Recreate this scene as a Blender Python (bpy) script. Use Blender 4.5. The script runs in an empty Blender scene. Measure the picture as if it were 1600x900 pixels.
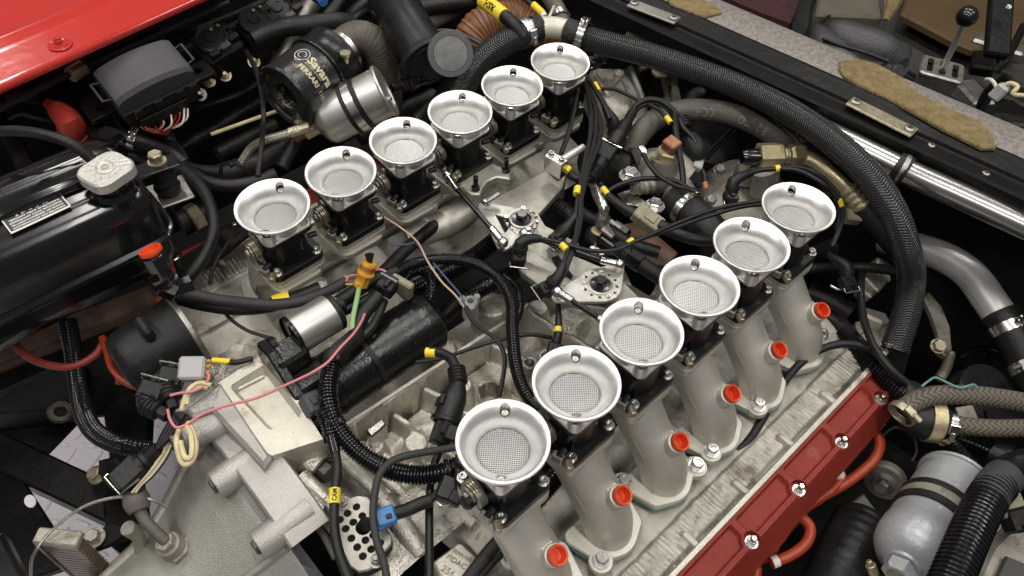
import bpy, bmesh, math, random
import numpy as np
from mathutils import Vector as V, Matrix, geometry, noise
random.seed(7)
C = bpy.context.scene
COL = C.collection
# ------------------------------------------------------------------ camera
CAM = V((-0.2395, -0.2302, 0.6014))
def _rot(rx, ry, rz):
    return (Matrix.Rotation(rz, 3, 'Z') @ Matrix.Rotation(ry, 3, 'Y') @ Matrix.Rotation(rx, 3, 'X'))
CR = _rot(0.7016, -0.0483, -0.7416)
FPX = 1180.6
cam = bpy.data.cameras.new('camera')
cam.sensor_width = 36.0
cam.lens = FPX / 1600 * 36.0
cam.clip_start = 0.02
cam.clip_end = 60
cam_o = bpy.data.objects.new('camera', cam)
COL.objects.link(cam_o)
cam_o.matrix_world = Matrix.Translation(CAM) @ CR.to_4x4()
C.camera = cam_o
# ------------------------------------------------------------------ world, workshop lamps, exposure
w = bpy.data.worlds.new('World'); C.world = w; w.use_nodes = True
bg = w.node_tree.nodes['Background']
bg.inputs[0].default_value = (0.93, 0.96, 1.0, 1); bg.inputs[1].default_value = 0.125
def lamp(x, y, z, sx, sy, power, col=(1, 0.96, 0.90)):
    l = bpy.data.lights.new('ceiling_strip_lamp', 'AREA'); l.shape = 'RECTANGLE'
    l.size = sx; l.size_y = sy; l.energy = power; l.color = col
    o = bpy.data.objects.new('ceiling_strip_lamp', l); COL.objects.link(o)
    o.location = (x, y, z)
for ix in range(3):
    for iy in range(3):
        lamp(-1.55 + ix * 1.75, -1.35 + iy * 1.75, 2.35, 0.20, 1.2, 20.5)
C.view_settings.view_transform = 'Standard'
C.view_settings.look = 'None'
C.view_settings.exposure = 0.0
C.view_settings.gamma = 1.0
C.render.engine = 'CYCLES'
C.cycles.use_denoising = True
C.cycles.max_bounces = 6
C.cycles.caustics_reflective = False
C.cycles.caustics_refractive = False
C.cycles.sample_clamp_indirect = 4.0
# ------------------------------------------------------------------ where things stand: heights are metres above the plane of the trumpet rims
def P(px, py, h):
    d = CR @ V(((px - 800) / FPX, -(py - 450) / FPX, -1.0))
    return CAM + d * ((h - CAM.z) / d.z)
def PP(*a):
    return [P(*q) for q in a]
def mpp(p):                                   # metres per photo pixel at a point
    return -(CR.transposed() @ (p - CAM)).z / FPX
# ------------------------------------------------------------------ mesh helpers
def fr(loc, z=(0, 0, 1), x=None):
    z = V(z).normalized()
    if x is None:
        x = V((1, 0, 0)) if abs(z.x) < 0.9 else V((0, 1, 0))
    x = V(x); x = (x - z * x.dot(z)).normalized(); y = z.cross(x)
    m = Matrix.Identity(4)
    for i in range(3):
        m[i][0] = x[i]; m[i][1] = y[i]; m[i][2] = z[i]; m[i][3] = loc[i]
    return m
def catmull(pts, step):
    pts = [V(p) for p in pts]
    if len(pts) == 2:
        n = max(2, int((pts[1] - pts[0]).length / step))
        return [pts[0].lerp(pts[1], i / n) for i in range(n + 1)]
    q = [pts[0] * 2 - pts[1]] + pts + [pts[-1] * 2 - pts[-2]]
    out = []
    for i in range(1, len(q) - 2):
        p0, p1, p2, p3 = q[i - 1:i + 3]
        t0 = 0; t1 = t0 + max(1e-6, (p1 - p0).length) ** .5; t2 = t1 + max(1e-6, (p2 - p1).length) ** .5; t3 = t2 + max(1e-6, (p3 - p2).length) ** .5
        n = max(1, int(math.ceil((p2 - p1).length / step)))
        for k in range(n):
            t = t1 + (t2 - t1) * k / n
            a1 = p0 * ((t1 - t) / (t1 - t0)) + p1 * ((t - t0) / (t1 - t0))
            a2 = p1 * ((t2 - t) / (t2 - t1)) + p2 * ((t - t1) / (t2 - t1))
            a3 = p2 * ((t3 - t) / (t3 - t2)) + p3 * ((t - t2) / (t3 - t2))
            b1 = a1 * ((t2 - t) / (t2 - t0)) + a2 * ((t - t0) / (t2 - t0))
            b2 = a2 * ((t3 - t) / (t3 - t1)) + a3 * ((t - t1) / (t3 - t1))
            out.append(b1 * ((t2 - t) / (t2 - t1)) + b2 * ((t - t1) / (t2 - t1)))
    out.append(pts[-1])
    return out
def arclen(pts):
    s = [0.0]
    for a, b in zip(pts, pts[1:]):
        s.append(s[-1] + (b - a).length)
    return s
def resample(pts, ss):
    s = arclen(pts); out = []; j = 0
    for t in ss:
        while j < len(s) - 2 and s[j + 1] < t:
            j += 1
        d = s[j + 1] - s[j]
        out.append(pts[j].lerp(pts[j + 1], (t - s[j]) / d if d > 0 else 0))
    return out
def inset(poly, c):
    n = len(poly); out = []
    area = sum(poly[i][0] * poly[(i + 1) % n][1] - poly[(i + 1) % n][0] * poly[i][1] for i in range(n))
    sg = 1 if area > 0 else -1
    for i in range(n):
        p = V(poly[i][:2] + (0,)) if isinstance(poly[i], tuple) else V((poly[i][0], poly[i][1], 0))
        a = V((poly[i - 1][0], poly[i - 1][1], 0)); b = V((poly[(i + 1) % n][0], poly[(i + 1) % n][1], 0))
        d1 = (p - a).normalized(); d2 = (b - p).normalized()
        n1 = V((-d1.y, d1.x, 0)) * sg; n2 = V((-d2.y, d2.x, 0)) * sg
        m = n1 + n2
        if m.length < 1e-6: m = n1
        m.normalize(); k = c / max(0.5, m.dot(n1))
        out.append((p.x + m.x * k, p.y + m.y * k))
    return out
def rrect(w, h, r, n=4):
    out = []
    for cx, cy, a0 in ((w / 2 - r, h / 2 - r, 0), (-w / 2 + r, h / 2 - r, 90), (-w / 2 + r, -h / 2 + r, 180), (w / 2 - r, -h / 2 + r, 270)):
        for k in range(n + 1):
            a = math.radians(a0 + 90 * k / n)
            out.append((cx + r * math.cos(a), cy + r * math.sin(a)))
    return out
def circ(r, n=16, cx=0, cy=0):
    return [(cx + r * math.cos(2 * math.pi * k / n), cy + r * math.sin(2 * math.pi * k / n)) for k in range(n)]
def hull_round(cs, n=10):
    """outline of the convex hull of discs (x, y, r)"""
    pts = [(x + r * math.cos(2 * math.pi * k / n / 2), y + r * math.sin(2 * math.pi * k / n / 2)) for x, y, r in cs for k in range(2 * n)]
    ids = geometry.convex_hull_2d([V(p) for p in pts])
    return [pts[i] for i in ids]
class MB:
    def __init__(s):
        s.v = []; s.f = []; s.uv = []; s.mi = []; s.cur = 0; s.has_uv = False
    def add(s, vs, fs, M=None, uvs=None):
        o = len(s.v)
        for p in vs:
            p = V(p); s.v.append(M @ p if M is not None else p)
        for i, f in enumerate(fs):
            s.f.append([o + k for k in f]); s.mi.append(s.cur)
            if uvs is not None:
                s.uv.append(uvs[i]); s.has_uv = True
            else:
                s.uv.append(None)
        return s
    def box(s, sx, sy, sz, M=None, c=0.0012):
        c = min(c, sx * .3, sy * .3, sz * .3)
        vs = []; idx = {}
        for X in (-1, 1):
            for Y in (-1, 1):
                for Z in (-1, 1):
                    for ax in range(3):
                        p = [X * sx / 2, Y * sy / 2, Z * sz / 2]
                        for k in range(3):
                            if k != ax: p[k] -= (X, Y, Z)[k] * c
                        idx[(X, Y, Z, ax)] = len(vs); vs.append(p)
        fs = []
        for ax in range(3):
            for sg in (-1, 1):
                a, b = [k for k in range(3) if k != ax]
                loop = []
                for u, w_ in ((-1, -1), (1, -1), (1, 1), (-1, 1)):
                    k = [0, 0, 0]; k[ax] = sg; k[a] = u; k[b] = w_
                    loop.append(idx[(k[0], k[1], k[2], ax)])
                if (sg > 0) == (ax == 1): loop.reverse()
                fs.append(loop)
        for ax in range(3):                       # edges along ax
            a, b = [k for k in range(3) if k != ax]
            for u in (-1, 1):
                for w_ in (-1, 1):
                    k0 = [0, 0, 0]; k0[a] = u; k0[b] = w_
                    q = []
                    for t in (-1, 1):
                        k0[ax] = t; q.append((idx[(*k0, a)], idx[(*k0, b)]))
                    fs.append([q[0][0], q[1][0], q[1][1], q[0][1]] if (u * w_ > 0) == (ax != 1) else [q[0][1], q[1][1], q[1][0], q[0][0]])
        for X in (-1, 1):
            for Y in (-1, 1):
                for Z in (-1, 1):
                    t = [idx[(X, Y, Z, a)] for a in range(3)]
                    fs.append(t if X * Y * Z > 0 else t[::-1])
        return s.add(vs, fs, M)
    def lathe(s, prof, n=24, M=None, a0=0.0, a1=2 * math.pi, uvs=False):
        full = abs(a1 - a0 - 2 * math.pi) < 1e-6
        m = n if full else n + 1
        vs = []; rows = []
        for r, z in prof:
            if r < 1e-7:
                rows.append([len(vs)] * (n + 1)); vs.append((0, 0, z))
            else:
                row = [len(vs) + k for k in range(m)]
                if full: row.append(row[0])
                rows.append(row)
                for k in range(m):
                    a = a0 + (a1 - a0) * k / n
                    vs.append((r * math.cos(a), r * math.sin(a), z))
        fs = []; uu = []
        L = [0]
        for (ra, za), (rb, zb) in zip(prof, prof[1:]): L.append(L[-1] + math.hypot(rb - ra, zb - za))
        for i in range(len(prof) - 1):
            for k in range(n):
                q = [rows[i][k], rows[i][k + 1], rows[i + 1][k + 1], rows[i + 1][k]]
                u = [(k / n, L[i]), ((k + 1) / n, L[i]), ((k + 1) / n, L[i + 1]), (k / n, L[i + 1])]
                qq = []; uq = []
                for a, b in zip(q, u):
                    if a not in qq: qq.append(a); uq.append(b)
                if len(qq) >= 3: fs.append(qq); uu.append(uq)
        return s.add(vs, fs, M, uu if uvs else None)
    def cyl(s, r, h, n=20, M=None, c=0.0008, z0=0.0, r2=None):
        r2 = r if r2 is None else r2
        c = min(c, r * .4, r2 * .4, abs(h) * .3)
        return s.lathe([(0, z0), (r - c, z0), (r, z0 + c), (r2, z0 + h - c), (r2 - c, z0 + h), (0, z0 + h)], n, M)
    def prism(s, poly, z0, z1, M=None, c=0.0, holes=(), cb=0.0):
        poly = [(p[0], p[1]) for p in poly]; n = len(poly)
        if sum(poly[i][0] * poly[(i + 1) % n][1] - poly[(i + 1) % n][0] * poly[i][1] for i in range(n)) < 0:
            poly = poly[::-1]
        rings = []
        if cb: rings.append((inset(poly, cb), z0)); rings.append((poly, z0 + cb))
        else: rings.append((poly, z0))
        if c: rings.append((poly, z1 - c)); rings.append((inset(poly, c), z1))
        else: rings.append((poly, z1))
        vs = [(x, y, z) for r, z in rings for x, y in r]; fs = []
        for i in range(len(rings) - 1):
            for k in range(n):
                k2 = (k + 1) % n
                fs.append([i * n + k, i * n + k2, (i + 1) * n + k2, (i + 1) * n + k])
        top = len(vs) - n
        if not holes:
            fs.append(list(range(top, top + n))); fs.append(list(range(n - 1, -1, -1)))
        else:
            hs = []
            for hpoly in holes:
                m = len(hpoly)
                if sum(hpoly[i][0] * hpoly[(i + 1) % m][1] - hpoly[(i + 1) % m][0] * hpoly[i][1] for i in range(m)) < 0:
                    hpoly = hpoly[::-1]
                hs.append(hpoly)
            for ring, z, base, flip in ((rings[-1][0], z1, top, False), (rings[0][0], z0, 0, True)):
                loops = [[V((x, y, 0)) for x, y in ring]] + [[V((x, y, 0)) for x, y in hp[::-1]] for hp in hs]
                tris = geometry.tessellate_polygon(loops)
                flat = [p for l in loops for p in l]
                remap = {}
                for i in range(len(flat)):
                    if i < n: remap[i] = base + i
                    else:
                        remap[i] = len(vs); vs.append((flat[i].x, flat[i].y, z))
                for t in tris:
                    a, b, c_ = [flat[k] for k in t]
                    up = (b - a).cross(c_ - a).z > 0
                    t = [remap[k] for k in t]
                    fs.append(t if up != flip else t[::-1])
            for hp in hs:
                m = len(hp); o = len(vs)
                vs += [(x, y, z0) for x, y in hp] + [(x, y, z1) for x, y in hp]
                for k in range(m):
                    k2 = (k + 1) % m
                    fs.append([o + k2, o + k, o + m + k, o + m + k2])
        return s.add(vs, fs, M)
    def tube(s, pts, r, n=10, caps=True, uv=False, step=None, corr=None, amp=0.12, raw=False, rf=None):
        """swept tube; corr = rib pitch in metres for convoluted loom; rf(t) scales the radius along the length"""
        step = step or max(r * 0.9, 0.0015)
        line = [V(p) for p in pts] if raw else catmull(pts, min(step, 0.01))
        L = arclen(line)[-1]
        rs = None
        if corr:
            nr = max(2, int(L / corr)); ss = []; rs = []
            for k in range(nr):
                for q, a in ((0.0, -amp), (0.16, -amp), (0.38, amp * .9), (0.62, amp), (0.84, amp * .9 if False else -amp * .2)):
                    ss.append((k + q) * L / nr); rs.append(r * (1 + a))
            ss.append(L); rs.append(r * (1 - amp))
            line = resample(line, ss)
        else:
            rs = [r] * len(line)
        S = arclen(line)
        if rf: rs = [a * rf(t / max(L, 1e-9)) for a, t in zip(rs, S)]
        tan = []
        for i in range(len(line)):
            a = line[max(0, i - 1)]; b = line[min(len(line) - 1, i + 1)]
            t = (b - a); tan.append(t.normalized() if t.length > 1e-9 else (tan[-1] if tan else V((1, 0, 0))))
        up = V((0, 0, 1)) if abs(tan[0].z) < .9 else V((1, 0, 0))
        nx = (up - tan[0] * up.dot(tan[0])).normalized()
        vs = []; fs = []; uu = []
        for i, (p, t) in enumerate(zip(line, tan)):
            nx = (nx - t * nx.dot(t)).normalized(); ny = t.cross(nx)
            for k in range(n):
                a = 2 * math.pi * k / n
                vs.append(p + (nx * math.cos(a) + ny * math.sin(a)) * rs[i])
        for i in range(len(line) - 1):
            for k in range(n):
                k2 = (k + 1) % n
                fs.append([i * n + k, i * n + k2, (i + 1) * n + k2, (i + 1) * n + k])
                uu.append([(k / n, S[i]), ((k + 1) / n, S[i]), ((k + 1) / n, S[i + 1]), (k / n, S[i + 1])])
        if caps:
            fs.append(list(range(n - 1, -1, -1))); uu.append([(0, 0)] * n)
            o = (len(line) - 1) * n
            fs.append(list(range(o, o + n))); uu.append([(0, 0)] * n)
        return s.add(vs, fs, None, uu if uv else None)
    def hexbolt(s, r, h, M, washer=1.45, stud=False):
        if washer: s.lathe([(0, 0), (r * washer, 0), (r * washer, h * .18), (0, h * .18)], 18, M)
        b = h * .18 if washer else 0
        s.prism([(r * 1.08 * math.cos(math.pi / 3 * k), r * 1.08 * math.sin(math.pi / 3 * k)) for k in range(6)], b, b + h, M, c=r * .14)
        if stud: s.cyl(r * .55, h * .7, 10, M, z0=b + h * .98)
        return s
    def capscrew(s, r, h, M):
        return s.lathe([(r, 0), (r, h * .82), (r * .86, h), (r * .55, h), (r * .5, h * .35), (0, h * .35)], 12, M)
    def build(s, name, mat, parent=None, label=None, cat=None, group=None, kind=None, sharp=35, loc=None, smooth=True):
        me = bpy.data.meshes.new(name)
        if parent is not None:
            base = V((0, 0, 0)); q = parent
            while q is not None: base += q.location; q = q.parent
            o_loc = V((0, 0, 0))
        elif loc is not None:
            base = V(loc); o_loc = base
        else:
            a = V((min(p.x for p in s.v), min(p.y for p in s.v), min(p.z for p in s.v)))
            b = V((max(p.x for p in s.v), max(p.y for p in s.v), max(p.z for p in s.v)))
            base = V(((a.x + b.x) / 2, (a.y + b.y) / 2, a.z)); o_loc = base
        me.from_pydata([tuple(p - base) for p in s.v], [], s.f)
        if s.has_uv:
            ul = me.uv_layers.new(name='UVMap'); k = 0
            for f, u in zip(s.f, s.uv):
                for j in range(len(f)):
                    if u is not None: ul.data[k].uv = u[j]
                    k += 1
        for m in (mat if isinstance(mat, (list, tuple)) else [mat]): me.materials.append(m)
        if any(s.mi): me.polygons.foreach_set('material_index', s.mi)
        if smooth:
            me.polygons.foreach_set('use_smooth', [True] * len(me.polygons))
            me.set_sharp_from_angle(angle=math.radians(sharp))
        me.update()
        o = bpy.data.objects.new(name, me); COL.objects.link(o)
        o.location = o_loc
        if parent is not None: o.parent = parent
        tag(o, label, cat, group, kind)
        return o
def tag(o, label=None, cat=None, group=None, kind=None):
    for k, v in (('label', label), ('category', cat), ('group', group), ('kind', kind)):
        if v: o[k] = v
    return o
def thing(name, loc, label, cat, group=None):
    o = bpy.data.objects.new(name, None); COL.objects.link(o); o.location = V(loc); o.empty_display_size = .02
    return tag(o, label, cat, group)
def copy_tree(o, parent=None):
    c = o.copy(); COL.objects.link(c); c.parent = parent
    for ch in list(o.children): copy_tree(ch, c)
    return c
def text_mesh(txt, size, depth=0.0003, align='CENTER', space=1.0, bold=0.0):
    cu = bpy.data.curves.new('lettering', 'FONT'); cu.body = txt; cu.size = size; cu.extrude = depth
    cu.align_x = align; cu.align_y = 'CENTER'; cu.space_character = space; cu.resolution_u = 2; cu.offset = bold
    o = bpy.data.objects.new('lettering', cu); COL.objects.link(o)
    dg = bpy.context.evaluated_depsgraph_get()
    me = bpy.data.meshes.new_from_object(o.evaluated_get(dg))
    vs = [v.co.copy() for v in me.vertices]; fs = [list(p.vertices) for p in me.polygons]
    bpy.data.objects.remove(o); bpy.data.curves.remove(cu); bpy.data.meshes.remove(me)
    return vs, fs
def heightfield(name, x0, x1, nx, y0, y1, ny, fn, mat, parent=None, mask=None, sharp=50, **kw):
    X, Y = np.meshgrid(np.linspace(x0, x1, nx), np.linspace(y0, y1, ny), indexing='ij')
    Z = fn(X, Y)
    ok = np.ones_like(X, bool) if mask is None else mask(X, Y)
    me = bpy.data.meshes.new(name)
    base = V((0, 0, 0)); q = parent
    while q is not None: base += q.location; q = q.parent
    vs = np.stack([X.ravel() - base.x, Y.ravel() - base.y, Z.ravel() - base.z], 1)
    I = np.arange(nx * ny).reshape(nx, ny)
    a = I[:-1, :-1].ravel(); b = I[1:, :-1].ravel(); c = I[1:, 1:].ravel(); d = I[:-1, 1:].ravel()
    keep = (ok[:-1, :-1] & ok[1:, :-1] & ok[1:, 1:] & ok[:-1, 1:]).ravel()
    F = np.stack([a, b, c, d], 1)[keep]
    me.from_pydata(vs.tolist(), [], F.tolist())
    me.materials.append(mat)
    me.polygons.foreach_set('use_smooth', [True] * len(me.polygons))
    me.set_sharp_from_angle(angle=math.radians(sharp))
    o = bpy.data.objects.new(name, me); COL.objects.link(o)
    if parent is not None: o.parent = parent
    tag(o, kw.get('label'), kw.get('cat'), kw.get('group'), kw.get('kind'))
    return o
def sm(d, w):                                  # smooth 1 inside (d < 0), 0 outside beyond w
    t = np.clip(1 - d / w, 0, 1); return t * t * (3 - 2 * t)
def seg_d(X, Y, a, b):
    ax, ay = a[0], a[1]; bx, by = b[0], b[1]; dx, dy = bx - ax, by - ay
    t = np.clip(((X - ax) * dx + (Y - ay) * dy) / (dx * dx + dy * dy + 1e-12), 0, 1)
    return np.hypot(X - ax - t * dx, Y - ay - t * dy)
_rng = np.random.RandomState(3)
def vnoise(X, Y, sc, seed=0):
    r = np.random.RandomState(seed); g = r.rand(64, 64)
    x = X * sc; y = Y * sc
    i = np.floor(x).astype(int); j = np.floor(y).astype(int); fx = x - i; fy = y - j
    fx = fx * fx * (3 - 2 * fx); fy = fy * fy * (3 - 2 * fy)
    G = lambda a, b: g[a % 64, b % 64]
    return (G(i, j) * (1 - fx) * (1 - fy) + G(i + 1, j) * fx * (1 - fy) + G(i, j + 1) * (1 - fx) * fy + G(i + 1, j + 1) * fx * fy) - .5
# ------------------------------------------------------------------ materials (all procedural)
def mat(name, col, rough=.5, metal=0.0, bump=None, var=None, dirt=None, coat=0.0, rvar=0.0, spec=None, alpha=None, trans=None, speck=None):
    """bump=(scale, distance); var=(scale, amount); dirt=(colour, scale, threshold); speck=(colour, scale, threshold)"""
    m = bpy.data.materials.new(name); m.use_nodes = True
    nt = m.node_tree; N = nt.nodes; Lk = nt.links; b = N['Principled BSDF']
    b.inputs['Base Color'].default_value = (*col, 1); b.inputs['Roughness'].default_value = rough; b.inputs['Metallic'].default_value = metal
    if coat: b.inputs['Coat Weight'].default_value = coat; b.inputs['Coat Roughness'].default_value = .05
    if spec is not None: b.inputs['Specular IOR Level'].default_value = spec
    if trans: b.inputs['Transmission Weight'].default_value = trans
    if alpha: b.inputs['Alpha'].default_value = alpha
    geo = N.new('ShaderNodeNewGeometry')
    def nz(scale, detail=4, rough_=.6):
        n = N.new('ShaderNodeTexNoise'); n.inputs['Scale'].default_value = scale; n.inputs['Detail'].default_value = detail
        n.inputs['Roughness'].default_value = rough_
        Lk.new(geo.outputs['Position'], n.inputs['Vector']); return n.outputs['Fac']
    def rng(sock, a, c, lo=0.0, hi=1.0):
        r = N.new('ShaderNodeMapRange'); r.inputs[1].default_value = a; r.inputs[2].default_value = c
        r.inputs[3].default_value = lo; r.inputs[4].default_value = hi; Lk.new(sock, r.inputs[0]); return r.outputs[0]
    def mix(f, a, c):
        x = N.new('ShaderNodeMix'); x.data_type = 'RGBA'
        Lk.new(f, x.inputs[0])
        for s_, v in ((x.inputs[6], a), (x.inputs[7], c)):
            if isinstance(v, tuple): s_.default_value = (*v, 1)
            else: Lk.new(v, s_)
        return x.outputs[2]
    cur = None
    if var:
        f = rng(nz(var[0]), .3, .7); k = var[1]
        cur = mix(f, tuple(c * (1 - k) for c in col), tuple(min(1, c * (1 + k)) for c in col))
    if dirt:
        f = rng(nz(dirt[1], 6, .7), dirt[2], dirt[2] + .12)
        cur = mix(f, cur if cur is not None else col, dirt[0])
    if speck:
        f = rng(nz(speck[1], 2, .5), speck[2], speck[2] + .04)
        cur = mix(f, cur if cur is not None else col, speck[0])
    if cur is not None: Lk.new(cur, b.inputs['Base Color'])
    if rvar:
        Lk.new(rng(nz(23, 5), .3, .7, max(0.02, rough - rvar), min(1, rough + rvar)), b.inputs['Roughness'])
    if bump:
        bp = N.new('ShaderNodeBump'); bp.inputs['Distance'].default_value = bump[1]; bp.inputs['Strength'].default_value = 1
        Lk.new(nz(bump[0], 3, .55), bp.inputs['Height']); Lk.new(bp.outputs[0], b.inputs['Normal'])
    return m
def braid(name, c0, c1, nu, nv, rough=.4, dist=.0008, metal=0.0, fuzz=0.0):
    """two-over woven sleeve on tube UVs: u round the hose, v metres along it"""
    m = bpy.data.materials.new(name); m.use_nodes = True
    nt = m.node_tree; N = nt.nodes; Lk = nt.links; b = N['Principled BSDF']
    b.inputs['Roughness'].default_value = rough; b.inputs['Metallic'].default_value = metal
    uv = N.new('ShaderNodeUVMap'); sp = N.new('ShaderNodeSeparateXYZ'); Lk.new(uv.outputs[0], sp.inputs[0])
    def M(op, a, c=None, d=None):
        n = N.new('ShaderNodeMath'); n.operation = op
        for i, v in enumerate((a, c, d)):
            if v is None: continue
            if isinstance(v, (int, float)): n.inputs[i].default_value = v
            else: Lk.new(v, n.inputs[i])
        return n.outputs[0]
    U = M('MULTIPLY', sp.outputs[0], nu); Vv = M('MULTIPLY', sp.outputs[1], nv)
    a = M('ADD', U, Vv); c = M('SUBTRACT', U, Vv)
    fa = M('FRACT', a); fc = M('FRACT', c)
    ha = M('SINE', M('MULTIPLY', fa, math.pi)); hc = M('SINE', M('MULTIPLY', fc, math.pi))
    ck = M('GREATER_THAN', M('FRACT', M('MULTIPLY', U, .5)), .5)
    hh = M('ADD', M('MULTIPLY', ha, ck), M('MULTIPLY', hc, M('SUBTRACT', 1, ck)))
    hh = M('POWER', hh, .7)
    x = N.new('ShaderNodeMix'); x.data_type = 'RGBA'; Lk.new(hh, x.inputs[0])
    x.inputs[6].default_value = (*c0, 1); x.inputs[7].default_value = (*c1, 1); Lk.new(x.outputs[2], b.inputs['Base Color'])
    bp = N.new('ShaderNodeBump'); bp.inputs['Distance'].default_value = dist
    Lk.new(hh, bp.inputs['Height']); Lk.new(bp.outputs[0], b.inputs['Normal'])
    return m
ALU = (.62, .605, .57)
m_cast = mat('cast_aluminium', (.60, .57, .50), .38, .75, bump=(420, .0014), var=(28, .20), dirt=((.24, .21, .165), 19, .55), rvar=.12, speck=((.16, .14, .11), 230, .69))
m_cast_dirty = mat('weathered_cast_aluminium', (.36, .34, .29), .5, .6, bump=(500, .001), var=(22, .25), dirt=((.16, .14, .11), 14, .50), rvar=.1)
m_bell = mat('grey_sandcast_housing', (.42, .405, .36), .40, .65, bump=(900, .0011), var=(14, .14), dirt=((.26, .25, .22), 9, .57), speck=((.6, .6, .56), 420, .70))
m_flange = mat('silver_paint_casting', (.43, .415, .39), .42, .6, bump=(620, .0009), var=(20, .08), dirt=((.33, .31, .28), 26, .64), rvar=.08)
m_runner = mat('bead_blasted_aluminium', (.62, .595, .53), .41, .65, bump=(1200, .0004), var=(18, .10), rvar=.06)
m_pan = mat('pale_stained_casting', (.60, .57, .49), .42, .55, bump=(500, .0007), var=(20, .1), dirt=((.42, .36, .25), 24, .58), speck=((.22, .19, .15), 300, .72))
m_trumpet = mat('satin_turned_aluminium', (.88, .87, .845), .36, .88, bump=(900, .00015), var=(45, .08), rvar=.07)
_b = m_trumpet.node_tree.nodes['Principled BSDF']; _b.inputs['Anisotropic'].default_value = .6
_t = m_trumpet.node_tree.nodes.new('ShaderNodeTangent'); _t.direction_type = 'RADIAL'; _t.axis = 'Z'; m_trumpet.node_tree.links.new(_t.outputs[0], _b.inputs['Tangent'])
m_tflange = mat('satin_flange_aluminium', (.74, .73, .70), .40, .7, bump=(600, .0003), var=(60, .06))
m_head = mat('stained_head_casting', (.46, .435, .38), .45, .5, bump=(600, .0008), var=(30, .22), dirt=((.20, .175, .13), 24, .54), rvar=.1)
m_crank = mat('bell_crank_plate', (.50, .485, .45), .34, .75, bump=(600, .0003), var=(40, .15), dirt=((.32, .29, .24), 22, .60))
m_olive = mat('olive_grey_panel', (.10, .092, .065), .7, bump=(60, .002), var=(6, .25))
m_mach = mat('machined_aluminium', (.80, .79, .77), .22, 1.0, bump=(900, .0001), var=(30, .05))
m_plate = mat('brushed_plate', (.36, .345, .305), .38, .65, bump=(600, .0003), var=(40, .15), dirt=((.30, .28, .24), 20, .58), rvar=.1)
m_steel = mat('bright_steel', (.72, .71, .68), .25, 1.0, var=(120, .15))
m_bolt = mat('browned_bolt_steel', (.13, .115, .10), .42, .7, bump=(500, .0005), var=(90, .3))
m_steel_d = mat('dull_steel', (.36, .34, .31), .4, .9, bump=(600, .0004), var=(80, .3))
m_zinc = mat('yellow_zinc', (.46, .41, .29), .36, .75, var=(70, .3), dirt=((.32, .24, .12), 60, .58))
m_brass = mat('gold_passivated_fitting', (.50, .43, .26), .38, .7, bump=(400, .0004), var=(50, .25))
m_chrome = mat('polished_tube', (.45, .445, .435), .27, .95, var=(12, .08))
m_alutube = mat('satin_aluminium_tube', (.68, .67, .66), .38, .45, bump=(800, .0002), var=(20, .08))
m_black = mat('satin_black_anodised', (.007, .007, .0075), .34, 0.0, bump=(900, .00015), spec=.35)
m_plastic = mat('black_plastic', (.010, .010, .010), .40, 0.0, bump=(500, .0003), var=(40, .3), rvar=.1, spec=.35)
m_gplastic = mat('dark_grey_plastic', (.045, .044, .047), .5, 0.0, bump=(700, .0003))
m_loom = mat('black_convoluted_loom', (.007, .007, .0075), .22, 0.0, rvar=.06, spec=.5)
m_rubber = mat('black_rubber', (.012, .012, .0118), .46, 0.0, bump=(300, .0005), var=(30, .4), rvar=.14, spec=.35, dirt=((.035, .032, .028), 22, .64))
m_wire = mat('black_wire_sleeve', (.011, .011, .0115), .42, 0.0, bump=(700, .0003), var=(60, .25), spec=.35)
m_greyhose = mat('dusty_rubber_hose', (.095, .086, .074), .62, 0.0, bump=(400, .0007), var=(40, .25), dirt=((.16, .145, .12), 30, .6))
m_brownhose = mat('ribbed_brown_grey_hose', (.10, .088, .068), .55, 0.0, bump=(300, .0006), var=(30, .3))
m_copperhose = mat('orange_brown_ducting', (.20, .082, .036), .45, 0.0, var=(30, .35), bump=(300, .0006), dirt=((.12, .055, .03), 25, .55))
m_gloss = mat('gloss_black_paint', (.006, .006, .0065), .20, 0.0, coat=.25, rvar=.04)
m_starter = mat('worn_black_enamel', (.007, .007, .0065), .23, 0.0, bump=(300, .0003), rvar=.10, spec=.4, speck=((.28, .26, .23), 420, .745))
m_can = mat('scuffed_black_can', (.014, .014, .014), .30, 0.0, bump=(200, .0004), dirt=((.42, .40, .34), 36, .585), rvar=.1)
m_red = mat('red_car_paint', (.50, .030, .022), .16, 0.0, coat=1.0, bump=(30, .0004))
m_camred = mat('crackle_red_paint', (.26, .027, .017), .5, 0.0, bump=(1100, .0009), var=(25, .14), dirt=((.33, .10, .075), 16, .62), speck=((.45, .2, .16), 600, .74))
m_redcap = mat('red_plastic', (.72, .068, .014), .36, 0.0, spec=.5)
m_redboot = mat('red_rubber_boot', (.52, .055, .035), .45, 0.0, bump=(150, .0006), var=(30, .12))
m_redlead = mat('orange_red_lead', (.36, .045, .014), .40, 0.0, var=(30, .18), bump=(200, .0005))
m_redhose = mat('dark_red_hose', (.24, .035, .022), .5, 0.0, var=(30, .2))
m_teal = mat('green_gasket', (.12, .27, .24), .5, 0.0, var=(60, .2))
m_yellow = mat('yellow_marker', (.82, .62, .04), .45, 0.0, var=(80, .1))
m_orange = mat('amber_connector', (.66, .33, .04), .45, 0.0, var=(60, .15))
m_blue = mat('blue_connector', (.045, .17, .42), .42, 0.0, var=(60, .12))
m_bluew = mat('blue_wire', (.035, .07, .15), .45)
m_pink = mat('pink_wire', (.62, .21, .23), .45)
m_tan = mat('tan_wire', (.52, .36, .25), .45)
m_green = mat('pale_green_wire', (.27, .46, .19), .45)
m_cream = mat('cream_cable', (.62, .53, .31), .5, var=(60, .2), dirt=((.22, .18, .12), 50, .62))
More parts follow.
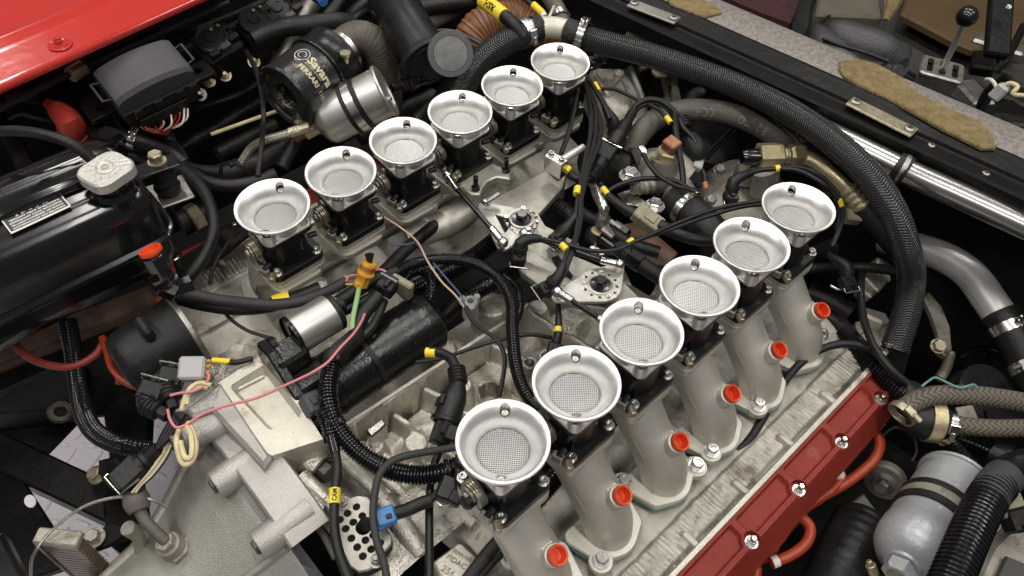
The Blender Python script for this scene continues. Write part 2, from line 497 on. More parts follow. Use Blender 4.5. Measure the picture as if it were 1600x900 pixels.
m_white = mat('white_wire', (.74, .71, .66), .45)
m_redw = mat('red_wire', (.42, .03, .02), .45)
m_orw = mat('orange_wire', (.55, .19, .07), .45)
m_beige = mat('khaki_connector', (.25, .225, .155), .5, var=(80, .15))
m_lgrey = mat('pale_grey_plug', (.40, .40, .40), .5, bump=(400, .0003))
m_clear = mat('milky_plastic_mount', (.55, .56, .52), .3, 0.0, trans=.4, var=(40, .15))
m_cap = mat('pressed_zinc_cap', (.62, .61, .56), .45, .65, bump=(260, .0009), var=(50, .1), dirt=((.40, .37, .31), 40, .6))
m_print = mat('white_print', (.78, .77, .72), .6)
m_goldprint = mat('cream_print', (.62, .55, .38), .55)
m_fadeprint = mat('faded_hose_print', (.48, .45, .39), .7)
m_whitepipe = mat('off_white_pipe', (.66, .63, .52), .4, .2, var=(30, .15), dirt=((.40, .36, .26), 26, .60))
m_tape = mat('black_cloth_tape', (.014, .014, .014), .6, bump=(150, .003))
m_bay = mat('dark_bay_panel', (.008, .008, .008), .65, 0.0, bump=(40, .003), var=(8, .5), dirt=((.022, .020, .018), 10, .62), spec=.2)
m_frame = mat('black_frame_paint', (.005, .005, .005), .42, 0.0, bump=(80, .0008), dirt=((.024, .022, .019), 18, .68), rvar=.1, spec=.17)
m_sill = mat('dusty_bare_alloy', (.225, .205, .185), .6, .3, bump=(420, .0009), var=(160, .35), dirt=((.30, .25, .17), 6, .55), speck=((.08, .07, .06), 190, .70))
m_felt = mat('sand_felt', (.25, .185, .085), .95, 0.0, bump=(420, .005), var=(90, .30), dirt=((.40, .30, .16), 30, .62))
m_leather = mat('black_leather', (.050, .048, .051), .40, 0.0, bump=(260, .0012), var=(12, .25))
m_maroon = mat('dark_maroon_cloth', (.045, .008, .010), .8, bump=(300, .002))
m_tanpanel = mat('brown_trim_panel', (.080, .046, .015), .7, bump=(60, .002), var=(6, .2))  # colour lowered to carry the shade inside the roofed cabin
m_cabin = mat('grimy_cabin_floor', (.035, .033, .030), .7, 0.0, bump=(30, .006), var=(8, .5), dirt=((.075, .07, .062), 7, .58))
m_floor = mat('pale_checker_floor', (.74, .70, .745), .34, 0.0, var=(4, .06), dirt=((.55, .52, .55), 6, .62))
m_grey = mat('grey_painted_canister', (.40, .41, .425), .38, .35, bump=(140, .0006), var=(30, .10), dirt=((.30, .29, .27), 22, .62), speck=((.60, .60, .58), 90, .72))
m_alucan = mat('turned_aluminium_can', (.56, .55, .52), .37, .85, var=(20, .08))
m_amber = mat('amber_lens', (.13, .085, .055), .3, 0.0, var=(40, .3), spec=.7)
m_rust = mat('rusty_brown_bracket', (.11, .062, .04), .7, .1, bump=(200, .002), var=(30, .4))
m_copper = mat('copper_brown_fitting', (.30, .135, .065), .45, .4, var=(80, .3))
m_disc = mat('grey_rubber_disc', (.18, .18, .18), .6, 0.0, bump=(120, .001), var=(26, .25))
m_discrim = mat('dark_grey_rim', (.10, .10, .10), .5)
m_mesh = mat('woven_wire', (.72, .72, .71), .36, .65)
b_hose = braid('black_braided_hose', (.002, .002, .002), (.040, .040, .042), 14, 290, rough=.26, dist=.0012)
b_fabric = braid('fabric_braided_hose', (.045, .038, .028), (.135, .118, .092), 10, 130, rough=.75, dist=.0009)
b_steel = braid('steel_braided_hose', (.16, .15, .12), (.66, .63, .54), 10, 320, rough=.35, dist=.0006, metal=.9)
b_sleeve = braid('woven_wire_sleeve', (.006, .006, .006), (.045, .045, .045), 8, 420, rough=.5, dist=.0004)
# ------------------------------------------------------------------ the setting: floor, bay panels
b = MB()
b.box(7, 7, .02, fr((.4, .4, -.98)), 0)
b.build('floor', m_floor, kind='structure')
b = MB()                                       # raised treads of the checker floor seen through the gap at lower left
for i in range(34):
    for j in range(34):
        M = fr((-1.0 + i * .042, .3 + j * .042, -.9698), x=(1, .55 if (i + j) % 2 else -1.8, 0))
        b.lathe([(.0001, .0045), (.42, .003), (.56, 0)], 8, M @ Matrix.Diagonal((.040, .0105, 1, 1)))
b.build('floor', m_floor, kind='stuff')
# inner faces of the engine bay
def panel(name, pts, m, th=.006, kind='structure', **k):
    """thick sheet through four or more world points, thickened away from the viewer"""
    p = [V(q) for q in pts]; n = (p[1] - p[0]).cross(p[2] - p[0]).normalized()
    if n.dot(CAM - p[0]) < 0: n = -n
    b = MB(); m_ = len(p)
    b.add(p + [q - n * th for q in p], [list(range(m_)), list(range(2 * m_ - 1, m_ - 1, -1))] + [[i, (i + 1) % m_, m_ + (i + 1) % m_, m_ + i] for i in range(m_)])
    return b.build(name, m, kind=kind, sharp=20, **k)
panel('engine_bay_undertray', [(-.13, .05, -.62), (1.25, -.75, -.62), (1.25, 1.3, -.62), (.0, 1.3, -.62), (-.13, .62, -.62)], m_bay)
panel('engine_bay_undertray', [(-.13, .05, -.6205), (-.35, -.9, -.6205), (1.25, -.9, -.6205), (1.25, -.7505, -.6205)], m_bay)
panel('engine_bay_undertray', [P(*q, -.45) for q in ((-60, 480), (340, 380), (340, 560), (165, 648), (128, 652), (66, 716), (-60, 660))], m_bay)  # dark sheet added below the tank to cover the pale floor
panel('engine_bay_side_panel', [(-.55, .98, -.55), (1.3, 1.15, -.62), (1.3, 1.12, .0), (-.55, .90, .0)], m_bay)
panel('engine_bay_bulkhead', [(.78, -.62, -.7), (.80, 1.25, -.7), (.80, 1.2, -.10), (.815, -.20, -.09), (.82, -.62, -.10)], m_bay)
panel('engine_bay_side_panel', [(-.2, -.72, -.7), (1.0, -.72, -.7), (1.0, -.72, -.25), (-.2, -.72, -.25)], m_bay)

# red rear wing over the bay edge
e0 = P(-60, 161, .05); e1 = P(362, -28, .05)
ax = (e1 - e0).normalized(); out = V((-ax.y, ax.x, 0))
if out.y < 0: out = -out
root = thing('car_wing', e0, 'glossy red painted body panel in the upper left corner', 'car body')
b = MB(); L = (e1 - e0).length
prof = [(.006, -.011), (.001, -.010), (-.001, -.004), (.002, .0), (.006, .001), (.058, .003), (.066, .0055), (.072, .0105), (.078, .012), (.084, .0095), (.092, .010), (.2, .020), (.5, .030), (.9, .02)]
prof2 = prof
vs = []; fs = []
ns = 24
for i in range(ns + 1):
    t = -.15 + i / ns * 1.35
    for d, z in prof2:
        vs.append(e0 + ax * (L * t) + out * d + V((0, 0, z)))
k = len(prof2)
for i in range(ns):
    for j in range(k - 1):
        fs.append([i * k + j, (i + 1) * k + j, (i + 1) * k + j + 1, i * k + j + 1])
b.add(vs, fs)
b.build('wing_panel', m_red, root, sharp=60)
bp = P(95, 73, .05); bp.z = .053
b = MB(); M = fr(bp, (0, 0, 1))
b.lathe([(.0145, .0), (.014, .0006), (.0125, .0008), (.0118, .0002), (.0095, .0004), (.0088, .0018), (.006, .002), (0, .002)], 24, M)
b.prism(circ(.0050, 6), .002, .0075, M, c=.0008)
b.cyl(.0032, .003, 10, M, z0=.0073)
b.build('panel_bolt', m_red, root)

# black channel of the bulkhead beam, the alloy sill on top of it and the felt strip
za = .0
s0 = P(938, -12, za); s1 = P(1640, 306, za)            # lower front edge of the alloy sill in view
d = (s1 - s0).normalized(); nn = V((-d.y, d.x, 0))
if nn.x < 0: nn = -nn
Ls = (s1 - s0).length
def SP(t, off, h=0.0):
    p = s0 + d * (Ls * t) + nn * off; return V((p.x, p.y, za + h))
root = thing('bulkhead_beam', SP(.5, .05, -.08), 'long black channel beam with bare dusty alloy sill, crossing the upper right', 'beam')
b = MB()
for t0, t1 in ((-.5, 1.9),):
    sec = [(.055, .0), (.105, .002), (.125, -.004), (.125, -.01), (.104, -.004), (.056, -.006), (.0525, -.004), (.0525, -.0015)]
    n = len(sec)
    b.add([SP(t0, *q) for q in sec] + [SP(t1, *q) for q in sec], [[i, (i + 1) % n, n + (i + 1) % n, n + i] for i in range(n)])
b.build('alloy_sill', m_sill, root, sharp=30)
b = MB()
sec = [(.0, -.004), (.052, -.0045), (.052, -.052), (.030, -.058), (.030, -.022), (.022, -.024), (.010, -.040), (.006, -.075), (.0, -.078), (-.002, -.03)]
sec = [(.0515, .0005), (.0515, -.05), (.030, -.05), (.026, -.016), (-.006, -.018), (-.008, -.034), (-.012, -.034), (-.013, -.012), (-.010, -.0085), (.009, -.008), (.0115, -.0065), (.0135, -.0025), (.017, -.001), (.040, -.001), (.046, .0015)]
n = len(sec)
b.add([SP(-.5, *q) for q in sec] + [SP(1.9, *q) for q in sec], [[i, (i + 1) % n, n + (i + 1) % n, n + i] for i in range(n)] + [list(range(n)), list(range(2 * n - 1, n - 1, -1))])
b.build('channel', m_frame, root, sharp=25)
for A, B_ in (((985, 5), (1058, 33)), ((1328, 158), (1428, 208))):
    p, q = P(*A, -.001), P(*B_, -.001); x = (q - p); M = fr((p + q) / 2, (0, 0, 1), x)
    b = MB(); b.box(x.length * 1.02, .023, .004, M, .001)
    b.build('latch_plate', m_zinc if A[0] > 1200 else m_plate, root)
    for t in (-.42, .42):
        b = MB(); b.lathe([(.007, .002), (.007, .0045), (.0055, .0055), (.0035, .0055), (.003, .0025), (0, .0025)], 14, M @ Matrix.Translation((x.length * t, 0, 0)))
        b.build('latch_eyelet', m_steel_d, root)
for px, py in ((1078, 38), (1183, 88), (1308, 150), (1455, 228), (1540, 272)):
    p = P(px, py, -.008); b = MB(); b.lathe([(.0048, -.003), (.0048, .002), (.003, .003), (.0022, .003), (.0018, .0), (0, .0)], 12, fr(p, (0, 0, 1)))
    b.build('rivet', m_steel_d, root)
# felt glued along the sill
fp = [(1312, 96), (1335, 91), (1370, 101), (1400, 116), (1440, 150), (1500, 178), (1530, 190), (1552, 212), (1556, 232), (1535, 232), (1470, 200), (1400, 160), (1345, 135), (1320, 120), (1311, 108)]
b = MB()
b.prism([tuple(P(x, y, .004)[:2]) for x, y in fp], .0005, .0060, None, c=.002)
b.build('felt_strip', m_felt, None, 'ragged sand coloured felt strip stuck on the alloy sill', 'felt')
b = MB(); b.prism([tuple(P(x, y, .004)[:2]) for x, y in [(1040, -8), (1085, -6), (1120, 8), (1128, 20), (1100, 26), (1068, 14), (1048, 6)]], .0005, .0045, None, c=.0015)
b.build('felt_strip', m_felt, None, 'small leftover patch of sand felt at the top end of the alloy sill', 'felt')

# cabin beyond the beam
panel('cabin_floor', [(.85, -.8, -.42), (3.2, -.6, -.42), (3.2, 2.2, -.42), (.85, 1.6, -.42)], m_cabin)
panel('cabin_wall', [(2.55, -.7, -.42), (2.55, 2.2, -.42), (2.55, 2.2, .5), (2.55, -.7, .5)], m_cabin)
def slab(name, px, h, th, m, parent=None, c=.004, **k):
    b = MB(); b.prism([tuple(P(x, y, h)[:2]) for x, y in px], h - th, h, None, c=c)
    return b.build(name, m, parent, **k)
# seat
hs = -.18
root = thing('seat', P(1345, 95, -.3), 'black leather seat squab just behind the beam, maroon backrest at its left', 'seat')
slab('seat_cushion', [(1272, 48), (1300, 58), (1350, 68), (1385, 78), (1402, 90), (1416, 96), (1421, 106), (1400, 122), (1370, 145), (1330, 125), (1290, 95), (1262, 70)], -.14, .12, m_leather, root, c=.018)
slab('bolster', [(1372, 98), (1385, 86), (1404, 84), (1419, 92), (1422, 104), (1400, 122), (1385, 118)], -.118, .05, m_leather, root, c=.014)
for pts_, r_ in (([P(1262, 52, -.15), P(1282, 78, -.14), P(1315, 105, -.14), P(1350, 128, -.15)], .034), ([P(1285, 52, -.15), P(1325, 66, -.14), P(1370, 80, -.14), P(1400, 96, -.15)], .036), ([P(1392, 92, -.125), P(1408, 104, -.125)], .034)):
    b = MB(); b.tube(pts_, r_, 20, rf=lambda t: 1 - .5 * abs(2 * t - 1) ** 4); b.build('bolster', m_leather, root)
b = MB(); b.tube([P(1285, 60, -.105), P(1310, 70, -.104), P(1350, 82, -.104), P(1388, 96, -.105)], .0035, 6)
b.build('piping', m_plastic, root)
b = MB(); M = fr(P(1212, 12, -.02), (0, 0, 1), nn)
b.prism([tuple(P(x, y, -.05)[:2]) for x, y in [(1060, -40), (1250, -45), (1245, 10), (1232, 45), (1190, 30), (1120, 0)]], -.30, -.02, None, c=.02)
b.build('backrest', m_maroon, root)
slab('side_shell', [(1243, -45), (1290, -45), (1272, 15), (1270, 45), (1258, 62), (1228, 52)], -.06, .25, m_plastic, root, c=.008)
# tan bulkhead trim and the olive panel
slab('trim_panel', [(1408, 20), (1425, -30), (1640, -60), (1640, 40), (1600, 70), (1520, 76), (1500, 68)], -.36, .02, m_tanpanel, None, .006, label='brown trim panel behind the gear lever at the top right', cat='trim panel')
slab('trim_panel', [(1275, 22), (1285, -30), (1370, -30), (1378, 12), (1380, 26)], -.30, .05, m_olive, None, .006, label='dull olive panel at the top edge above the seat', cat='trim panel')
b = MB(); b.tube([P(1395, 0, -.28), P(1392, 12, -.285), P(1384, 32, -.30)], .022, 8, rf=lambda t: 1 - .7 * t)
b.build('cloth_scrap', m_felt, None, 'torn brown cloth hanging beside the tan trim panel', 'cloth')
# gear gate and lever
g = P(1470, 112, -.17); gx = P(1492, 118, -.17) - g; gx.z = 0; gx.normalize()
root = thing('gear_gate', V((g.x, g.y, -.36)), 'silver gear gate box with open slots standing in the cabin', 'gear gate')
M = fr((g.x, g.y, -.17), (0, 0, 1), gx)
b = MB(); b.lathe([(.040, -.16), (.052, 0)], 4, M @ Matrix.Rotation(math.pi / 4, 4, 'Z') @ Matrix.Diagonal((1, .86, 1, 1)))
b.build('gate_box', m_steel_d, root, sharp=20)
b = MB()
holes = [rrect(.011, .046, .003), [(x - .022, y) for x, y in rrect(.011, .046, .003)], [(x + .022, y) for x, y in rrect(.011, .046, .003)]]
b.prism(rrect(.078, .066, .010), 0, .008, M, c=.003, holes=holes)
b.build('gate_plate', m_steel_d, root)
b = MB(); b.box(.064, .052, .002, M @ Matrix.Translation((0, 0, -.004)), .0)
b.build('gate_well', m_bay, root)
root = thing('gear_lever', M @ V((-.022, 0, 0)), 'silver gear lever with round black knob rising from the gate', 'gear lever')
p0 = M @ V((.0, .0, .0)); p1 = P(1511, 26, .0)
b = MB(); b.tube([p0, p0.lerp(p1, .5) + V((.004, 0, 0)), p1], .0052, 10)
b.build('lever_shaft', m_alutube, root)
b = MB(); b.lathe([(0, -.0165), (.008, -.0145), (.0145, -.008), (.0165, 0), (.0145, .008), (.008, .0145), (0, .0165)], 18, fr(p1, p1 - p0))
b.build('lever_knob', m_gloss, root)
# black seat-belt bar, linkages and wiring stubs in the cabin
root = thing('roll_bar', P(1555, 45, -.2), 'riveted black bar slanting up beside the gear lever', 'bar')
b = MB(); p, q = P(1532, 92, -.26), P(1592, -22, -.10)
b.box((q - p).length, .045, .022, fr((p + q) / 2, (-.4, -.2, 1), q - p), .004)
b.build('bar', m_frame, root)
for t in (.18, .42, .66, .88):
    b = MB(); b.cyl(.006, .004, 10, fr(p.lerp(q, t) + V((-.006, -.002, .012)), (-.4, -.2, 1)))
    b.build('rivet', m_steel, root)
def wire(name, label, cat, m, rpx, pts, r=None, n=8, group=None, corr=None, amp=.11, uv=False, parent=None, kind=None, rf=None, step=None):
    q = [P(*a) for a in pts]
    rr = r or rpx * sum(mpp(x) for x in q) / len(q)
    b = MB(); b.tube(q, rr, n, corr=corr, amp=amp, uv=uv, rf=rf, step=step)
    return b.build(name, m, parent, label, cat, group, kind)
wire('cabin_bar', 'thin black rod lying on the cabin floor right of the gear gate', 'rod', m_frame, 6, [(1600, 40, -.25), (1570, 95, -.28), (1555, 112, -.3)])
wire('cabin_bar', 'glossy black strap ending under the white plug in the cabin', 'strap', m_gloss, 9, [(1575, 120, -.22), (1545, 145, -.26), (1530, 178, -.30)])
wire('wire', 'short white wire looping out of a plug at the right edge', 'wire', m_white, 3, [(1541, 124, -.18), (1550, 126, -.17), (1556, 135, -.175), (1558, 148, -.18)])
wire('wire', 'yellow wire curling off the right edge beside the white plug', 'wire', m_cream, 3.5, [(1566, 135, -.17), (1578, 130, -.16), (1590, 136, -.16), (1582, 146, -.17), (1610, 150, -.17)])
b = MB(); b.box(.026, .022, .03, fr(P(1561, 144, -.18), (.3, -.2, 1)), .004)
b.build('plug', m_lgrey, None, 'small white plug at the right edge of the cabin', 'plug')
for i, (x, y, sx, sy, sz) in enumerate(((1535, 100, .07, .05, .03), (1560, 75, .05, .12, .03), (1590, 165, .08, .07, .05), (1560, 185, .10, .06, .04), (1520, 150, .05, .10, .03), (1580, 205, .09, .05, .06))):
    b = MB(); b.box(sx, sy, sz, fr(P(x, y, -.36), (.1 * (i % 3 - 1), .1, 1), (1, .4 - .3 * i, 0)), .006)
    b.build('cabin_bracket', [m_frame, m_steel_d, m_rubber][i % 3], None, ['grimy black bracket right of the gear lever', 'narrow dull metal bracket against the brown trim panel', 'dark rubber block below the white plug', 'flat black bracket near the right end of the sill', 'long thin steel tab right of the gear gate', 'dark block by the sill at the right edge'][i], 'bracket')
for i, (a, c, r) in enumerate((((1275, 40), (1330, 8), 3), ((1420, 110), (1500, 165), 5), ((1400, 115), (1440, 140), 7))):
    wire('cabin_rod', ['thin wire lying above the seat squab', 'black cable on the cabin floor beside the gear gate', 'dark rail on the floor between seat and gear gate'][i], 'rod', m_rubber, r, [(*a, -.30), ((a[0] + c[0]) / 2, (a[1] + c[1]) / 2 - 3, -.31), (*c, -.34)])
# ------------------------------------------------------------------ engine castings
S = .094
YC = .20
engine = thing('engine', (.2, YC, -.6), 'pale cast alloy twelve cylinder engine block between the two rows of trumpets', 'engine')
def q2(px, py, h):
    p = P(px, py, h); return (p.x, p.y)
R1, R2 = q2(545, 662, -.18), q2(800, 497, -.18)
def vee(X, Y):
    Z = np.full_like(X, -.262)
    dy = np.abs(Y - YC)
    Z += .06 * sm(.105 - dy, .05) * (Y < YC) * sm(X - .5, .1)          # ramp towards the near head
    Z += .03 * sm(.13 - dy, .05) * (Y >= YC)
    Z += .007 * vnoise(X, Y, 20, 1) + .004 * vnoise(X, Y, 60, 2) + .0015 * vnoise(X, Y, 170, 3)
    # joint rail along the crankcase
    d = seg_d(X, Y, R1, R2)
    Z = np.maximum(Z, -.262 + .082 * sm(d - .0035, .0035))
    # near side of the rail: a shelf rising to the near head with broad rounded ribs and hollows
    near_ = sm(Y - .188, .006)
    Z = np.maximum(Z, -.262 + near_ * (.030 + .020 * np.clip((.19 - Y) / .12, 0, 1)))
    for i, x in enumerate((-.045, .005, .052, .105, .165, .235, .31, .4)):
        d = seg_d(X, Y, (x, .188), (x + .045 - .02 * (i % 2), .065))
        Z = np.maximum(Z, Z * 0 - .258 + (.046 + .010 * (i % 3)) * sm(d - .002, .014))
    for i, x in enumerate((-.06, -.015, .030, .078, .135, .20, .27)):
        d = np.hypot((X - x - .02) / 1.5, Y - .125 - .02 * (i % 2)); Z -= .016 * sm(d - .006, .022)
    for px, py, h, r in ((585, 695, -.205, .010), (650, 690, -.212, .012), (828, 566, -.180, .009), (720, 600, -.208, .012), (690, 545, -.222, .018), (840, 480, -.205, .012), (770, 475, -.215, .02), (855, 555, -.19, .010), (690, 770, -.208, .014)):
        x, y = q2(px, py, h); d = np.hypot(X - x, Y - y)
        Z = np.maximum(Z, h - .1 * (1 - sm(d - r, .022)))
    for px, py, h, r, dp in ((828, 566, -.18, .0045, .02), (855, 555, -.19, .005, .02), (765, 600, -.21, .012, .03)):
        x, y = q2(px, py, h); d = np.hypot(X - x, Y - y)
        Z -= dp * sm(d - r, .0015)
    return Z
heightfield('crankcase_top', -.135, .56, 420, .03, .47, 260, vee, m_cast, engine, sharp=70, mask=lambda X, Y: ~(((X > .135 + .35 * np.clip(.30 - Y, 0, .1)) & (Y > .232 + .045 * np.clip((.30 - X) / .08, 0, 1))) | (X > .40) & (Y > .12)))
# light edge of the rail (machined joint face)
b = MB(); a_, c_ = V((*R1, -.1792)), V((*R2, -.1792))
b.box((c_ - a_).length * 1.06, .0052, .003, fr((a_ + c_) / 2, (0, 0, 1), c_ - a_), .0006)
b.build('joint_rail', m_plate, engine)
# rectangular casting lumps and the text pad beside the near head
def block(name, px, h, th, m, parent=engine, c=.003, **k):
    b = MB(); b.prism([q2(x, y, h) for x, y in px], h - th, h, None, c=c)
    return b.build(name, m, parent, **k)
block('cast_pad', [(676, 878), (716, 848), (722, 849), (746, 872), (760, 900), (700, 930), (690, 905)], -.205, .05, m_pan, c=.002)
tx = (P(745, 868, -.203) - P(712, 848, -.203)).normalized()
for i, (s_, px, py, sz) in enumerate((('FERRARI', 722, 868, .0062), ('FIDAC', 713, 878, .0085), ('256', 700, 893, .0105), ('5', 735, 874, .008))):
    vs, fs = text_mesh(s_, sz, .0006)
    b = MB(); b.add(vs, fs, fr(P(px, py, -.2046), (0, 0, 1), tx)); b.build('raised_lettering', m_cast_dirty, engine, smooth=False)
block('cast_shelf', [(690, 820), (735, 785), (800, 850), (775, 872), (750, 878), (722, 846)], -.222, .05, m_pan, c=.003)
vs, fs = text_mesh('S', .010, .0005); b = MB(); b.add(vs, fs, fr(P(747, 838, -.2215), (0, 0, 1), tx)); b.build('raised_lettering', m_cast_dirty, engine, smooth=False)
block('cast_clip_block', [(571, 672), (597, 653), (604, 663), (580, 684)], -.176, .03, m_mach, c=.002)
# cylinder boss with the big black bolt, lying along the engine axis
b = MB(); p, q = P(448, 690, -.185), P(503, 733, -.185)
b.tube([p, p.lerp(q, .5), q], .017, 20, rf=lambda t: 1.15 - .15 * t)
b.build('bolt_boss', m_cast, engine)
b = MB(); b.hexbolt(.0115, .011, fr(q, q - p), 1.35)
b.build('black_bolt', m_bolt, engine)
for (a, c, r) in (((470, 745, -.17), (545, 815, -.19), .010), ((520, 700, -.17), (600, 780, -.2), .008), ((540, 690, -.19), (660, 800, -.21), .007), ((600, 780, -.19), (660, 865, -.205), .012), ((640, 730, -.2), (740, 820, -.21), .009), ((455, 770, -.17), (500, 800, -.18), .015)):
    b = MB(); b.tube([P(*a), P((a[0] + c[0]) / 2, (a[1] + c[1]) / 2, (a[2] + c[2]) / 2 + .002), P(*c)], r, 12)
    b.build('cast_rib', m_cast, engine)
# bell housing: turned about the crank axis
ZC = -.352
bell = thing('bell_housing', (-.2, YC, ZC - .2), 'big grey sand cast bell housing at the lower left with bolted flange', 'bell housing')
Mb = fr((-.135, YC, ZC), (-1, 0, 0), (0, 1, 0))
b = MB(); b.lathe([(.10, -.002), (.205, -.002), (.2075, 0), (.2075, .043), (.2055, .045), (.19, .046), (.184, .052), (.184, .040), (.10, -.002)], 90, Mb, a0=math.radians(-115), a1=math.radians(20))
b.build('flange_ring', m_flange, bell, sharp=40)
b = MB(); b.lathe([(.188, .044), (.184, .052), (.178, .060), (.168, .074), (.154, .094), (.138, .118), (.124, .144), (.114, .172), (.107, .21), (.104, .24), (0, .24)], 120, Mb)
b.build('cone_shell', m_bell, bell, sharp=40)
for ang in (-58, -32, -6.5, 18.5):
    a = math.radians(ang)
    p = V((0, YC + .192 * math.sin(-a), ZC + .192 * math.cos(a)))
    b = MB(); M = fr((-.150, p.y, p.z), (-1, 0, 0))
    b.lathe([(.0185, -.008), (.0175, .02), (.0165, .052), (.0155, .054), (0, .054)], 24, M)
    b.build('bolt_boss', m_flange, bell)
    b = MB(); b.hexbolt(.0085, .009, M @ Matrix.Translation((0, 0, .047)), 1.4)
    b.build('flange_bolt', m_bolt, bell)
# ribs on the cone
cone_prof = [(.187, .046), (.178, .060), (.168, .074), (.154, .094), (.138, .118), (.124, .144), (.114, .172), (.107, .21)]
for ang in (47, 24, -38):
    a = math.radians(ang)
    b = MB(); b.tube([V((-.135 - z, YC - r * math.sin(a), ZC + r * math.cos(a))) for r, z in cone_prof], .0052, 8); b.build('cone_rib', m_bell, bell)
block('cast_foot', [(168, 905), (192, 884), (240, 866), (300, 880), (330, 960), (150, 960)], -.262, .05, m_bell, bell, .006)
# sender with its lead, screwed into the cone
sd = P(262, 850, -.205)
b = MB(); Ms = fr(sd, (-.25, .12, 1))
b.lathe([(.021, -.040), (.021, -.030), (.018, -.028)], 20, Ms)
b.prism(circ(.0165, 6), -.030, -.012, Ms, c=.002)
b.cyl(.0135, .014, 18, Ms, z0=-.013); b.prism(circ(.0105, 6), 0, .009, Ms, c=.001)
b.build('sender_unit', m_cast_dirty, bell)
b = MB(); b.tube([P(215, 828, -.225), P(218, 848, -.245), P(224, 872, -.265)], .007, 10); b.cyl(.0085, .020, 14, fr(P(215, 834, -.228), (-.2, .1, 1)))
b.build('breather_stub', m_cast_dirty, bell)
# starter mounting block with the stained tray
h0 = -.135
tray = thing('starter_mount', P(430, 625, -.17), 'pale casting with stained rectangular recess next to the starter nose', 'casting')
outer = [(341, 598), (412, 553), (423, 556), (505, 686), (425, 712), (418, 708)]
inner = [(362, 601), (411, 571), (418, 573), (471, 642), (468, 651), (428, 672), (418, 670), (361, 608)]
def q2l(L_, h): return [q2(x, y, h) for x, y in L_]
b = MB(); b.prism(q2l(outer, h0), h0 - .07, h0, None, c=.0, holes=[q2l(inner, h0)])
b.build('tray_walls', m_pan, tray)
b = MB()
pi_ = q2l(inner, h0); n = len(pi_); low = inset(pi_, .005)
if True:
    b.add([(x, y, h0 - .0005) for x, y in inset(pi_, -.0006)] + [(x, y, h0 - .011) for x, y in low] , [[i, (i + 1) % n, n + (i + 1) % n, n + i] for i in range(n)] + [list(range(n, 2 * n))])
b.build('tray_floor', m_pan, tray, sharp=60)
for a, c in (((372, 608), (412, 588)),):
    b = MB(); b.tube([P(*a, h0 - .010), P(*c, h0 - .010)], .0025, 8); b.build('tray_ridge', m_pan, tray)
b = MB(); b.prism(q2l([(341, 598), (346, 596), (424, 712), (412, 730), (330, 640), (300, 650), (285, 640)], h0 + .002), h0 - .06, h0 + .002, None, c=.004)
b.build('mount_pad', m_flange, tray)
for i, (px, py, ax_) in enumerate(((282, 643, 1), (292, 684, 1))):
    b = MB(); M = fr(P(px, py, -.15), (-1, .1, .15)); b.lathe([(.016, -.04), (.015, .004), (.0135, .006), (0, .006)], 20, M); b.build('bolt_boss', m_flange, tray)
    b = MB(); b.hexbolt(.0088, .009, M @ Matrix.Translation((0, 0, .006)), 1.3); b.build('flange_bolt', m_bolt, tray)
# ------------------------------------------------------------------ heads and cam covers
def make_head(sgn, root):
    yw = (lambda v: v) if sgn > 0 else (lambda v: .4 - v)
    def deck(X, Y):
        y = Y if sgn > 0 else .4 - Y
        Z = np.full_like(X, -.262) + .004 * vnoise(X, Y, 40, 5)
        band = sm(np.abs(y + .134) - .013, .008)
        rp = np.abs(np.sin((X + .05 * (y + .13) + .0010 * vnoise(X, Y, 40, 8)) * math.pi / .0062)) ** 1.3 * (.6 + .9 * (vnoise(X, Y, 30, 9) + .5))
        Z += band * (.010 + .0020 * rp) + .003 * vnoise(X, Y, 120, 6) * band
        for i in range(-1, 7):
            x = -.030 + i * .0940
            d = seg_d(X, y, (x, -.138), (x, -.156)); Z = np.maximum(Z, -.256 + .012 * sm(d - .0030, .004))
        Z = np.maximum(Z, -.30 + .052 * sm(np.abs(y + .157) - .004, .002))
        Z = np.where(y > -.06, np.minimum(Z, -.262 - (y + .06) * .25), Z)
        return Z
    a, c = sorted((yw(-.163), yw(.03)))
    heightfield('head_deck', -.115, .575, 700, a, c, 110, deck, m_head, root, sharp=70)
    b = MB(); ym = yw(-.1582); b.box(.69, .0068, .012, fr((.232, ym, -.2455)), .001); b.build('gasket_rail', m_pan, root)
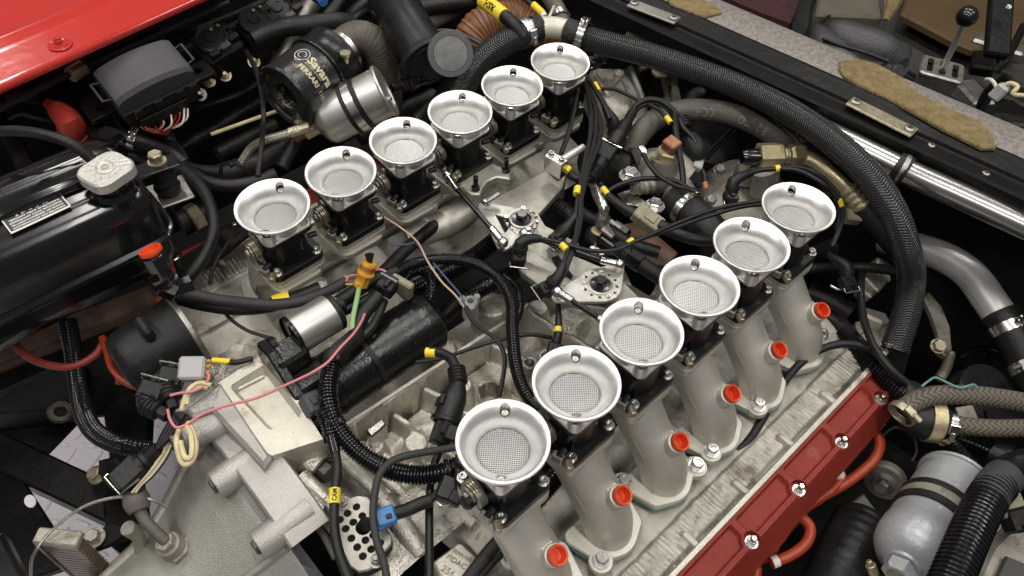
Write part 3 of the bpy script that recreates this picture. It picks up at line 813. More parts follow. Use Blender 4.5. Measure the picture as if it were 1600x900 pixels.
def make_cover(sgn, name, label):
    root = thing(name, (.23, -.19 if sgn > 0 else .59, -.33), label, 'cam cover')
    yw = (lambda v: v) if sgn > 0 else (lambda v: .4 - v)
    bx = [-.075 + S * i for i in range(8)]
    def cov(X, Y):
        y = Y if sgn > 0 else .4 - Y
        u = -.160 - y                                   # 0 at the inner edge
        Z = -.238 - .004 * np.clip(u / .034, 0, 1) - np.clip(u - .0365, 0, 1) * 2.1
        Z -= .012 * sm(u - .0, .0025)
        # recessed panels between the bolt lands, notched round every nut
        ph = ((X - bx[0]) / S) % 1; ph = np.minimum(ph, 1 - ph) * S       # distance to the next nut
        dn = np.hypot(ph, u - .033)
        rec = sm(.0075 - ph, .0035) * sm(np.abs(u - .0178) - .0108, .0022) * sm(.0150 - dn, .003)
        Z -= .0068 * rec
        Z = np.where(dn < .0105, np.minimum(Z, -.2478), Z)
        return Z
    a, c = sorted((yw(-.1595), yw(-.2145)))
    heightfield('cover_shell', -.12, .535, 900, a, c, 100, cov, m_camred, root, sharp=40)
    b = MB(); b.box(.655, .004, .05, fr((.2075, yw(-.2130), -.3555)), .001); b.build('cover_skirt', m_camred, root)
    b = MB(); b.box(.003, .05, .05, fr((.5365, yw(-.187), -.275)), .001); b.build('end_wall', m_camred, root)
    for x in bx[1:-1] if sgn > 0 else bx[:2]:
        b = MB(); M = fr((x, yw(-.193), -.2478)); b.lathe([(.0075, 0), (.0075, .0015), (0, .0015)], 16, M); b.prism(circ(.0055, 6), .0015, .0065, M, c=.0008); b.cyl(.0036, .0075, 12, M, z0=.0062)
        b.build('cover_nut', m_steel, root)
    return root
near = thing('cylinder_head', (.2, -.1, -.35), 'ribbed alloy cylinder head between the red capped runners and the red cover', 'cylinder head')
make_head(1, near)
make_cover(1, 'cam_cover', 'long red crackle painted cam cover with bolted recessed panels, lower right')
far = thing('cylinder_head', (.2, .5, -.35), 'alloy cylinder head under the far row of trumpets', 'cylinder head')
make_head(-1, far)
make_cover(-1, 'cam_cover', 'red cam cover of which only a corner shows below the first far trumpet')
for o_ in bpy.data.objects:
    if o_.name.startswith(('cylinder_head', 'cam_cover')):
        o_.location.z += .036; o_.location.y += -.003 if o_.location.y < .2 else .003
# ------------------------------------------------------------------ throttle bodies with trumpets
def boolean(base_b, cut_b):
    me = bpy.data.meshes.new('a'); me.from_pydata([tuple(v) for v in base_b.v], [], base_b.f)
    mc = bpy.data.meshes.new('c'); mc.from_pydata([tuple(v) for v in cut_b.v], [], cut_b.f)
    for q in (me, mc):
        bm = bmesh.new(); bm.from_mesh(q); bmesh.ops.remove_doubles(bm, verts=bm.verts, dist=1e-6); bmesh.ops.recalc_face_normals(bm, faces=bm.faces); bm.to_mesh(q); bm.free()
    oa = bpy.data.objects.new('a', me); oc = bpy.data.objects.new('c', mc); COL.objects.link(oa); COL.objects.link(oc)
    md = oa.modifiers.new('x', 'BOOLEAN'); md.object = oc; md.operation = 'DIFFERENCE'; md.solver = 'EXACT'
    dg = bpy.context.evaluated_depsgraph_get(); ev = oa.evaluated_get(dg); r = bpy.data.meshes.new_from_object(ev)
    out = MB(); out.add([v.co.copy() for v in r.vertices], [list(p.vertices) for p in r.polygons])
    for o in (oa, oc): bpy.data.objects.remove(o)
    for m_ in (me, mc, r): bpy.data.meshes.remove(m_)
    return out
body0 = thing('throttle_body', (0, 0, 0), '', 'throttle body', 'throttle bodies with silver trumpets')
tr = MB()
tr.lathe([(.0240, -.030), (.0305, -.026), (.0312, -.019), (.034, -.0125), (.0385, -.0072), (.0418, -.0042), (.0429, -.0022), (.0428, -.0006), (.0423, -.0001), (.0403, -.0001), (.0388, -.0008), (.0358, -.0032), (.0325, -.0062), (.0296, -.0096), (.0272, -.0131), (.0256, -.0163), (.0248, -.0190), (.0245, -.0255), (.0240, -.0258), (.0240, -.030)], 72)
cut = MB(); 
for sg in (-1, 1): cut.cyl(.0050, .03, 22, fr((sg * .0238, sg * .0238, -.0145)), 0)
t2 = boolean(tr, cut)
t2.build('trumpet', m_trumpet, body0, sharp=32)
t3 = MB()
for sx, sy in ((-1, -1), (1, 1)):
    t3.lathe([(.0075, -.0265), (.007, -.016), (.006, -.0125)], 14, fr((sx * .0238, sy * .0238, 0)))
for sx, sy in ((-1, 1), (1, -1)):
    t3.lathe([(.006, -.0265), (.005, -.018), (.004, -.016)], 12, fr((sx * .0225, sy * .0225, 0)))
ring = [circ(.0246, 40)]
t3.prism(rrect(.0605, .0605, .008, 5), -.0292, -.0262, None, c=.0006, holes=ring)
t3.build('trumpet_flange', m_tflange, body0, sharp=32)
for sg in (-1, 1):
    b = MB(); b.capscrew(.0037, .004, fr((sg * .0238, sg * .0238, -.0144))); b.build('trumpet_screw', m_steel, body0)
b = MB()
R_ = .0244; k = -R_
rot30 = Matrix.Rotation(math.radians(44), 4, 'Z')
while k < R_:
    half = math.sqrt(max(0, R_ * R_ - k * k))
    if half > .002:
        for ori in (0, 1):
            n_ = 10; pts = []
            for i in range(n_ + 1):
                t = -half + 2 * half * i / n_
                x, y = (t, k) if ori == 0 else (k, t)
                pts.append(rot30 @ V((x, y, -.0222 + (.00025 if ori else 0) - 2.2 * (x * x + y * y) * .6)))
            b.tube(pts, .00056, 4, raw=True, caps=False)
    k += .00205
b.build('wire_screen', m_mesh, body0)
b = MB()
b.prism(rrect(.060, .060, .008, 4), -.036, -.0294, None, c=.0005)
b.lathe([(.0268, -.0365), (.0268, -.036), (.0272, -.070), (.0285, -.078)], 40)
b.box(.050, .024, .030, fr((0, 0, -.058)), .004)
b.prism(rrect(.070, .070, .009, 4), -.0885, -.0785, None, c=.0012)
for sx in (-1, 1):
    for sy in (-1, 1):
        b.add([(sx * .013, sy * .022, -.078), (sx * .022, sy * .013, -.078), (sx * .028, sy * .028, -.0782), (sx * .019, sy * .019, -.062)], [[0, 2, 3], [2, 1, 3], [0, 3, 1]])
b.build('body', m_black, body0, sharp=30)
b = MB()
b.lathe([(.0262, -.0255), (0, -.034)], 24)
b.build('bore_floor', m_black, body0)
for sx in (-1, 1):
    for sy in (-1, 1):
        b = MB(); b.lathe([(.0062, 0), (.0062, .0008), (0, .0008)], 14, fr((sx * .0275, sy * .0275, -.0785))); b.capscrew(.0046, .0048, fr((sx * .0275, sy * .0275, -.0778)))
        b.build('base_screw', m_steel, body0)
b = MB()
b.prism(rrect(.069, .069, .009, 4), -.0965, -.0887, None, c=.0006)
b.prism(rrect(.070, .070, .0095, 4), -.1065, -.0968, None, c=.0004)
b.build('adapter_plate', m_runner, body0)
# throttle spindle with return spring and lever on the side facing the gap
b = MB(); M = fr((-.024, .002, -.056), (-1, 0, 0))
b.cyl(.0075, .009, 18, M); b.cyl(.0042, .020, 12, M)
b.build('spindle_boss', m_black, body0)
b = MB()
for i in range(3):
    pts = [M @ V((.0112 * math.cos(a), .0112 * math.sin(a), .0075 + .0026 * (i + a / 6.283))) for a in [2 * math.pi * j / 16 for j in range(17)]]
    b.tube(pts, .0013, 6, raw=True)
b.build('return_spring', m_zinc, body0)
b = MB()
b.prism(hull_round([(0, 0, .010), (.004, .0195, .005)], 10), .0165, .0187, M, c=.0004)
b.prism(hull_round([(0, 0, .008), (.014, -.010, .004)], 10), .005, .0068, M, c=.0004)
b.cyl(.0052, .004, 14, M, z0=.0185)
b.build('throttle_lever', m_plate, body0)
b = MB(); b.cyl(.0036, .011, 10, fr((-.030, -.019, -.067), (-1, -.3, 0))); b.build('vacuum_nipple', m_plastic, body0)
b = MB(); b.cyl(.0036, .011, 10, fr((.026, -.016, -.060), (1, -.3, 0))); b.build('vacuum_nipple', m_plastic, body0)
b = MB(); b.cyl(.0062, .010, 14, fr((.025, -.010, -.048), (1, -.12, 0)), .0008); b.cyl(.0046, .005, 14, fr((.0345, -.0113, -.048), (1, -.12, 0)))
b.build('idle_screw', m_zinc, body0)
b = MB(); b.box(.008, .012, .011, fr((-.0395, -.020, -.072), (0, 0, 1), (1, .3, 0)), .001); b.build('spindle_clip', m_plate, body0)
b = MB(); b.cyl(.0042, .012, 12, fr((-.034, -.029, -.074), (-.6, -.8, .2))); b.build('clip_pin', m_zinc, body0)
near_lab = ['nearest throttle body with silver trumpet, beside the black corrugated loom', 'second throttle body of the near row, silver trumpet over its black barrel', 'third throttle body of the near row, behind it the lower linkage plate', 'fourth throttle body of the near row, silver trumpet over its black barrel', 'fifth throttle body of the near row, next to last towards the beam', 'last throttle body of the near row, silver trumpet below the gold fittings']
far_lab = ['first throttle body of the far row, silver trumpet above the red cover corner', 'second throttle body of the far row, tan wire starting at its base', 'third throttle body of the far row, its link rod going to the upper linkage plate', 'fourth throttle body of the far row, below the silver canister', 'fifth throttle body of the far row, next to the last trumpet', 'last throttle body of the far row, silver trumpet under the white pipe']
mesh_rot = [44, 47, 40, 38, 60, 58, 30, 28, 48, 70, 20, 52]
def place(o, loc, u, a):
    e1 = V((math.cos(u), 0, math.sin(u))); e2 = V((0, math.cos(a), math.sin(a))); e3 = e1.cross(e2).normalized(); e2 = e3.cross(e1)
    m = Matrix((e1, e2, e3)).transposed().to_4x4(); o.rotation_euler = m.to_euler(); o.location = loc
for i in range(12):
    o = body0 if i == 0 else copy_tree(body0)
    k = i % 6
    if i < 6: place(o, (S * k, 0, 0), .0288, -.0277); o['label'] = near_lab[k]
    else: place(o, (.0063 + S * .996 * k, .4024, -.0122), .0424, .0571); o['label'] = far_lab[k]
    for ch in o.children:
        if ch.name.startswith('wire_screen'): ch.rotation_euler.z = math.radians(mesh_rot[i] - 44)
# ------------------------------------------------------------------ intake runners
def make_runner(sgn):
    root = thing('intake_runner', (0, 0, -.25), '', 'intake runner', 'cast intake runners of the near row' if sgn < 0 else 'cast intake runners of the far row')
    b = MB()
    path = [V((0, 0, -.098)), V((0, sgn * .012, -.113)), V((0, sgn * .036, -.137)), V((0, sgn * .060, -.160)), V((0, sgn * .0755, -.180)), V((0, sgn * .081, -.206))]
    b.tube(path, .0262, 36, step=.006, rf=lambda t: 1.14 - .15 * min(1, t * 2.2) + .03 * t)
    b.prism(rrect(.066, .066, .014, 5), -.118, -.1068, None, cb=.004)
    b.build('pipe', m_runner, root, sharp=50)
    b = MB()                                            # thin casting web down one edge
    yz = [(sgn * .010, -.108), (sgn * .034, -.129), (sgn * .060, -.152), (sgn * .076, -.174), (sgn * .088, -.2015), (sgn * .072, -.2015), (sgn * .060, -.178), (sgn * .034, -.149), (sgn * .004, -.122)]
    Mw = Matrix(((0, 0, 1, -.0245), (1, 0, 0, 0), (0, 1, 0, 0), (0, 0, 0, 1)))
    b.prism(yz, -.002, .002, Mw, c=.001)
    b.build('web', m_runner, root)
    b = MB()
    out = hull_round([(-.036, sgn * .062, .0105), (.036, sgn * .062, .0105), (0, sgn * .083, .0315), (.028, sgn * .094, .0090), (-.028, sgn * .094, .0090)], 12)
    b.prism(out, -.2090, -.2005, None, c=.0015); b.build('flange', m_runner, root)
    b = MB(); b.prism([(x * 1.012, (y - sgn * .08) * 1.015 + sgn * .08) for x, y in out], -.2120, -.2092, None); b.build('gasket', m_teal, root)
    if sgn < 0:
        d_ = V((0, -.42, .91)).normalized(); c0 = V((0.004, -.079, -.128))
        b = MB(); M = fr(c0, d_, (1, 0, 0)); b.lathe([(.0150, -.026), (.0120, 0), (.0105, .001), (.0078, .001), (.0078, -.004), (0, -.004)], 26, M)
        b.box(.021, .016, .024, M @ Matrix.Translation((0, .009, -.0165)), .004)
        b.build('port_boss', m_runner, root)
    return root
rl = ['nearest cast intake runner, cut by the bottom edge', 'second cast intake runner from the bottom edge', 'third cast intake runner from the bottom edge', 'fourth cast intake runner, counted from the bottom edge', 'fifth cast intake runner, next to last towards the braided hose', 'last cast intake runner, nearest the braided hose']
cl = ['red plastic cap on the nearest runner at the bottom edge', 'red plastic cap on the second runner from the bottom edge', 'red plastic cap on the third runner from the bottom edge', 'red plastic cap on the fourth runner from the bottom edge', 'red plastic cap on the fifth runner, next to last', 'red plastic cap on the last runner, near the braided hose']
r0 = make_runner(-1)
cap0 = None
for k in range(6):
    o = r0 if k == 0 else copy_tree(r0)
    o.location.x = S * k + .001; o['label'] = rl[k]
    c0 = V((.004 + S * k + .001, -.079, -.128)); d_ = V((0, -.42, .91)).normalized()
    if cap0 is None:
        b = MB(); b.lathe([(.0070, -.003), (.0070, .0012), (.0102, .0014), (.0106, .0022), (.0103, .0072), (.0096, .0080), (.0080, .0074), (.0074, .0015), (.0070, -.0035), (.0035, -.0040), (0, -.0032)], 30, fr(c0, d_, (1, 0, 0)))
        cap0 = b.build('red_cap', m_redcap, None, cl[0], 'plastic cap', 'red caps plugging the runners', loc=c0)
    else:
        c = cap0.copy(); COL.objects.link(c); c.location = c0; c['label'] = cl[k]
runners = [o for o in bpy.data.objects if o.name.startswith('intake_runner')]
for k, px, py in ((0, 800, 870), (1, 939, 876), (1, 974, 754), (2, 1088, 728), (3, 1111, 705), (3, 1117, 632), (4, 1184, 634), (5, 1283, 525), (2, 1050, 678)):
    p = P(px, py, -.1995); pr_ = [o for o in runners if abs(o.location.x - S * k - .001) < .01][0]
    b = MB(); M = fr(p); b.lathe([(.0095, 0), (.0095, .0018), (0, .0018)], 18, M); b.prism(circ(.0075, 6), .0018, .0088, M, c=.001); b.lathe([(.0062, .0085), (.0058, .0105), (.0042, .0105), (.004, .007), (0, .007)], 16, M)
    b.build('flange_nut', m_steel, pr_)
    b = MB(); b.cyl(.0135, .009, 22, fr((p.x, p.y, -.2092))); b.build('flange_ear', m_runner, pr_)
l0 = make_runner(1)
fl = ['first cast runner of the far row, under the trumpet at the red cover corner', 'second cast runner of the far row, under its black barrel', 'third cast runner of the far row, above the blue wire', 'fourth cast runner of the far row, behind the studded bracket arm', 'fifth cast runner of the far row, behind the linkage arm', 'last cast runner of the far row, beside the hanging black wires']
for k in range(6):
    o = l0 if k == 0 else copy_tree(l0)
    o.location = (.0063 + S * .996 * k, .4024, -.25 - .0122); o['label'] = fl[k]
# ------------------------------------------------------------------ left side of the bay
def span(b, A, B_, r, n=20, **k):                      # cylinder between two world points
    d_ = B_ - A; b.cyl(r, d_.length, n, fr(A, d_), **k); return b
def yz(x0): return Matrix(((0, 0, 1, x0), (1, 0, 0, 0), (0, 1, 0, 0), (0, 0, 0, 1)))
def clamp_parts(parent, p, axis, r, wd=.010, m=None, screw=True, sdir=(0, 0, 1)):
    M = fr(p, axis)
    b = MB(); b.lathe([(r + .0003, -wd / 2), (r + .0016, -wd / 2), (r + .0018, 0), (r + .0016, wd / 2), (r + .0003, wd / 2)], 28, M)
    o = b.build('clamp_band', m or m_steel, parent)
    if screw:
        ax = V(axis).normalized(); s_ = V(sdir); s_ = (s_ - ax * s_.dot(ax)).normalized(); t_ = ax.cross(s_)
        b = MB(); c0 = p + s_ * (r + .004)
        b.box(.013, wd * 1.05, .006, fr(c0, s_, t_), .001); b.cyl(.0038, .012, 10, fr(c0 + t_ * .004 + s_ * .001, t_))
        b.build('clamp_screw', m or m_steel, parent)
def hose(name, label, cat, m, rpx, pts, n=18, group=None, **k):
    return wire(name, label, cat, m, rpx, pts, n=n, group=group, **k)
# gas strut style rod under the wing
root = thing('rod', P(180, 92, -.02), 'long thin black rod running under the edge of the red panel', 'rod')
b = MB(); b.tube([P(-20, 180, -.02), P(115, 113, -.02), P(358, 4, -.02)], .0042, 10); b.build('rod_shaft', m_gplastic, root)
b = MB(); span(b, P(110, 118, -.02), P(131, 104, -.02), .0105, 18); b.build('rod_collar', m_brass, root)
b = MB(); span(b, P(131, 104, -.02), P(140, 99, -.02), .0125, 18); b.build('rod_end_cap', m_rubber, root)
b = MB(); span(b, P(138, 100, -.021), P(250, 47, -.021), .0075, 14); b.build('rod_sleeve', m_frame, root)
wire('rail', 'black edge rail under the red panel behind the fuse box', 'rail', m_frame, 7, [(60, 160, -.06), (190, 95, -.06), (340, 35, -.06), (480, -25, -.06)])
wire('rail', 'dark lower rail running behind the relays at the top left', 'rail', m_bay, 9, [(130, 165, -.10), (290, 80, -.10), (420, 18, -.10), (470, -5, -.10)])
# fuse box with wires
zc = .012
A, B_ = P(163, 131, zc), P(284, 86, zc)
ux = (B_ - A); Lf = ux.length; ux.normalize(); c0 = P(222, 108, zc)
root = thing('fuse_box', (c0.x, c0.y, zc - .07), 'black fuse box with domed dark grey lid and wires hanging below', 'fuse box')
M = fr((c0.x, c0.y, zc), (-.10, -.22, 1), ux)
b = MB(); nseg = 14; hw = .033
vs = []; fs = []
for i in range(nseg + 1):
    t = i / nseg; x = (t - .5) * Lf; dome = .007 * (1 - (2 * t - 1) ** 2)
    e = .003 if i in (0, nseg) else 0
    for y, z in ((-hw, -.022), (-hw, -.004 + dome - e), (-hw + .005, .001 + dome - e), (hw - .005, .001 + dome - e), (hw, -.004 + dome - e), (hw, -.022)):
        vs.append((x, y, z))
for i in range(nseg):
    for k in range(5): fs.append([i * 6 + k, i * 6 + k + 1, i * 6 + k + 7, i * 6 + k + 6][::-1])
fs.append(list(range(6))); fs.append([nseg * 6 + k for k in range(5, -1, -1)])
b.add(vs, fs, M); b.build('lid', m_gplastic, root, sharp=25)
b = MB(); b.box(Lf * 1.01, hw * 2 + .004, .020, M @ Matrix.Translation((0, 0, -.032)), .003); b.box(Lf * .94, hw * 2 - .004, .024, M @ Matrix.Translation((0, 0, -.050)), .003)
b.build('housing', m_plastic, root)
b = MB(); b.box(Lf * 1.03, hw * 2 + .008, .0035, M @ Matrix.Translation((0, 0, -.0225)), .001); b.build('lid_rim', m_plastic, root)
for t in (-.32, -.05, .24, .42):
    b = MB(); b.box(.012, .004, .014, M @ Matrix.Translation((Lf * t, -hw - .003, -.030)), .001); b.build('clip', m_plastic, root)
for t in (-.26, -.1, .06, .22):
    b = MB(); b.box(.018, .004, .018, M @ Matrix.Translation((Lf * t, -hw - .001, -.052)), .001); b.build('wire_cover', m_plastic, root)
for sg in (-1, 1):
    b = MB(); b.tube([M @ V((sg * Lf * .5, -hw * .45, -.010)), M @ V((sg * (Lf * .5 + .011), -hw * .45, -.007)), M @ V((sg * (Lf * .5 + .011), hw * .55, -.007)), M @ V((sg * Lf * .5, hw * .55, -.010))], .0016, 6, raw=True)
    b.build('lid_latch', m_gplastic, root)
for sg, (px, py) in ((-1, (157, 171)), (1, (310, 114))):
    p = P(px, py, -.055); M2 = fr(p, (-.1, -.2, 1), ux)
    b = MB(); b.prism(rrect(.040, .032, .005), -.004, .004, M2, c=.001, holes=[circ(.0062, 14)]); b.box(.014, .030, .035, M2 @ Matrix.Translation((-sg * .016, 0, -.016)), .002)
    b.build('mount_ear', m_plastic, root)
fan = [((218, 182), (222, 196, ), (240, 206), m_white), ((224, 181), (230, 198), (246, 204), m_white), ((246, 172), (256, 192), (248, 206), m_white), ((265, 166), (268, 194), (255, 206), m_white), ((288, 158), (285, 192), (262, 204), m_white), ((291, 152), (292, 185), (266, 202), m_white), ((208, 188), (226, 202), (250, 208), m_orw), ((232, 178), (240, 194), (253, 208), m_redw), ((252, 172), (250, 190), (256, 208), m_redw), ((272, 164), (274, 184), (258, 206), m_redw), ((279, 160), (280, 186), (260, 207), m_redw), ((212, 185), (235, 205), (252, 209), m_redw)]
for i, (a, c, e, m_) in enumerate(fan):
    b = MB(); b.tube([P(*a, -.045), P(*c, -.06), P(*e, -.078), P(259, 211, -.085)], .0013, 6); b.build('wire', m_, root)
b = MB(); b.tube([P(257, 206, -.10), P(264, 216, -.11), P(278, 232, -.12), P(290, 250, -.13)], .0062, 10); b.build('wire_sleeve', m_wire, root)
# relays on the bulkhead shelf
for i, (px, py, lab) in enumerate(((338, 62, 'nearest black relay socket, right of the fuse box'), (404, 32, 'middle black relay socket at the top edge'), (440, 15, 'farthest black relay socket at the top edge, beside the open pipe end'))):
    p = P(px, py, -.03); ux2 = P(px + 30, py - 13, -.03) - p; M = fr(p, (-.15, -.35, 1), ux2)
    root = thing('relay_socket', (p.x, p.y, p.z - .06), lab, 'relay', 'relay sockets behind the fuse box')
    b = MB(); b.box(.062, .046, .045, M @ Matrix.Translation((0, 0, -.030)), .004); b.build('socket_base', m_plastic, root)
    b = MB(); b.lathe([(.024, -.008), (.024, .001), (.021, .003), (.019, .001), (.009, .001), (.008, .003), (0, .003)], 20, M @ Matrix.Translation((-.004, .006, 0))); b.build('round_cover', m_plastic, root)
    for q, (dx, dy) in enumerate(((-.016, -.018), (.004, -.016), (.022, -.010), (.02, .012))):
        b = MB(); b.box(.016, .010, .010, M @ Matrix.Translation((dx, dy, -.002)), .0012); b.build('locking_tab', m_gplastic if q == 1 else m_plastic, root)
    for q in range(2):
        b = MB(); b.cyl(.0026, .004, 8, M @ Matrix.Translation((.004 + .012 * q, .017, .001))); b.build('terminal', m_zinc, root)
# studs and bolts on the side panel
for px, py, lab, m_ in ((352, 118, 'steel ball stud right of the fuse box', m_zinc), (327, 127, 'gold cupped washer beside the fuse box ear', m_brass), (313, 148, 'small steel stud below the fuse box ear', m_steel_d), (397, 97, 'gold bolt above the black oil can', m_brass), (303, 55, 'gold bolt between the rod and the nearest relay', m_brass), (385, 76, 'white tipped plug beside the nearest relay', m_white)):
    p = P(px, py, -.09); b = MB(); M = fr(p, (-.3, -.8, .8)); b.lathe([(.0095, 0), (.0095, .0025), (0, .0025)], 16, M)
    b.prism(circ(.006, 6), .0025, .008, M, c=.001); b.cyl(.0034, .017, 12, M, z0=.0025)
    b.build('stud', m_, None, lab, 'stud')
# red battery terminal boot and its cables
root = thing('terminal_boot', P(108, 195, -.10), 'red rubber boot over a cable terminal left of the fuse box', 'terminal boot')
b = MB(); pts = [P(72, 160, -.065), P(84, 168, -.06), P(97, 178, -.052), P(108, 190, -.052), P(113, 206, -.085)]
b.tube(pts, .0165, 22, rf=lambda t: (.42 if t < .12 else .42 + .40 * min(1, (t - .12) * 4)) + .28 * max(0, min(1, (t - .35) * 2.2)))
b.build('boot_body', m_redboot, root)
b = MB(); b.lathe([(.0185, -.003), (.0198, 0), (.0185, .003), (.014, .004)], 24, fr(P(114, 205, -.082), P(108, 190, -.052) - P(114, 208, -.092))); b.build('boot_lip', m_redboot, root)
b = MB(); span(b, P(116, 208, -.095), P(119, 212, -.11), .012, 14); b.build('terminal_stud', m_steel, root)
wire('cable', 'thick black cable entering the red boot from the upper left', 'cable', m_rubber, 9, [(15, 150, -.07), (45, 152, -.065), (75, 161, -.063)])
wire('cable', 'black cable leaving the red boot to the right', 'cable', m_wire, 8, [(122, 200, -.085), (150, 207, -.085), (185, 214, -.09), (215, 222, -.10), (250, 232, -.12)])
wire('bracket', 'dark red bracket below the red boot', 'bracket', m_redhose, 6, [(118, 212, -.11), (135, 217, -.11), (155, 214, -.11)])
hose('hose', 'black hose arching over the expansion tank to its filler neck', 'hose', m_rubber, 8.5, [(-20, 206, .03), (30, 205, .045), (75, 212, .05), (110, 224, .045), (145, 250, .025)])
root = thing('hose_tee', P(205, 215, -.07), 'black hose tee with steel clip between red boot and tank cap', 'hose')
b = MB(); b.tube([P(165, 208, -.07), P(185, 212, -.065), P(206, 217, -.065), P(235, 228, -.08), P(268, 240, -.10), P(290, 255, -.11)], .0095, 14); b.build('hose_body', m_rubber, root)
b = MB(); b.tube([P(190, 216, -.064), P(180, 224, -.05), P(172, 232, -.045)], .0075, 12); b.build('branch', m_gloss, root)
clamp_parts(root, P(207, 218, -.065), P(235, 228, -.08) - P(185, 212, -.065), .0105, .009)
# wires behind the boot
wire('wire', 'thin grey wire left of the red boot', 'wire', m_gplastic, 3, [(14, 186, -.08), (32, 178, -.075), (55, 184, -.08), (85, 190, -.10)])
wire('hose', 'dark upright hose at the left edge behind the tank', 'hose', m_rubber, 14, [(-5, 180, -.12), (18, 215, -.13), (40, 260, -.14)])
# ------------------------------------------------------------------ expansion tank
yF = P(137, 436, -.075).y; xR = P(272, 372, -.075).x; xL = -.62
tank = thing('expansion_tank', ((xL + xR) / 2 + .1, yF + .09, -.14), 'glossy black expansion tank with silver cap and white bordered label', 'coolant tank')
sec = [(0, -.078), (-.0065, -.077), (-.0075, -.073), (-.0065, -.069), (0, -.068), (.003, -.050), (.007, -.028), (.013, -.014), (.022, -.005), (.033, -.001), (.040, .0), (.043, .0026), (.047, .0030), (.050, .0004), (.094, .0012), (.097, .005), (.102, .0055), (.105, .0018), (.118, .0016), (.130, .0), (.143, -.008), (.150, -.022), (.153, -.05), (.153, -.10), (.14, -.128), (.02, -.128), (.004, -.118), (.001, -.10)]
cy, czz = .075, -.055
b = MB(); stations = [(xL, 1.0), (xL + .3, 1), (xR - .19, 1.0), (xR - .03, 1.0), (xR - .018, .992), (xR - .009, .965), (xR - .003, .925), (xR, .86), (xR + .0005, .5), (xR + .0005, .02)]
n = len(sec); vs = []; fs = []
for x, s_ in stations:
    for y, z in sec: vs.append((x, yF + cy + (y - cy) * s_, czz + (z - czz) * s_))
for i in range(len(stations) - 1):
    for k in range(n):
        k2 = (k + 1) % n; fs.append([i * n + k, (i + 1) * n + k, (i + 1) * n + k2, i * n + k2])
b.add(vs, fs); b.build('tank_body', m_gloss, tank, sharp=50)
b = MB(); b.tube([V((xR - .05, yF - .002, -.073)), V((xR - .012, yF + .002, -.073)), V((xR + .006, yF + .018, -.073)), V((xR + .009, yF + .05, -.072)), V((xR + .009, yF + .11, -.072)), V((xR, yF + .152, -.072))], .0042, 8)
b.build('seam_flange', m_gloss, tank)
for (x0, x1, dy, dz) in ((xR - .16, xR - .035, .060, .004),):
    b = MB(); b.tube([V((x0, yF + dy, -.004)), V((x0 + .02, yF + dy, dz)), V((x1 - .02, yF + dy, dz)), V((x1, yF + dy + .01, -.006))], .0085, 12); b.build('pressed_swage', m_gloss, tank)
# label with white border, lettering upside down as it faces the other way
la = [P(1, 344, .0035), P(94, 302, .0035), P(112, 322, .0035), P(17, 366, .0035)]
lc = (la[0] + la[1] + la[2] + la[3]) / 4; lx = (la[1] - la[0]); lw = lx.length; lh = abs((la[3] - la[0]).y) * 1.0
Ml = fr(lc, (0, 0, 1), -lx)
b = MB(); b.box(lw, lh, .0012, Ml, .0003); b.build('label_border', m_print, tank)
b = MB(); b.box(lw * .955, lh * .84, .0012, Ml @ Matrix.Translation((0, 0, .0004)), .0002); b.build('label_ground', m_gplastic, tank)
for i, (s_, sz) in enumerate((('RADIATORE CON ANTICONGELANTE', .0056), ('KUHLER MIT GEFRIERSCHUTZMITTEL', .0054), ('RADIATOR WITH ANTIFREEZE', .0054), ('RADIATEUR AVEC ANTIGEL', .0054), ('-20  C  =  -4  F', .0074))):
    vs, fs = text_mesh(s_, sz * lh / .045, .0001, bold=.0001)
    wmax = max(v.x for v in vs) - min(v.x for v in vs); k = min(1.3, lw * .86 / wmax)
    b = MB(); b.add([(v.x * k, v.y, v.z) for v in vs], fs, Ml @ Matrix.Translation((0, lh * (.33 - .165 * i), .00112))); b.build('label_lettering', m_print, tank, smooth=False)
# filler neck and cap
cp = P(164, 262, .032)
b = MB(); b.cyl(.019, .045, 24, fr((cp.x, cp.y, -.022))); b.lathe([(.026, 0), (.023, .006), (.019, .007)], 24, fr((cp.x, cp.y, .0))); b.build('filler_neck', m_gloss, tank)
capt = thing('radiator_cap', (cp.x, cp.y, .018), 'pressed silver radiator cap with lobed corners on the black tank', 'radiator cap')
Mc = fr(cp, (0, 0, 1), (1, .28, 0))
lob = [((.0400 + .0032 * math.cos(4 * a + math.pi) * 1.0) * math.cos(a) * 1.12 * .64, .64 * (.0400 + .0032 * math.cos(4 * a + math.pi)) * math.sin(a)) for a in [2 * math.pi * k_ / 64 for k_ in range(64)]]
b = MB(); b.prism(lob, -.013, .0, Mc, c=.002); b.build('cap_shell', m_cap, capt, sharp=30)
b = MB(); b.lathe([(.0105, 0), (.0105, .0010), (.0090, .0016), (.0078, .0006), (.0046, .0006), (.0042, .0014), (0, .0014)], 28, Mc); b.build('pressed_ring', m_cap, capt)
b = MB(); b.lathe([(.0036, .0012), (.0034, .0022), (0, .0024)], 18, Mc); b.build('centre_rivet', m_zinc, capt)
for r_, nt in ((.0145, 22), (.0185, 28)):
    for k_ in range(nt):
        a = 2 * math.pi * k_ / nt
        if abs(math.sin(a)) < .25: continue
        b = MB(); b.box(.0016, .0035, .0008, Mc @ Matrix.Rotation(a, 4, 'Z') @ Matrix.Translation((r_, 0, .0002)) @ Matrix.Rotation(math.pi / 2, 4, 'Z'), .0002)
        if k_ % 2: b.build('embossed_stroke', m_cap, capt)
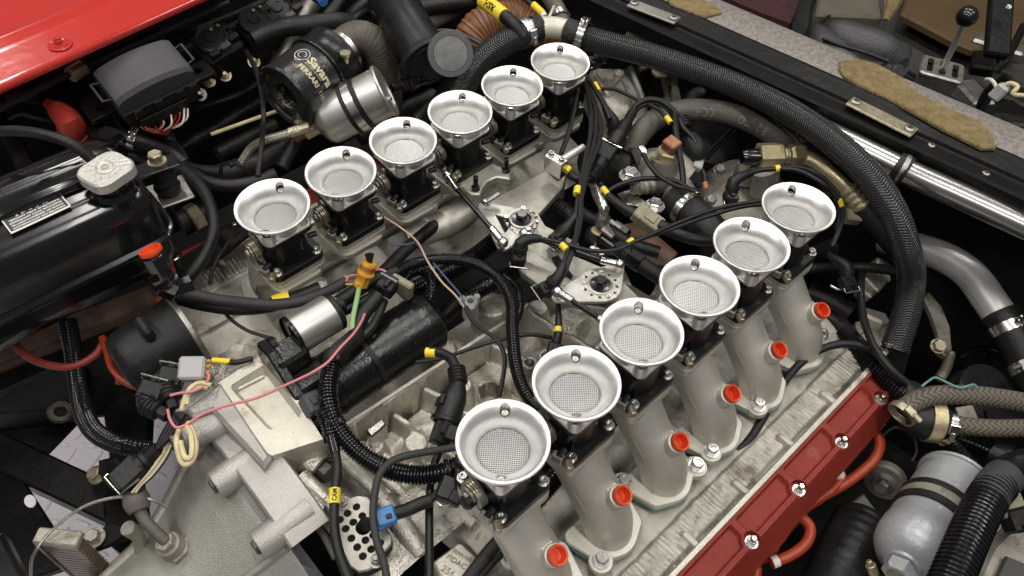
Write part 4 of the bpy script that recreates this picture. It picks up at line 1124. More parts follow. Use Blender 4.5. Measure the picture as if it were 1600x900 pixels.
# tank mounting bracket with bolt and rubber
bp = P(246, 253, -.045)
root = thing('mount_bracket', (bp.x, bp.y, -.10), 'black bracket with plated bolt on a rubber mount right of the silver cap', 'bracket')
ux3 = P(262, 252, -.045) - P(214, 268, -.045)
b = MB(); b.box(.062, .026, .004, fr(P(238, 262, -.047), (0, 0, 1), ux3), .001); b.build('bracket_strap', m_gloss, root)
b = MB(); b.hexbolt(.0085, .012, fr(bp, (0, 0, 1)), 1.35); b.build('bracket_bolt', m_zinc, root)
b = MB(); b.lathe([(.015, -.05), (.017, -.04), (.014, -.034), (.017, -.026), (.014, -.018), (.016, -.006), (0, -.004)], 22, fr(bp)); b.build('rubber_mount', m_rubber, root)
b = MB(); b.box(.05, .05, .004, fr(bp + V((0, 0, -.052)), (0, 0, 1), ux3), .001); b.build('mount_plate', m_steel_d, root)
# hoses right of the tank
hose('hose', 'long black hose bending down between tank and first far trumpet', 'hose', m_rubber, 9, [(205, 243, -.10), (245, 250, -.10), (280, 262, -.095), (312, 290, -.09), (330, 325, -.09), (334, 360, -.095), (322, 395, -.105), (300, 428, -.115), (280, 455, -.13)])
hose('hose', 'black hose curving from the fuse box wires towards the oil can', 'hose', m_rubber, 10, [(262, 212, -.12), (275, 240, -.115), (293, 265, -.11), (320, 283, -.11), (355, 290, -.11), (400, 284, -.11), (430, 272, -.11)])
hose('hose', 'fat black hose running level below the oil can', 'hose', m_rubber, 17, [(250, 312, -.17), (290, 298, -.165), (340, 275, -.16), (400, 256, -.16), (440, 235, -.16), (475, 205, -.17)])
b = MB(); b.lathe([(.0205, -.002), (.0225, 0), (.0205, .002)], 20, fr(P(367, 270, -.14), (.6, .7, .2))); b.box(.006, .005, .007, fr(P(362, 258, -.12)))
b.build('cable_tie', m_plastic, None, 'black cable tie round the two hoses left of the far trumpets', 'cable tie')
root = thing('pipe_union', P(305, 345, -.2), 'dark pipe with dirty gold union nut right of the tank', 'pipe')
b = MB(); b.tube([P(262, 318, -.18), P(290, 300, -.175), P(330, 285, -.17)], .0185, 18); b.build('pipe', m_rubber, root)
b = MB(); b.tube([P(282, 350, -.19), P(300, 342, -.19), P(330, 325, -.19)], .019, 18); b.build('union_hose', m_rubber, root)
b = MB(); M = fr(P(304, 342, -.19), P(330, 325, -.19) - P(282, 350, -.19)); b.prism(circ(.0225, 8), -.008, .010, M, c=.002, cb=.002); b.build('union_nut', m_zinc, root)
wire('wire', 'thin black wire dropping from the first far trumpet to the block', 'wire', m_wire, 3.2, [(392, 352, -.10), (365, 370, -.12), (342, 400, -.13), (331, 425, -.14), (328, 445, -.15)])
hose('hose', 'printed black hose left of the cable tie, under the tank cap', 'hose', m_rubber, 8, [(195, 222, -.11), (230, 236, -.11), (262, 242, -.12), (300, 262, -.13), (345, 268, -.13)])
# capped elbow fitting on the loom
root = thing('elbow_fitting', P(237, 425, -.13), 'black elbow fitting with orange cap in front of the tank', 'fitting')
M = fr(P(238, 396, -.035), (-.05, .42, .9)); b = MB(); b.lathe([(.0085, -.004), (.0085, .001), (.0125, .001), (.0130, .004), (.0125, .006), (.0105, .006), (.010, .001), (0, .001)], 24, M); b.build('orange_cap', m_redcap, root)
b = MB(); b.prism(circ(.0125, 6), -.022, -.002, M, c=.0015, cb=.0015); b.build('swivel_nut', m_gloss, root)
e0_, e1_ = M @ V((0, 0, -.02)), P(266, 452, -.095)
b = MB(); b.tube([e0_, M @ V((0, 0, -.032)), P(246, 443, -.088), e1_, P(280, 455, -.098)], .0085, 14); b.build('elbow', m_gloss, root)
b = MB(); b.prism(circ(.0115, 6), 0, .020, fr(P(252, 447, -.090), e1_ - P(246, 443, -.088)), c=.0015, cb=.0015); b.prism(circ(.0108, 6), 0, .022, fr(P(272, 453, -.097), V((1, -.2, 0))), c=.001); b.build('hose_nut', m_gloss, root)
hose('hose', 'black braided hose from the capped elbow towards the starter', 'hose', b_sleeve, 9, [(270, 453, -.097), (300, 459, -.105), (340, 468, -.115), (385, 473, -.112), (430, 476, -.11), (470, 470, -.11), (505, 458, -.115), (540, 440, -.12)], uv=True)
root = thing('cable', P(400, 470, -.14), 'thick black cable with yellow marker sleeve, left of the silver solenoid', 'cable')
b = MB(); b.tube([P(278, 466, -.14), P(320, 476, -.132), P(370, 482, -.126), P(420, 478, -.122), P(470, 462, -.12), P(500, 450, -.12)], .0085, 14); b.build('cable_body', m_wire, root)
b = MB(); b.tube([P(428, 474, -.1205), P(440, 470, -.120), P(453, 466, -.1195)], .0098, 16); b.build('yellow_sleeve', m_yellow, root)
wire('wire', 'thin black wire looping over the casting left of the solenoid', 'wire', m_wire, 3, [(345, 480, -.14), (362, 500, -.14), (390, 518, -.145), (430, 530, -.15)])
# distributor cap with red leads
dc = P(283, 520, -.16)
root = thing('distributor_cap', (dc.x - .04, dc.y, dc.z - .05), 'dusty black distributor cap under the front of the tank', 'distributor cap')
M = fr(dc, (-1, .02, -.05), (0, 0, 1))
b = MB(); b.lathe([(.02, -.012), (.047, -.010), (.048, -.004), (.046, .0), (.044, .012), (.0425, .05), (.040, .066), (.034, .076), (.022, .079), (0, .080)], 40, M); b.build('cap_shell', m_rubber, root, sharp=50)
b = MB(); b.box(.034, .030, .012, M @ Matrix.Translation((.040, -.008, .032)), .004); b.build('cap_lug', m_rubber, root)
b = MB(); b.box(.010, .020, .052, M @ Matrix.Translation((-.008, -.042, .03)), .003); b.build('cap_lug', m_rubber, root)
b = MB(); b.lathe([(.0482, -.012), (.0495, -.010), (.0495, -.006), (.0485, -.005)], 40, M); b.build('sealing_band', m_steel_d, root)
hose('ignition_lead', 'dull red lead hanging from the distributor cap below the tank', 'lead', m_redhose, 6, [(20, 535, -.17), (40, 555, -.18), (75, 570, -.185), (115, 572, -.185), (148, 555, -.185), (165, 530, -.18)], n=10)
hose('ignition_lead', 'red lead curling round the front of the distributor cap', 'lead', m_redlead, 6, [(160, 528, -.18), (168, 550, -.175), (176, 575, -.175), (195, 595, -.18), (225, 607, -.19), (260, 610, -.2)], n=10)
hose('ignition_lead', 'second red lead tucked against the distributor cap', 'lead', m_redlead, 5, [(165, 530, -.185), (174, 560, -.19), (184, 582, -.195), (186, 600, -.20)], n=10)
hose('ignition_lead', 'short red lead end behind the top of the distributor cap', 'lead', m_redlead, 6, [(245, 470, -.19), (262, 466, -.19), (278, 462, -.19)], n=10)
# corrugated looms dropping beside the distributor
for i, (dx, lab) in enumerate(((0, 'left one of the two corrugated looms hanging below the tank'), (14, 'right one of the two corrugated looms hanging below the tank'))):
    wire('wiring_loom', lab, 'wiring loom', m_loom, 8.5, [(97 + dx, 500, -.19 + .01 * i), (108 + dx * .8, 545, -.20 + .01 * i), (116 + dx * .8, 600, -.205 + .01 * i), (124 + dx, 645, -.20), (145 + dx, 680 - i * 4, -.19 + .01 * i), (185 + dx, 700 - i * 7, -.185 + .012 * i), (235, 703 - i * 6, -.18)], n=14, corr=.0042, amp=.10, group='corrugated looms below the tank')
# rails below the tank
for i, (a, c, w_, h_, lab) in enumerate((((-30, 575), (300, 440), .030, -.26, 'dusty brown chassis rail below the tank, above the black rails'), ((-30, 618), (250, 490), .022, -.30, 'upper black chassis rail behind the hanging looms'),)):
    p, q = P(*a, h_), P(*c, h_); b = MB(); b.box((q - p).length, w_, .04, fr((p + q) / 2, (0, -.5, 1), q - p), .003)
    b.build('chassis_rail', [m_rust, m_frame][i], None, lab, 'rail')
# ------------------------------------------------------------------ dark frame in the lower left corner
def beam_px(name, lab, A, B_, wpx, dpt, m, up=(0, -.2, 1)):
    p, q = P(*A), P(*B_); w_ = wpx * (mpp(p) + mpp(q)) / 2
    b = MB(); b.box((q - p).length, w_, dpt, fr((p + q) / 2, up, q - p), .003); return b.build(name, m, None, lab, 'frame bar')
beam_px('frame_bar', 'broad black frame bar sloping across the lower left corner', (-40, 690, -.30), (190, 800, -.34), 52, .05, m_frame)
beam_px('frame_bar', 'upper black frame bar in the lower left, behind the hanging looms', (-60, 620, -.40), (130, 610, -.42), 90, .06, m_bay)
slab('frame_plate', [(-10, 730), (28, 738), (120, 880), (60, 900), (30, 960), (-40, 960), (-40, 740)], -.30, .010, m_frame, None, .002, label='black frame plate with a slot hole at the left edge', cat='frame plate')
slab('frame_plate', [(160, 640), (205, 600), (235, 640), (230, 720), (205, 770), (175, 760), (168, 700)], -.42, .02, m_bay, None, .004, label='dark gusset plate behind the looms at lower left', cat='frame plate')
b = MB(); b.cyl(.006, .002, 14, fr(P(48, 784, -.298)) @ Matrix.Diagonal((1, 1.6, 1, 1)), 0); b.build('slot_hole', m_floor, None, 'pale floor showing through the slot in the frame plate', 'slot hole')
slab('frame_plate', [(130, 842), (175, 815), (205, 828), (170, 852), (125, 868)], -.28, .006, m_frame, None, .001, label='small black bracket with a dull bolt at the lower left', cat='frame plate')
b = MB(); b.hexbolt(.008, .008, fr(P(147, 841, -.278)), 1.6); b.build('bolt', m_steel_d, None, 'dull bolt on the small black bracket at the lower left', 'bolt')
slab('frame_plate', [(150, 770), (215, 740), (225, 800), (205, 850), (190, 865), (170, 850)], -.31, .03, m_frame, None, .006, label='black frame knuckle left of the bell housing', cat='frame plate')
b = MB(); b.hexbolt(.008, .010, fr(P(153, 742, -.28), (-.3, 0, 1)), 1.5); b.build('bolt', m_zinc, None, 'gold bolt left of the bell housing', 'bolt')
b = MB(); b.lathe([(.014, -.003), (.0165, 0), (.014, .003), (.0085, .003), (.0075, 0), (.0085, -.003), (.014, -.003)], 22, fr(P(95, 643, -.30), (.2, -.4, 1))); b.build('eye_ring', m_bolt, None, 'dull yellow eye ring left of the hanging looms', 'ring')
root = thing('marker_lamp', P(92, 880, -.26), 'grimy amber marker lamp standing at the bottom left', 'lamp')
p = P(89, 838, -.20); M = fr(p, (0, 0, 1), P(115, 841, -.20) - P(62, 836, -.20))
b = MB(); b.box(.043, .013, .20, M @ Matrix.Translation((0, 0, -.108)), .002); b.build('lens', m_amber, root)
for i in range(14):
    b = MB(); b.box(.0438, .0138, .0016, M @ Matrix.Translation((0, 0, -.022 - .008 * i)), .0004); b.build('lens_rib', m_amber, root)
b = MB(); b.box(.047, .017, .009, M @ Matrix.Translation((0, 0, -.0045)), .0015); b.build('lamp_rim', m_cast_dirty, root)
b = MB(); b.box(.003, .017, .19, M @ Matrix.Translation((-.0235, 0, -.105)), .001); b.build('lamp_side', m_cast_dirty, root)
wire('wire', 'thin grey cable arching from the bottom left corner to the bell housing', 'cable', m_steel_d, 2.6, [(48, 900, -.22), (52, 868, -.20), (80, 830, -.19), (125, 795, -.18), (165, 780, -.175), (210, 776, -.175), (240, 782, -.18), (262, 792, -.19)])
slab('sill_edge', [(-20, 840), (2, 830), (40, 905), (20, 960), (-30, 960)], -.16, .02, m_gloss, None, .004, label='wet looking black panel corner at the bottom left edge', cat='panel')
slab('mount_rubber', [(150, 715), (190, 705), (210, 740), (180, 760), (155, 745)], -.26, .03, m_rubber, None, .008, label='round black rubber mount left of the cut loom plug', cat='mount')
slab('dark_cover_slab', [(270, 408), (345, 362), (405, 330), (450, 318), (452, 338), (400, 356), (345, 400), (280, 440)], -.165, .006, m_frame, None, .002, label='dark slab covering part of the far red cover, between the tank hoses and the first far trumpet', cat='dark slab')  # dark slab stands in for the hoses that hide the far red cover
# ------------------------------------------------------------------ oil can, silver canister and hoses at the top
A, B_ = P(446, 152, -.046), P(527, 91, -.038)
ax_ = (B_ - A).normalized(); Lc = (B_ - A).length; R = .0485
root = thing('oil_can', (A + B_) / 2 + V((0, 0, -.05)), 'black oil filter can with cream lettering and scuffed side', 'filter can')
M = fr(A, ax_, (0, 0, 1))
b = MB(); b.lathe([(.019, .016), (.0195, .004), (.021, .002), (R * .80, .002), (R * .82, .0), (R * .86, -.002), (R * .97, -.002), (R, .001), (R, .003), (R * .985, .006), (R * .985, Lc * .60)], 56, M); b.build('can_body', m_can, root, sharp=40)
b = MB(); b.lathe([(.019, .018), (.012, .022), (0, .022)], 24, M); b.build('can_well', m_bay, root)
b = MB(); b.lathe([(R * .985, Lc * .60), (R * 1.06, Lc * .61), (R * 1.075, Lc * .63), (R * 1.06, Lc * .65), (R * 1.03, Lc * .67), (R * 1.03, Lc * .93), (R * 1.05, Lc * .95), (R * 1.03, Lc * .985), (R * .8, Lc * 1.0), (0, Lc)], 56, M); b.build('can_shoulder', m_starter, root, sharp=40)
# lettering wrapped round the can: angle measured from the up direction of M
def wrap(txt, size, z, a0, m_, rad=R * .985 + .00025, bold=0.0):
    vs, fs = text_mesh(txt, size, .00012, align='LEFT', bold=bold)
    out = [M @ V(((rad + v.z) * math.cos(a0 + v.x / rad * DIRW), (rad + v.z) * math.sin(a0 + v.x / rad * DIRW), z + v.y)) for v in vs]
    b = MB(); b.add(out, fs); return b.build('lettering', m_, root, smooth=False)
yM = V((M[0][1], M[1][1], M[2][1])); tocam = (CAM - A); tocam = (tocam - ax_ * tocam.dot(ax_)).normalized()
aC = math.atan2(tocam.dot(yM), tocam.dot(V((M[0][0], M[1][0], M[2][0]))))
DIRW = 1.0
right_dir = CR @ V((1, -1, 0))
pa = M @ V((R * math.cos(aC), R * math.sin(aC), 0)); pb = M @ V((R * math.cos(aC + .3), R * math.sin(aC + .3), 0))
if (pb - pa).dot(right_dir) < 0: DIRW = -1.0
wrap('Savara', .0175, Lc * .40, aC - DIRW * .45, m_goldprint, bold=.0006)
wrap('FERRARI', .0105, Lc * .235, aC - DIRW * .50, m_goldprint, bold=.0003)
wrap('118051', .0095, Lc * .235, aC + DIRW * .42, m_goldprint)
wrap('filtro olio cartuccia', .0042, Lc * .325, aC - DIRW * .45, m_goldprint)
def ringmark(r0, cx, cz, a0=0.3, a1=5.6):
    pts = []
    for k in range(25):
        a = a0 + (a1 - a0) * k / 24; t = aC + DIRW * (cx + r0 * math.cos(a)) / R
        pts.append(M @ V(((R * .985 + .0002) * math.cos(t), (R * .985 + .0002) * math.sin(t), cz + r0 * math.sin(a))))
    b = MB(); b.tube(pts, .0005, 5, raw=True); b.build('emblem', m_print, root)
ringmark(.0105, -.034, Lc * .40, -.6, 5.2); ringmark(.0058, -.034, Lc * .40, -.3, 5.0)
b = MB(); t = aC + DIRW * -.10; 
b.tube([M @ V(((R * .985 + .0002) * math.cos(aC + DIRW * q / R), (R * .985 + .0002) * math.sin(aC + DIRW * q / R), z)) for q, z in ((-.0255, Lc * .40 - .006), (-.0335, Lc * .40 - .0145), (-.040, Lc * .40 - .009))], .0005, 5, raw=True); b.build('emblem', m_print, root)
# hose clip on the shoulder
clamp = thing('hose_clip', P(540, 92, -.03), 'steel hose clip behind the black oil can', 'hose clip')
b = MB(); b.lathe([(.034, -.006), (.0355, -.006), (.0355, .006), (.034, .006)], 30, fr(P(533, 84, -.05), ax_)); b.build('clip_band', m_steel, clamp)
b = MB(); span(b, P(540, 100, -.02), P(540, 84, -.005), .0055, 12); b.lathe([(.0075, 0), (.0075, .004), (0, .004)], 14, fr(P(540, 86, -.005), (0, 0, 1))); b.build('clip_screw', m_zinc, clamp)
# turned aluminium canister
A, B_ = P(508, 190, -.085), P(602, 142, -.045); a2 = (B_ - A).normalized(); L2 = (B_ - A).length; R2_ = .0355
root = thing('fuel_pump', (A + B_) / 2 + V((0, 0, -.04)), 'turned silver canister with black strap below the oil can', 'canister')
M = fr(A, a2, (0, 0, 1))
b = MB(); b.lathe([(0, -.018), (.012, -.018), (.014, -.012), (.030, -.004), (.0345, .002), (R2_, .008), (R2_, L2 * .97), (R2_ + .0025, L2 * .975), (R2_ + .003, L2 * 1.0), (R2_ + .0015, L2 * 1.02), (.026, L2 * 1.02), (.025, L2 * 1.0), (0, L2 * .99)], 48, M); b.build('canister_body', m_alucan, root)
b = MB(); b.lathe([(R2_ + .0002, L2 * .40), (R2_ + .002, L2 * .40), (R2_ + .002, L2 * .66), (R2_ + .0002, L2 * .66)], 40, M); b.build('rubber_strap', m_rubber, root)
b = MB(); b.lathe([(R2_ + .0018, L2 * .47), (R2_ + .0032, L2 * .47), (R2_ + .0032, L2 * .59), (R2_ + .0018, L2 * .59)], 40, M); b.build('strap_band', m_steel, root)
b = MB(); b.prism(circ(.013, 6), -.034, -.016, M, c=.0015, cb=.0015); b.build('inlet_nut', m_zinc, root)
b = MB(); b.tube([M @ V((0, 0, -.03)), M @ V((0, 0, -.05))], .0085, 12); b.build('inlet_stem', m_copper, root)
b = MB(); b.cyl(.004, .006, 10, M @ Matrix.Translation((.0, .02, L2)) ); b.build('end_screw', m_steel, root)
p1 = M @ V((0, 0, -.046))
b = MB(); b.tube([p1, P(470, 203, -.075), P(445, 210, -.08), P(415, 219, -.09), P(392, 232, -.11), P(378, 252, -.13)], .0062, 12, uv=True); b.build('braided_hose', b_steel, None, 'stainless braided hose curving from the silver canister', 'hose')
root = thing('hose_fitting', P(470, 203, -.09), 'plated hose end on the stainless braided hose', 'fitting')
b = MB(); span(b, P(452, 208, -.0785), P(484, 198, -.072), .0075, 14); b.build('ferrule', m_zinc, root)
# black fitting right of the canister
root = thing('black_fitting', P(645, 128, -.08), 'black anodised hose fitting right of the silver canister', 'fitting')
for a, c, r, n_ in (((612, 139), (628, 133), .007, 12), ((626, 134), (636, 130), .0105, 6), ((637, 130), (650, 125), .0125, 6), ((650, 126), (662, 121), .010, 16)):
    b = MB(); M = fr(P(*a, -.07), P(*c, -.07) - P(*a, -.07)); b.prism(circ(r, n_), 0, (P(*c, -.07) - P(*a, -.07)).length, M, c=.001, cb=.001); b.build('fitting_body', m_gloss, root)
hose('hose', 'thin black hose leading from the black fitting under the round cap', 'hose', m_rubber, 7, [(660, 122, -.07), (685, 113, -.072), (710, 108, -.08), (735, 112, -.10)])
# big rubber hose loop behind the can
hose('hose', 'ribbed brown grey hose looping behind the oil can', 'hose', m_brownhose, 25, [(520, 95, -.075), (535, 72, -.06), (560, 58, -.05), (585, 68, -.06), (597, 95, -.09), (603, 130, -.13), (605, 160, -.17)], n=24, corr=.005, amp=.008)
# thick black pipe and round cap
hose('pipe', 'thick glossy black pipe coming down from the top edge', 'pipe', m_plastic, 36, [(590, -40, -.02), (620, 10, -.02), (645, 55, -.025), (672, 100, -.04)], n=28)
b = MB(); M = fr(P(670, 95, -.04), P(672, 100, -.04) - P(645, 55, -.025)); b.lathe([(.045, -.004), (.047, 0), (.045, .006), (.038, .006)], 32, M); b.build('pipe_ring', m_rubber, None, 'dark ring round the lower end of the thick black pipe', 'ring')
dcp = P(704, 84, .0); root = thing('round_cap', dcp - V((0, 0, .03)), 'round dull grey rubber cap beside the thick black pipe', 'cap')
M = fr(dcp, (CAM - dcp) + V((.05, -.05, -.05)))
b = MB(); b.lathe([(.024, -.030), (.0315, -.010), (.0325, -.002), (.0315, 0), (.0245, .0002), (.0240, -.0006), (0, -.0002)], 44, M); b.build('cap_rim', m_discrim, root)
b = MB(); b.lathe([(.0238, -.0008), (.0236, .0004), (0, .0008)], 40, M); b.build('cap_face', m_disc, root)
hose('hose', 'black hose joining the back of the round grey cap', 'hose', m_rubber, 14, [(720, 110, -.06), (700, 130, -.10), (690, 170, -.16)])
wire('wire', 'thin grey cable passing behind the round grey cap', 'cable', m_gplastic, 3.2, [(670, 50, -.06), (700, 48, -.06), (735, 60, -.06), (760, 75, -.065), (775, 90, -.08)])
# assorted pipes at the top left
hose('hose', 'taped black hose running level above the oil can', 'hose', m_rubber, 15, [(395, 62, -.04), (420, 50, -.035), (450, 42, -.03), (490, 38, -.03), (525, 34, -.035), (548, 36, -.045)])
root = thing('steel_pipe', P(470, 20, -.08), 'open ended dull steel pipe slanting behind the taped hose', 'pipe')
p, q = P(426, 118, -.12), P(488, 2, -.03); b = MB(); M = fr(p, q - p); Lp = (q - p).length
b.lathe([(.0135, 0), (.0145, Lp - .004), (.0145, Lp), (.0120, Lp), (.0118, Lp - .03), (0, Lp - .03)], 24, M); b.build('pipe', m_steel_d, root)
hose('hose', 'black hose crossing the top edge right of the open pipe', 'hose', m_rubber, 10, [(500, 40, -.07), (520, 18, -.06), (545, -15, -.05)])
hose('hose', 'second black hose crossing the top edge, left of the thick pipe', 'hose', m_rubber, 11, [(505, 60, -.10), (530, 45, -.09), (560, 15, -.09), (600, -20, -.08)])
hose('hose', 'looped black cable left of the thick black pipe', 'hose', m_wire, 6, [(545, 45, -.07), (560, 25, -.06), (580, 18, -.06), (596, 35, -.07), (592, 60, -.09)])
hose('hose', 'dull brown pipe right of the thick black pipe', 'hose', m_greyhose, 13, [(655, 45, -.12), (690, 25, -.12), (730, 5, -.12), (760, -12, -.12)])
hose('hose', 'black hose along the top edge right of the thick pipe', 'hose', m_rubber, 13, [(630, 20, -.10), (680, 8, -.09), (740, 0, -.09), (800, -8, -.09)])
hose('hose', 'dark hose under the taped hose at the top left', 'hose', m_rubber, 12, [(430, 95, -.15), (470, 70, -.15), (520, 55, -.15), (560, 55, -.15)])
wire('cable', 'black cable hanging in front of the oil can', 'cable', m_wire, 4, [(385, 80, -.05), (398, 105, -.05), (408, 140, -.045), (412, 180, -.05), (409, 225, -.08), (403, 275, -.10)])
hose('rod', 'dark rod slanting under the relays to the oil can', 'rod', m_frame, 7, [(200, 205, -.14), (290, 175, -.135), (370, 150, -.13), (420, 120, -.13)])
hose('rod', 'lower black tube running under the fuse box', 'rod', m_frame, 12, [(270, 240, -.17), (340, 200, -.165), (400, 165, -.16), (440, 145, -.16)])
wire('cable', 'pale thin line below the oil can', 'cable', m_cream, 3, [(330, 210, -.12), (380, 192, -.11), (437, 172, -.10)])
hose('hose', 'black hose dropping below the silver canister', 'hose', m_rubber, 10, [(478, 185, -.11), (462, 220, -.13), (440, 262, -.15)])
b = MB(); span(b, P(497, -6, -.06), P(506, 4, -.06), .008, 14); b.build('blue_plug', m_blue, None, 'small blue plug at the top edge beside the open pipe', 'plug')
b = MB(); b.box(.05, .05, .03, fr(P(452, 10, -.09), (0, -.3, 1)), .006); b.build('junction', m_plastic, None, 'black junction block at the top edge left of the open pipe', 'junction block')
# orange brown ducting
hose('ducting', 'orange brown corrugated duct behind the braided hose', 'duct', m_copperhose, 30, [(735, 70, -.12), (748, 48, -.10), (775, 35, -.09), (810, 32, -.09), (845, 48, -.10), (875, 62, -.12), (900, 75, -.14)], n=26, corr=.0062, amp=.03)
root = thing('marker_cable', P(775, 18, 0), 'black cable with lettered yellow sleeve at the top edge', 'cable')
pts = [P(730, -18, .0), P(752, -1, .005), P(775, 15, .008), P(800, 36, .005), P(818, 58, -.01)]
b = MB(); b.tube(pts, .0098, 16); b.build('cable_body', m_wire, root)
sa, sb = P(755, 1, .0056), P(788, 26, .0072); b = MB(); b.tube([sa, (sa + sb) / 2 + V((0, 0, .0008)), sb], .0116, 20); b.build('yellow_sleeve', m_yellow, root)
ts = (sb - sa).normalized(); tn = (CAM - sa); tn = (tn - ts * tn.dot(ts)).normalized()
vs, fs = text_mesh('RSH.', .0135, .0002, bold=.0004); b = MB()
vs2 = [(v.x, .0119 * math.sin(v.y / .0119), v.z + .0119 * math.cos(v.y / .0119)) for v in vs]
b.add(vs2, fs, fr((sa + sb) / 2 + V((0, 0, .0008)), tn, -ts)); b.build('sleeve_lettering', m_plastic, root, smooth=False)
root = thing('marker_cable', P(840, 12, 0), 'thin dark cable with small yellow sleeve beside the white pipe', 'cable')
b = MB(); b.tube([P(800, -20, .0), P(825, 2, .0), P(845, 20, -.005)], .004, 8); b.build('cable_body', m_wire, root)
b = MB(); b.tube([P(833, 7, .0), P(848, 21, -.004)], .0055, 10); b.build('yellow_sleeve', m_yellow, root)
b = MB(); b.tube([P(847, 20, -.004), P(851, 26, -.006)], .005, 10); b.build('cable_tip', m_white, root)
# the big braided hose: two lengths joined by a taped white pipe
hose('braided_hose', 'short black braided hose left of the white pipe', 'braided hose', b_hose, 20, [(712, 178, -.10), (722, 140, -.075), (742, 106, -.05), (768, 80, -.03), (797, 62, -.018), (822, 52, -.012)], n=28, uv=True)
hose('pipe', 'off white taped pipe joining the two braided hoses', 'pipe', m_whitepipe, 17, [(818, 52, -.012), (845, 44, -.010), (868, 44, -.010), (892, 50, -.014), (910, 56, -.018)], n=24)
for i, (a, c) in enumerate((((832, 46), (843, 44)), ((886, 49), (903, 54)))):
    hose('tape_wrap', ['black tape wound on the left end of the white pipe', 'black tape wound on the right end of the white pipe'][i], 'tape', m_tape, 20.5, [(*a, -.011), ((a[0] + c[0]) / 2, (a[1] + c[1]) / 2, -.0105), (*c, -.011)], n=20, rf=lambda t: 1 + .05 * math.sin(t * 23))
for i, (px, py, dx, dy, lab) in enumerate(((818, 52, 12, -5, 'steel hose clamp at the left end of the white pipe'), (910, 57, 10, 3, 'upright steel hose clamp at the right end of the white pipe'))):
    root = thing('hose_clamp', P(px, py, -.04), lab, 'hose clamp')
    clamp_parts(root, P(px, py, -.014), P(px + dx, py + dy, -.014) - P(px, py, -.014), .0205, .012, sdir=((-.2, -.8, .35) if i == 0 else (.1, .3, 1)))
hose('braided_hose', 'long black braided hose sweeping along the beam and down to the right', 'braided hose', b_hose, 20, [(905, 56, -.017), (940, 66, -.02), (1000, 82, -.024), (1060, 101, -.026), (1120, 122, -.028), (1180, 147, -.03), (1240, 178, -.022), (1300, 220, -.018), (1352, 268, -.018), (1392, 325, -.035), (1415, 385, -.075), (1424, 440, -.14), (1416, 490, -.17), (1398, 545, -.20)], n=30, uv=True)
hose('hose', 'grey rubber hose dropping into a clip above the white pipe', 'hose', m_greyhose, 13, [(845, -25, -.02), (862, 0, -.018), (874, 22, -.02), (878, 38, -.025)])
root = thing('hose_clamp', P(875, 27, -.04), 'small clip on the grey hose above the white pipe', 'hose clamp'); clamp_parts(root, P(875, 26, -.02), P(878, 38, -.025) - P(868, 10, -.018), .0135, .010, screw=False)
wire('cable_tie', 'pale tie tail sticking up beside the grey hose', 'cable tie', m_white, 2.2, [(858, 27, -.005), (862, 18, .002), (866, 9, .01)])
# ------------------------------------------------------------------ starter motor and harness in the middle
ys, zs_, rs_ = .256, -.172, .0385
root = thing('starter_motor', (.03, ys, zs_ - .04), 'big worn black starter motor lying between the rows, silver solenoid on top', 'starter motor')
M = fr((-.036, ys, zs_), (1, 0, 0), (0, 0, 1))
b = MB(); b.lathe([(.02, 0), (rs_ - .001, 0), (rs_, .001), (rs_, .125), (rs_ + .0008, .127), (rs_ + .0008, .146), (rs_ - .003, .150), (rs_ - .010, .152), (0, .152)], 64, M); b.build('motor_case', m_starter, root, sharp=40)
for a in (.3, 1.2):
    b = MB(); p = M @ V((rs_ * math.cos(a), -rs_ * math.sin(a), .135)); b.cyl(.003, .002, 10, fr(p, V((0, -math.sin(a), math.cos(a))))); b.build('case_screw', m_starter, root)
b = MB(); b.lathe([(.038, -.012), (.040, -.004), (.0385, .0)], 40, M); b.lathe([(.014, -.058), (.030, -.056), (.036, -.040), (.037, -.012)], 40, M); b.build('nose_housing', m_starter, root)
yzp = [(ys - .052, zs_ - .02), (ys - .040, zs_ + .022), (ys - .004, zs_ + .046), (ys + .030, zs_ + .074), (ys + .055, zs_ + .070), (ys + .062, zs_ + .045), (ys + .046, zs_ + .0), (ys + .03, zs_ - .04), (ys - .03, zs_ - .045)]
b = MB(); b.prism(yzp, 0, .013, yz(-.089), c=.002, cb=.002); b.build('mounting_flange', m_starter, root)
for yy, zz in ((.048, .060), (-.040, -.006)):
    b = MB(); b.lathe([(.011, 0), (.0105, .007), (.007, .008), (.006, .004), (0, .004)], 18, fr((-.0765, ys + yy, zs_ + zz), (1, 0, 0))); b.build('flange_boss', m_starter, root)
for (x, yy, zz, sx, sy, sz) in ((-.066, .030, .046, .040, .034, .040), (-.060, .0, .034, .045, .030, .014), (-.07, -.036, .0, .03, .02, .03)):
    b = MB(); b.box(sx, sy, sz, fr((x, ys + yy, zs_ + zz)), .004); b.build('nose_rib', m_starter, root)
ysol, zsol = ys + .044, zs_ + .062
Ms = fr((-.048, ysol, zsol), (1, 0, 0), (0, 0, 1))
b = MB(); b.lathe([(.012, 0), (.0232, 0), (.0240, .001), (.0240, .050), (.0232, .051), (.015, .051)], 44, Ms); b.build('solenoid', m_alucan, root)
b = MB(); b.lathe([(.0208, .051), (.0243, .0512), (.0243, .056), (.021, .0585), (0, .0585)], 36, Ms); b.box(.018, .014, .014, Ms @ Matrix.Translation((.008, .004, .060)), .002); b.build('solenoid_cap', m_plastic, root)
b = MB(); b.lathe([(.0250, -.004), (.0250, .0008), (.016, .0008)], 36, Ms); b.build('solenoid_collar', m_starter, root)
for yy, zz in ((.006, .012), (-.010, .006)):
    b = MB(); p = Ms @ V((zz, yy, .056)); b.hexbolt(.0042, .005, fr(p, (1, 0, 0)), 1.3, True); b.build('terminal_nut', m_steel, root)
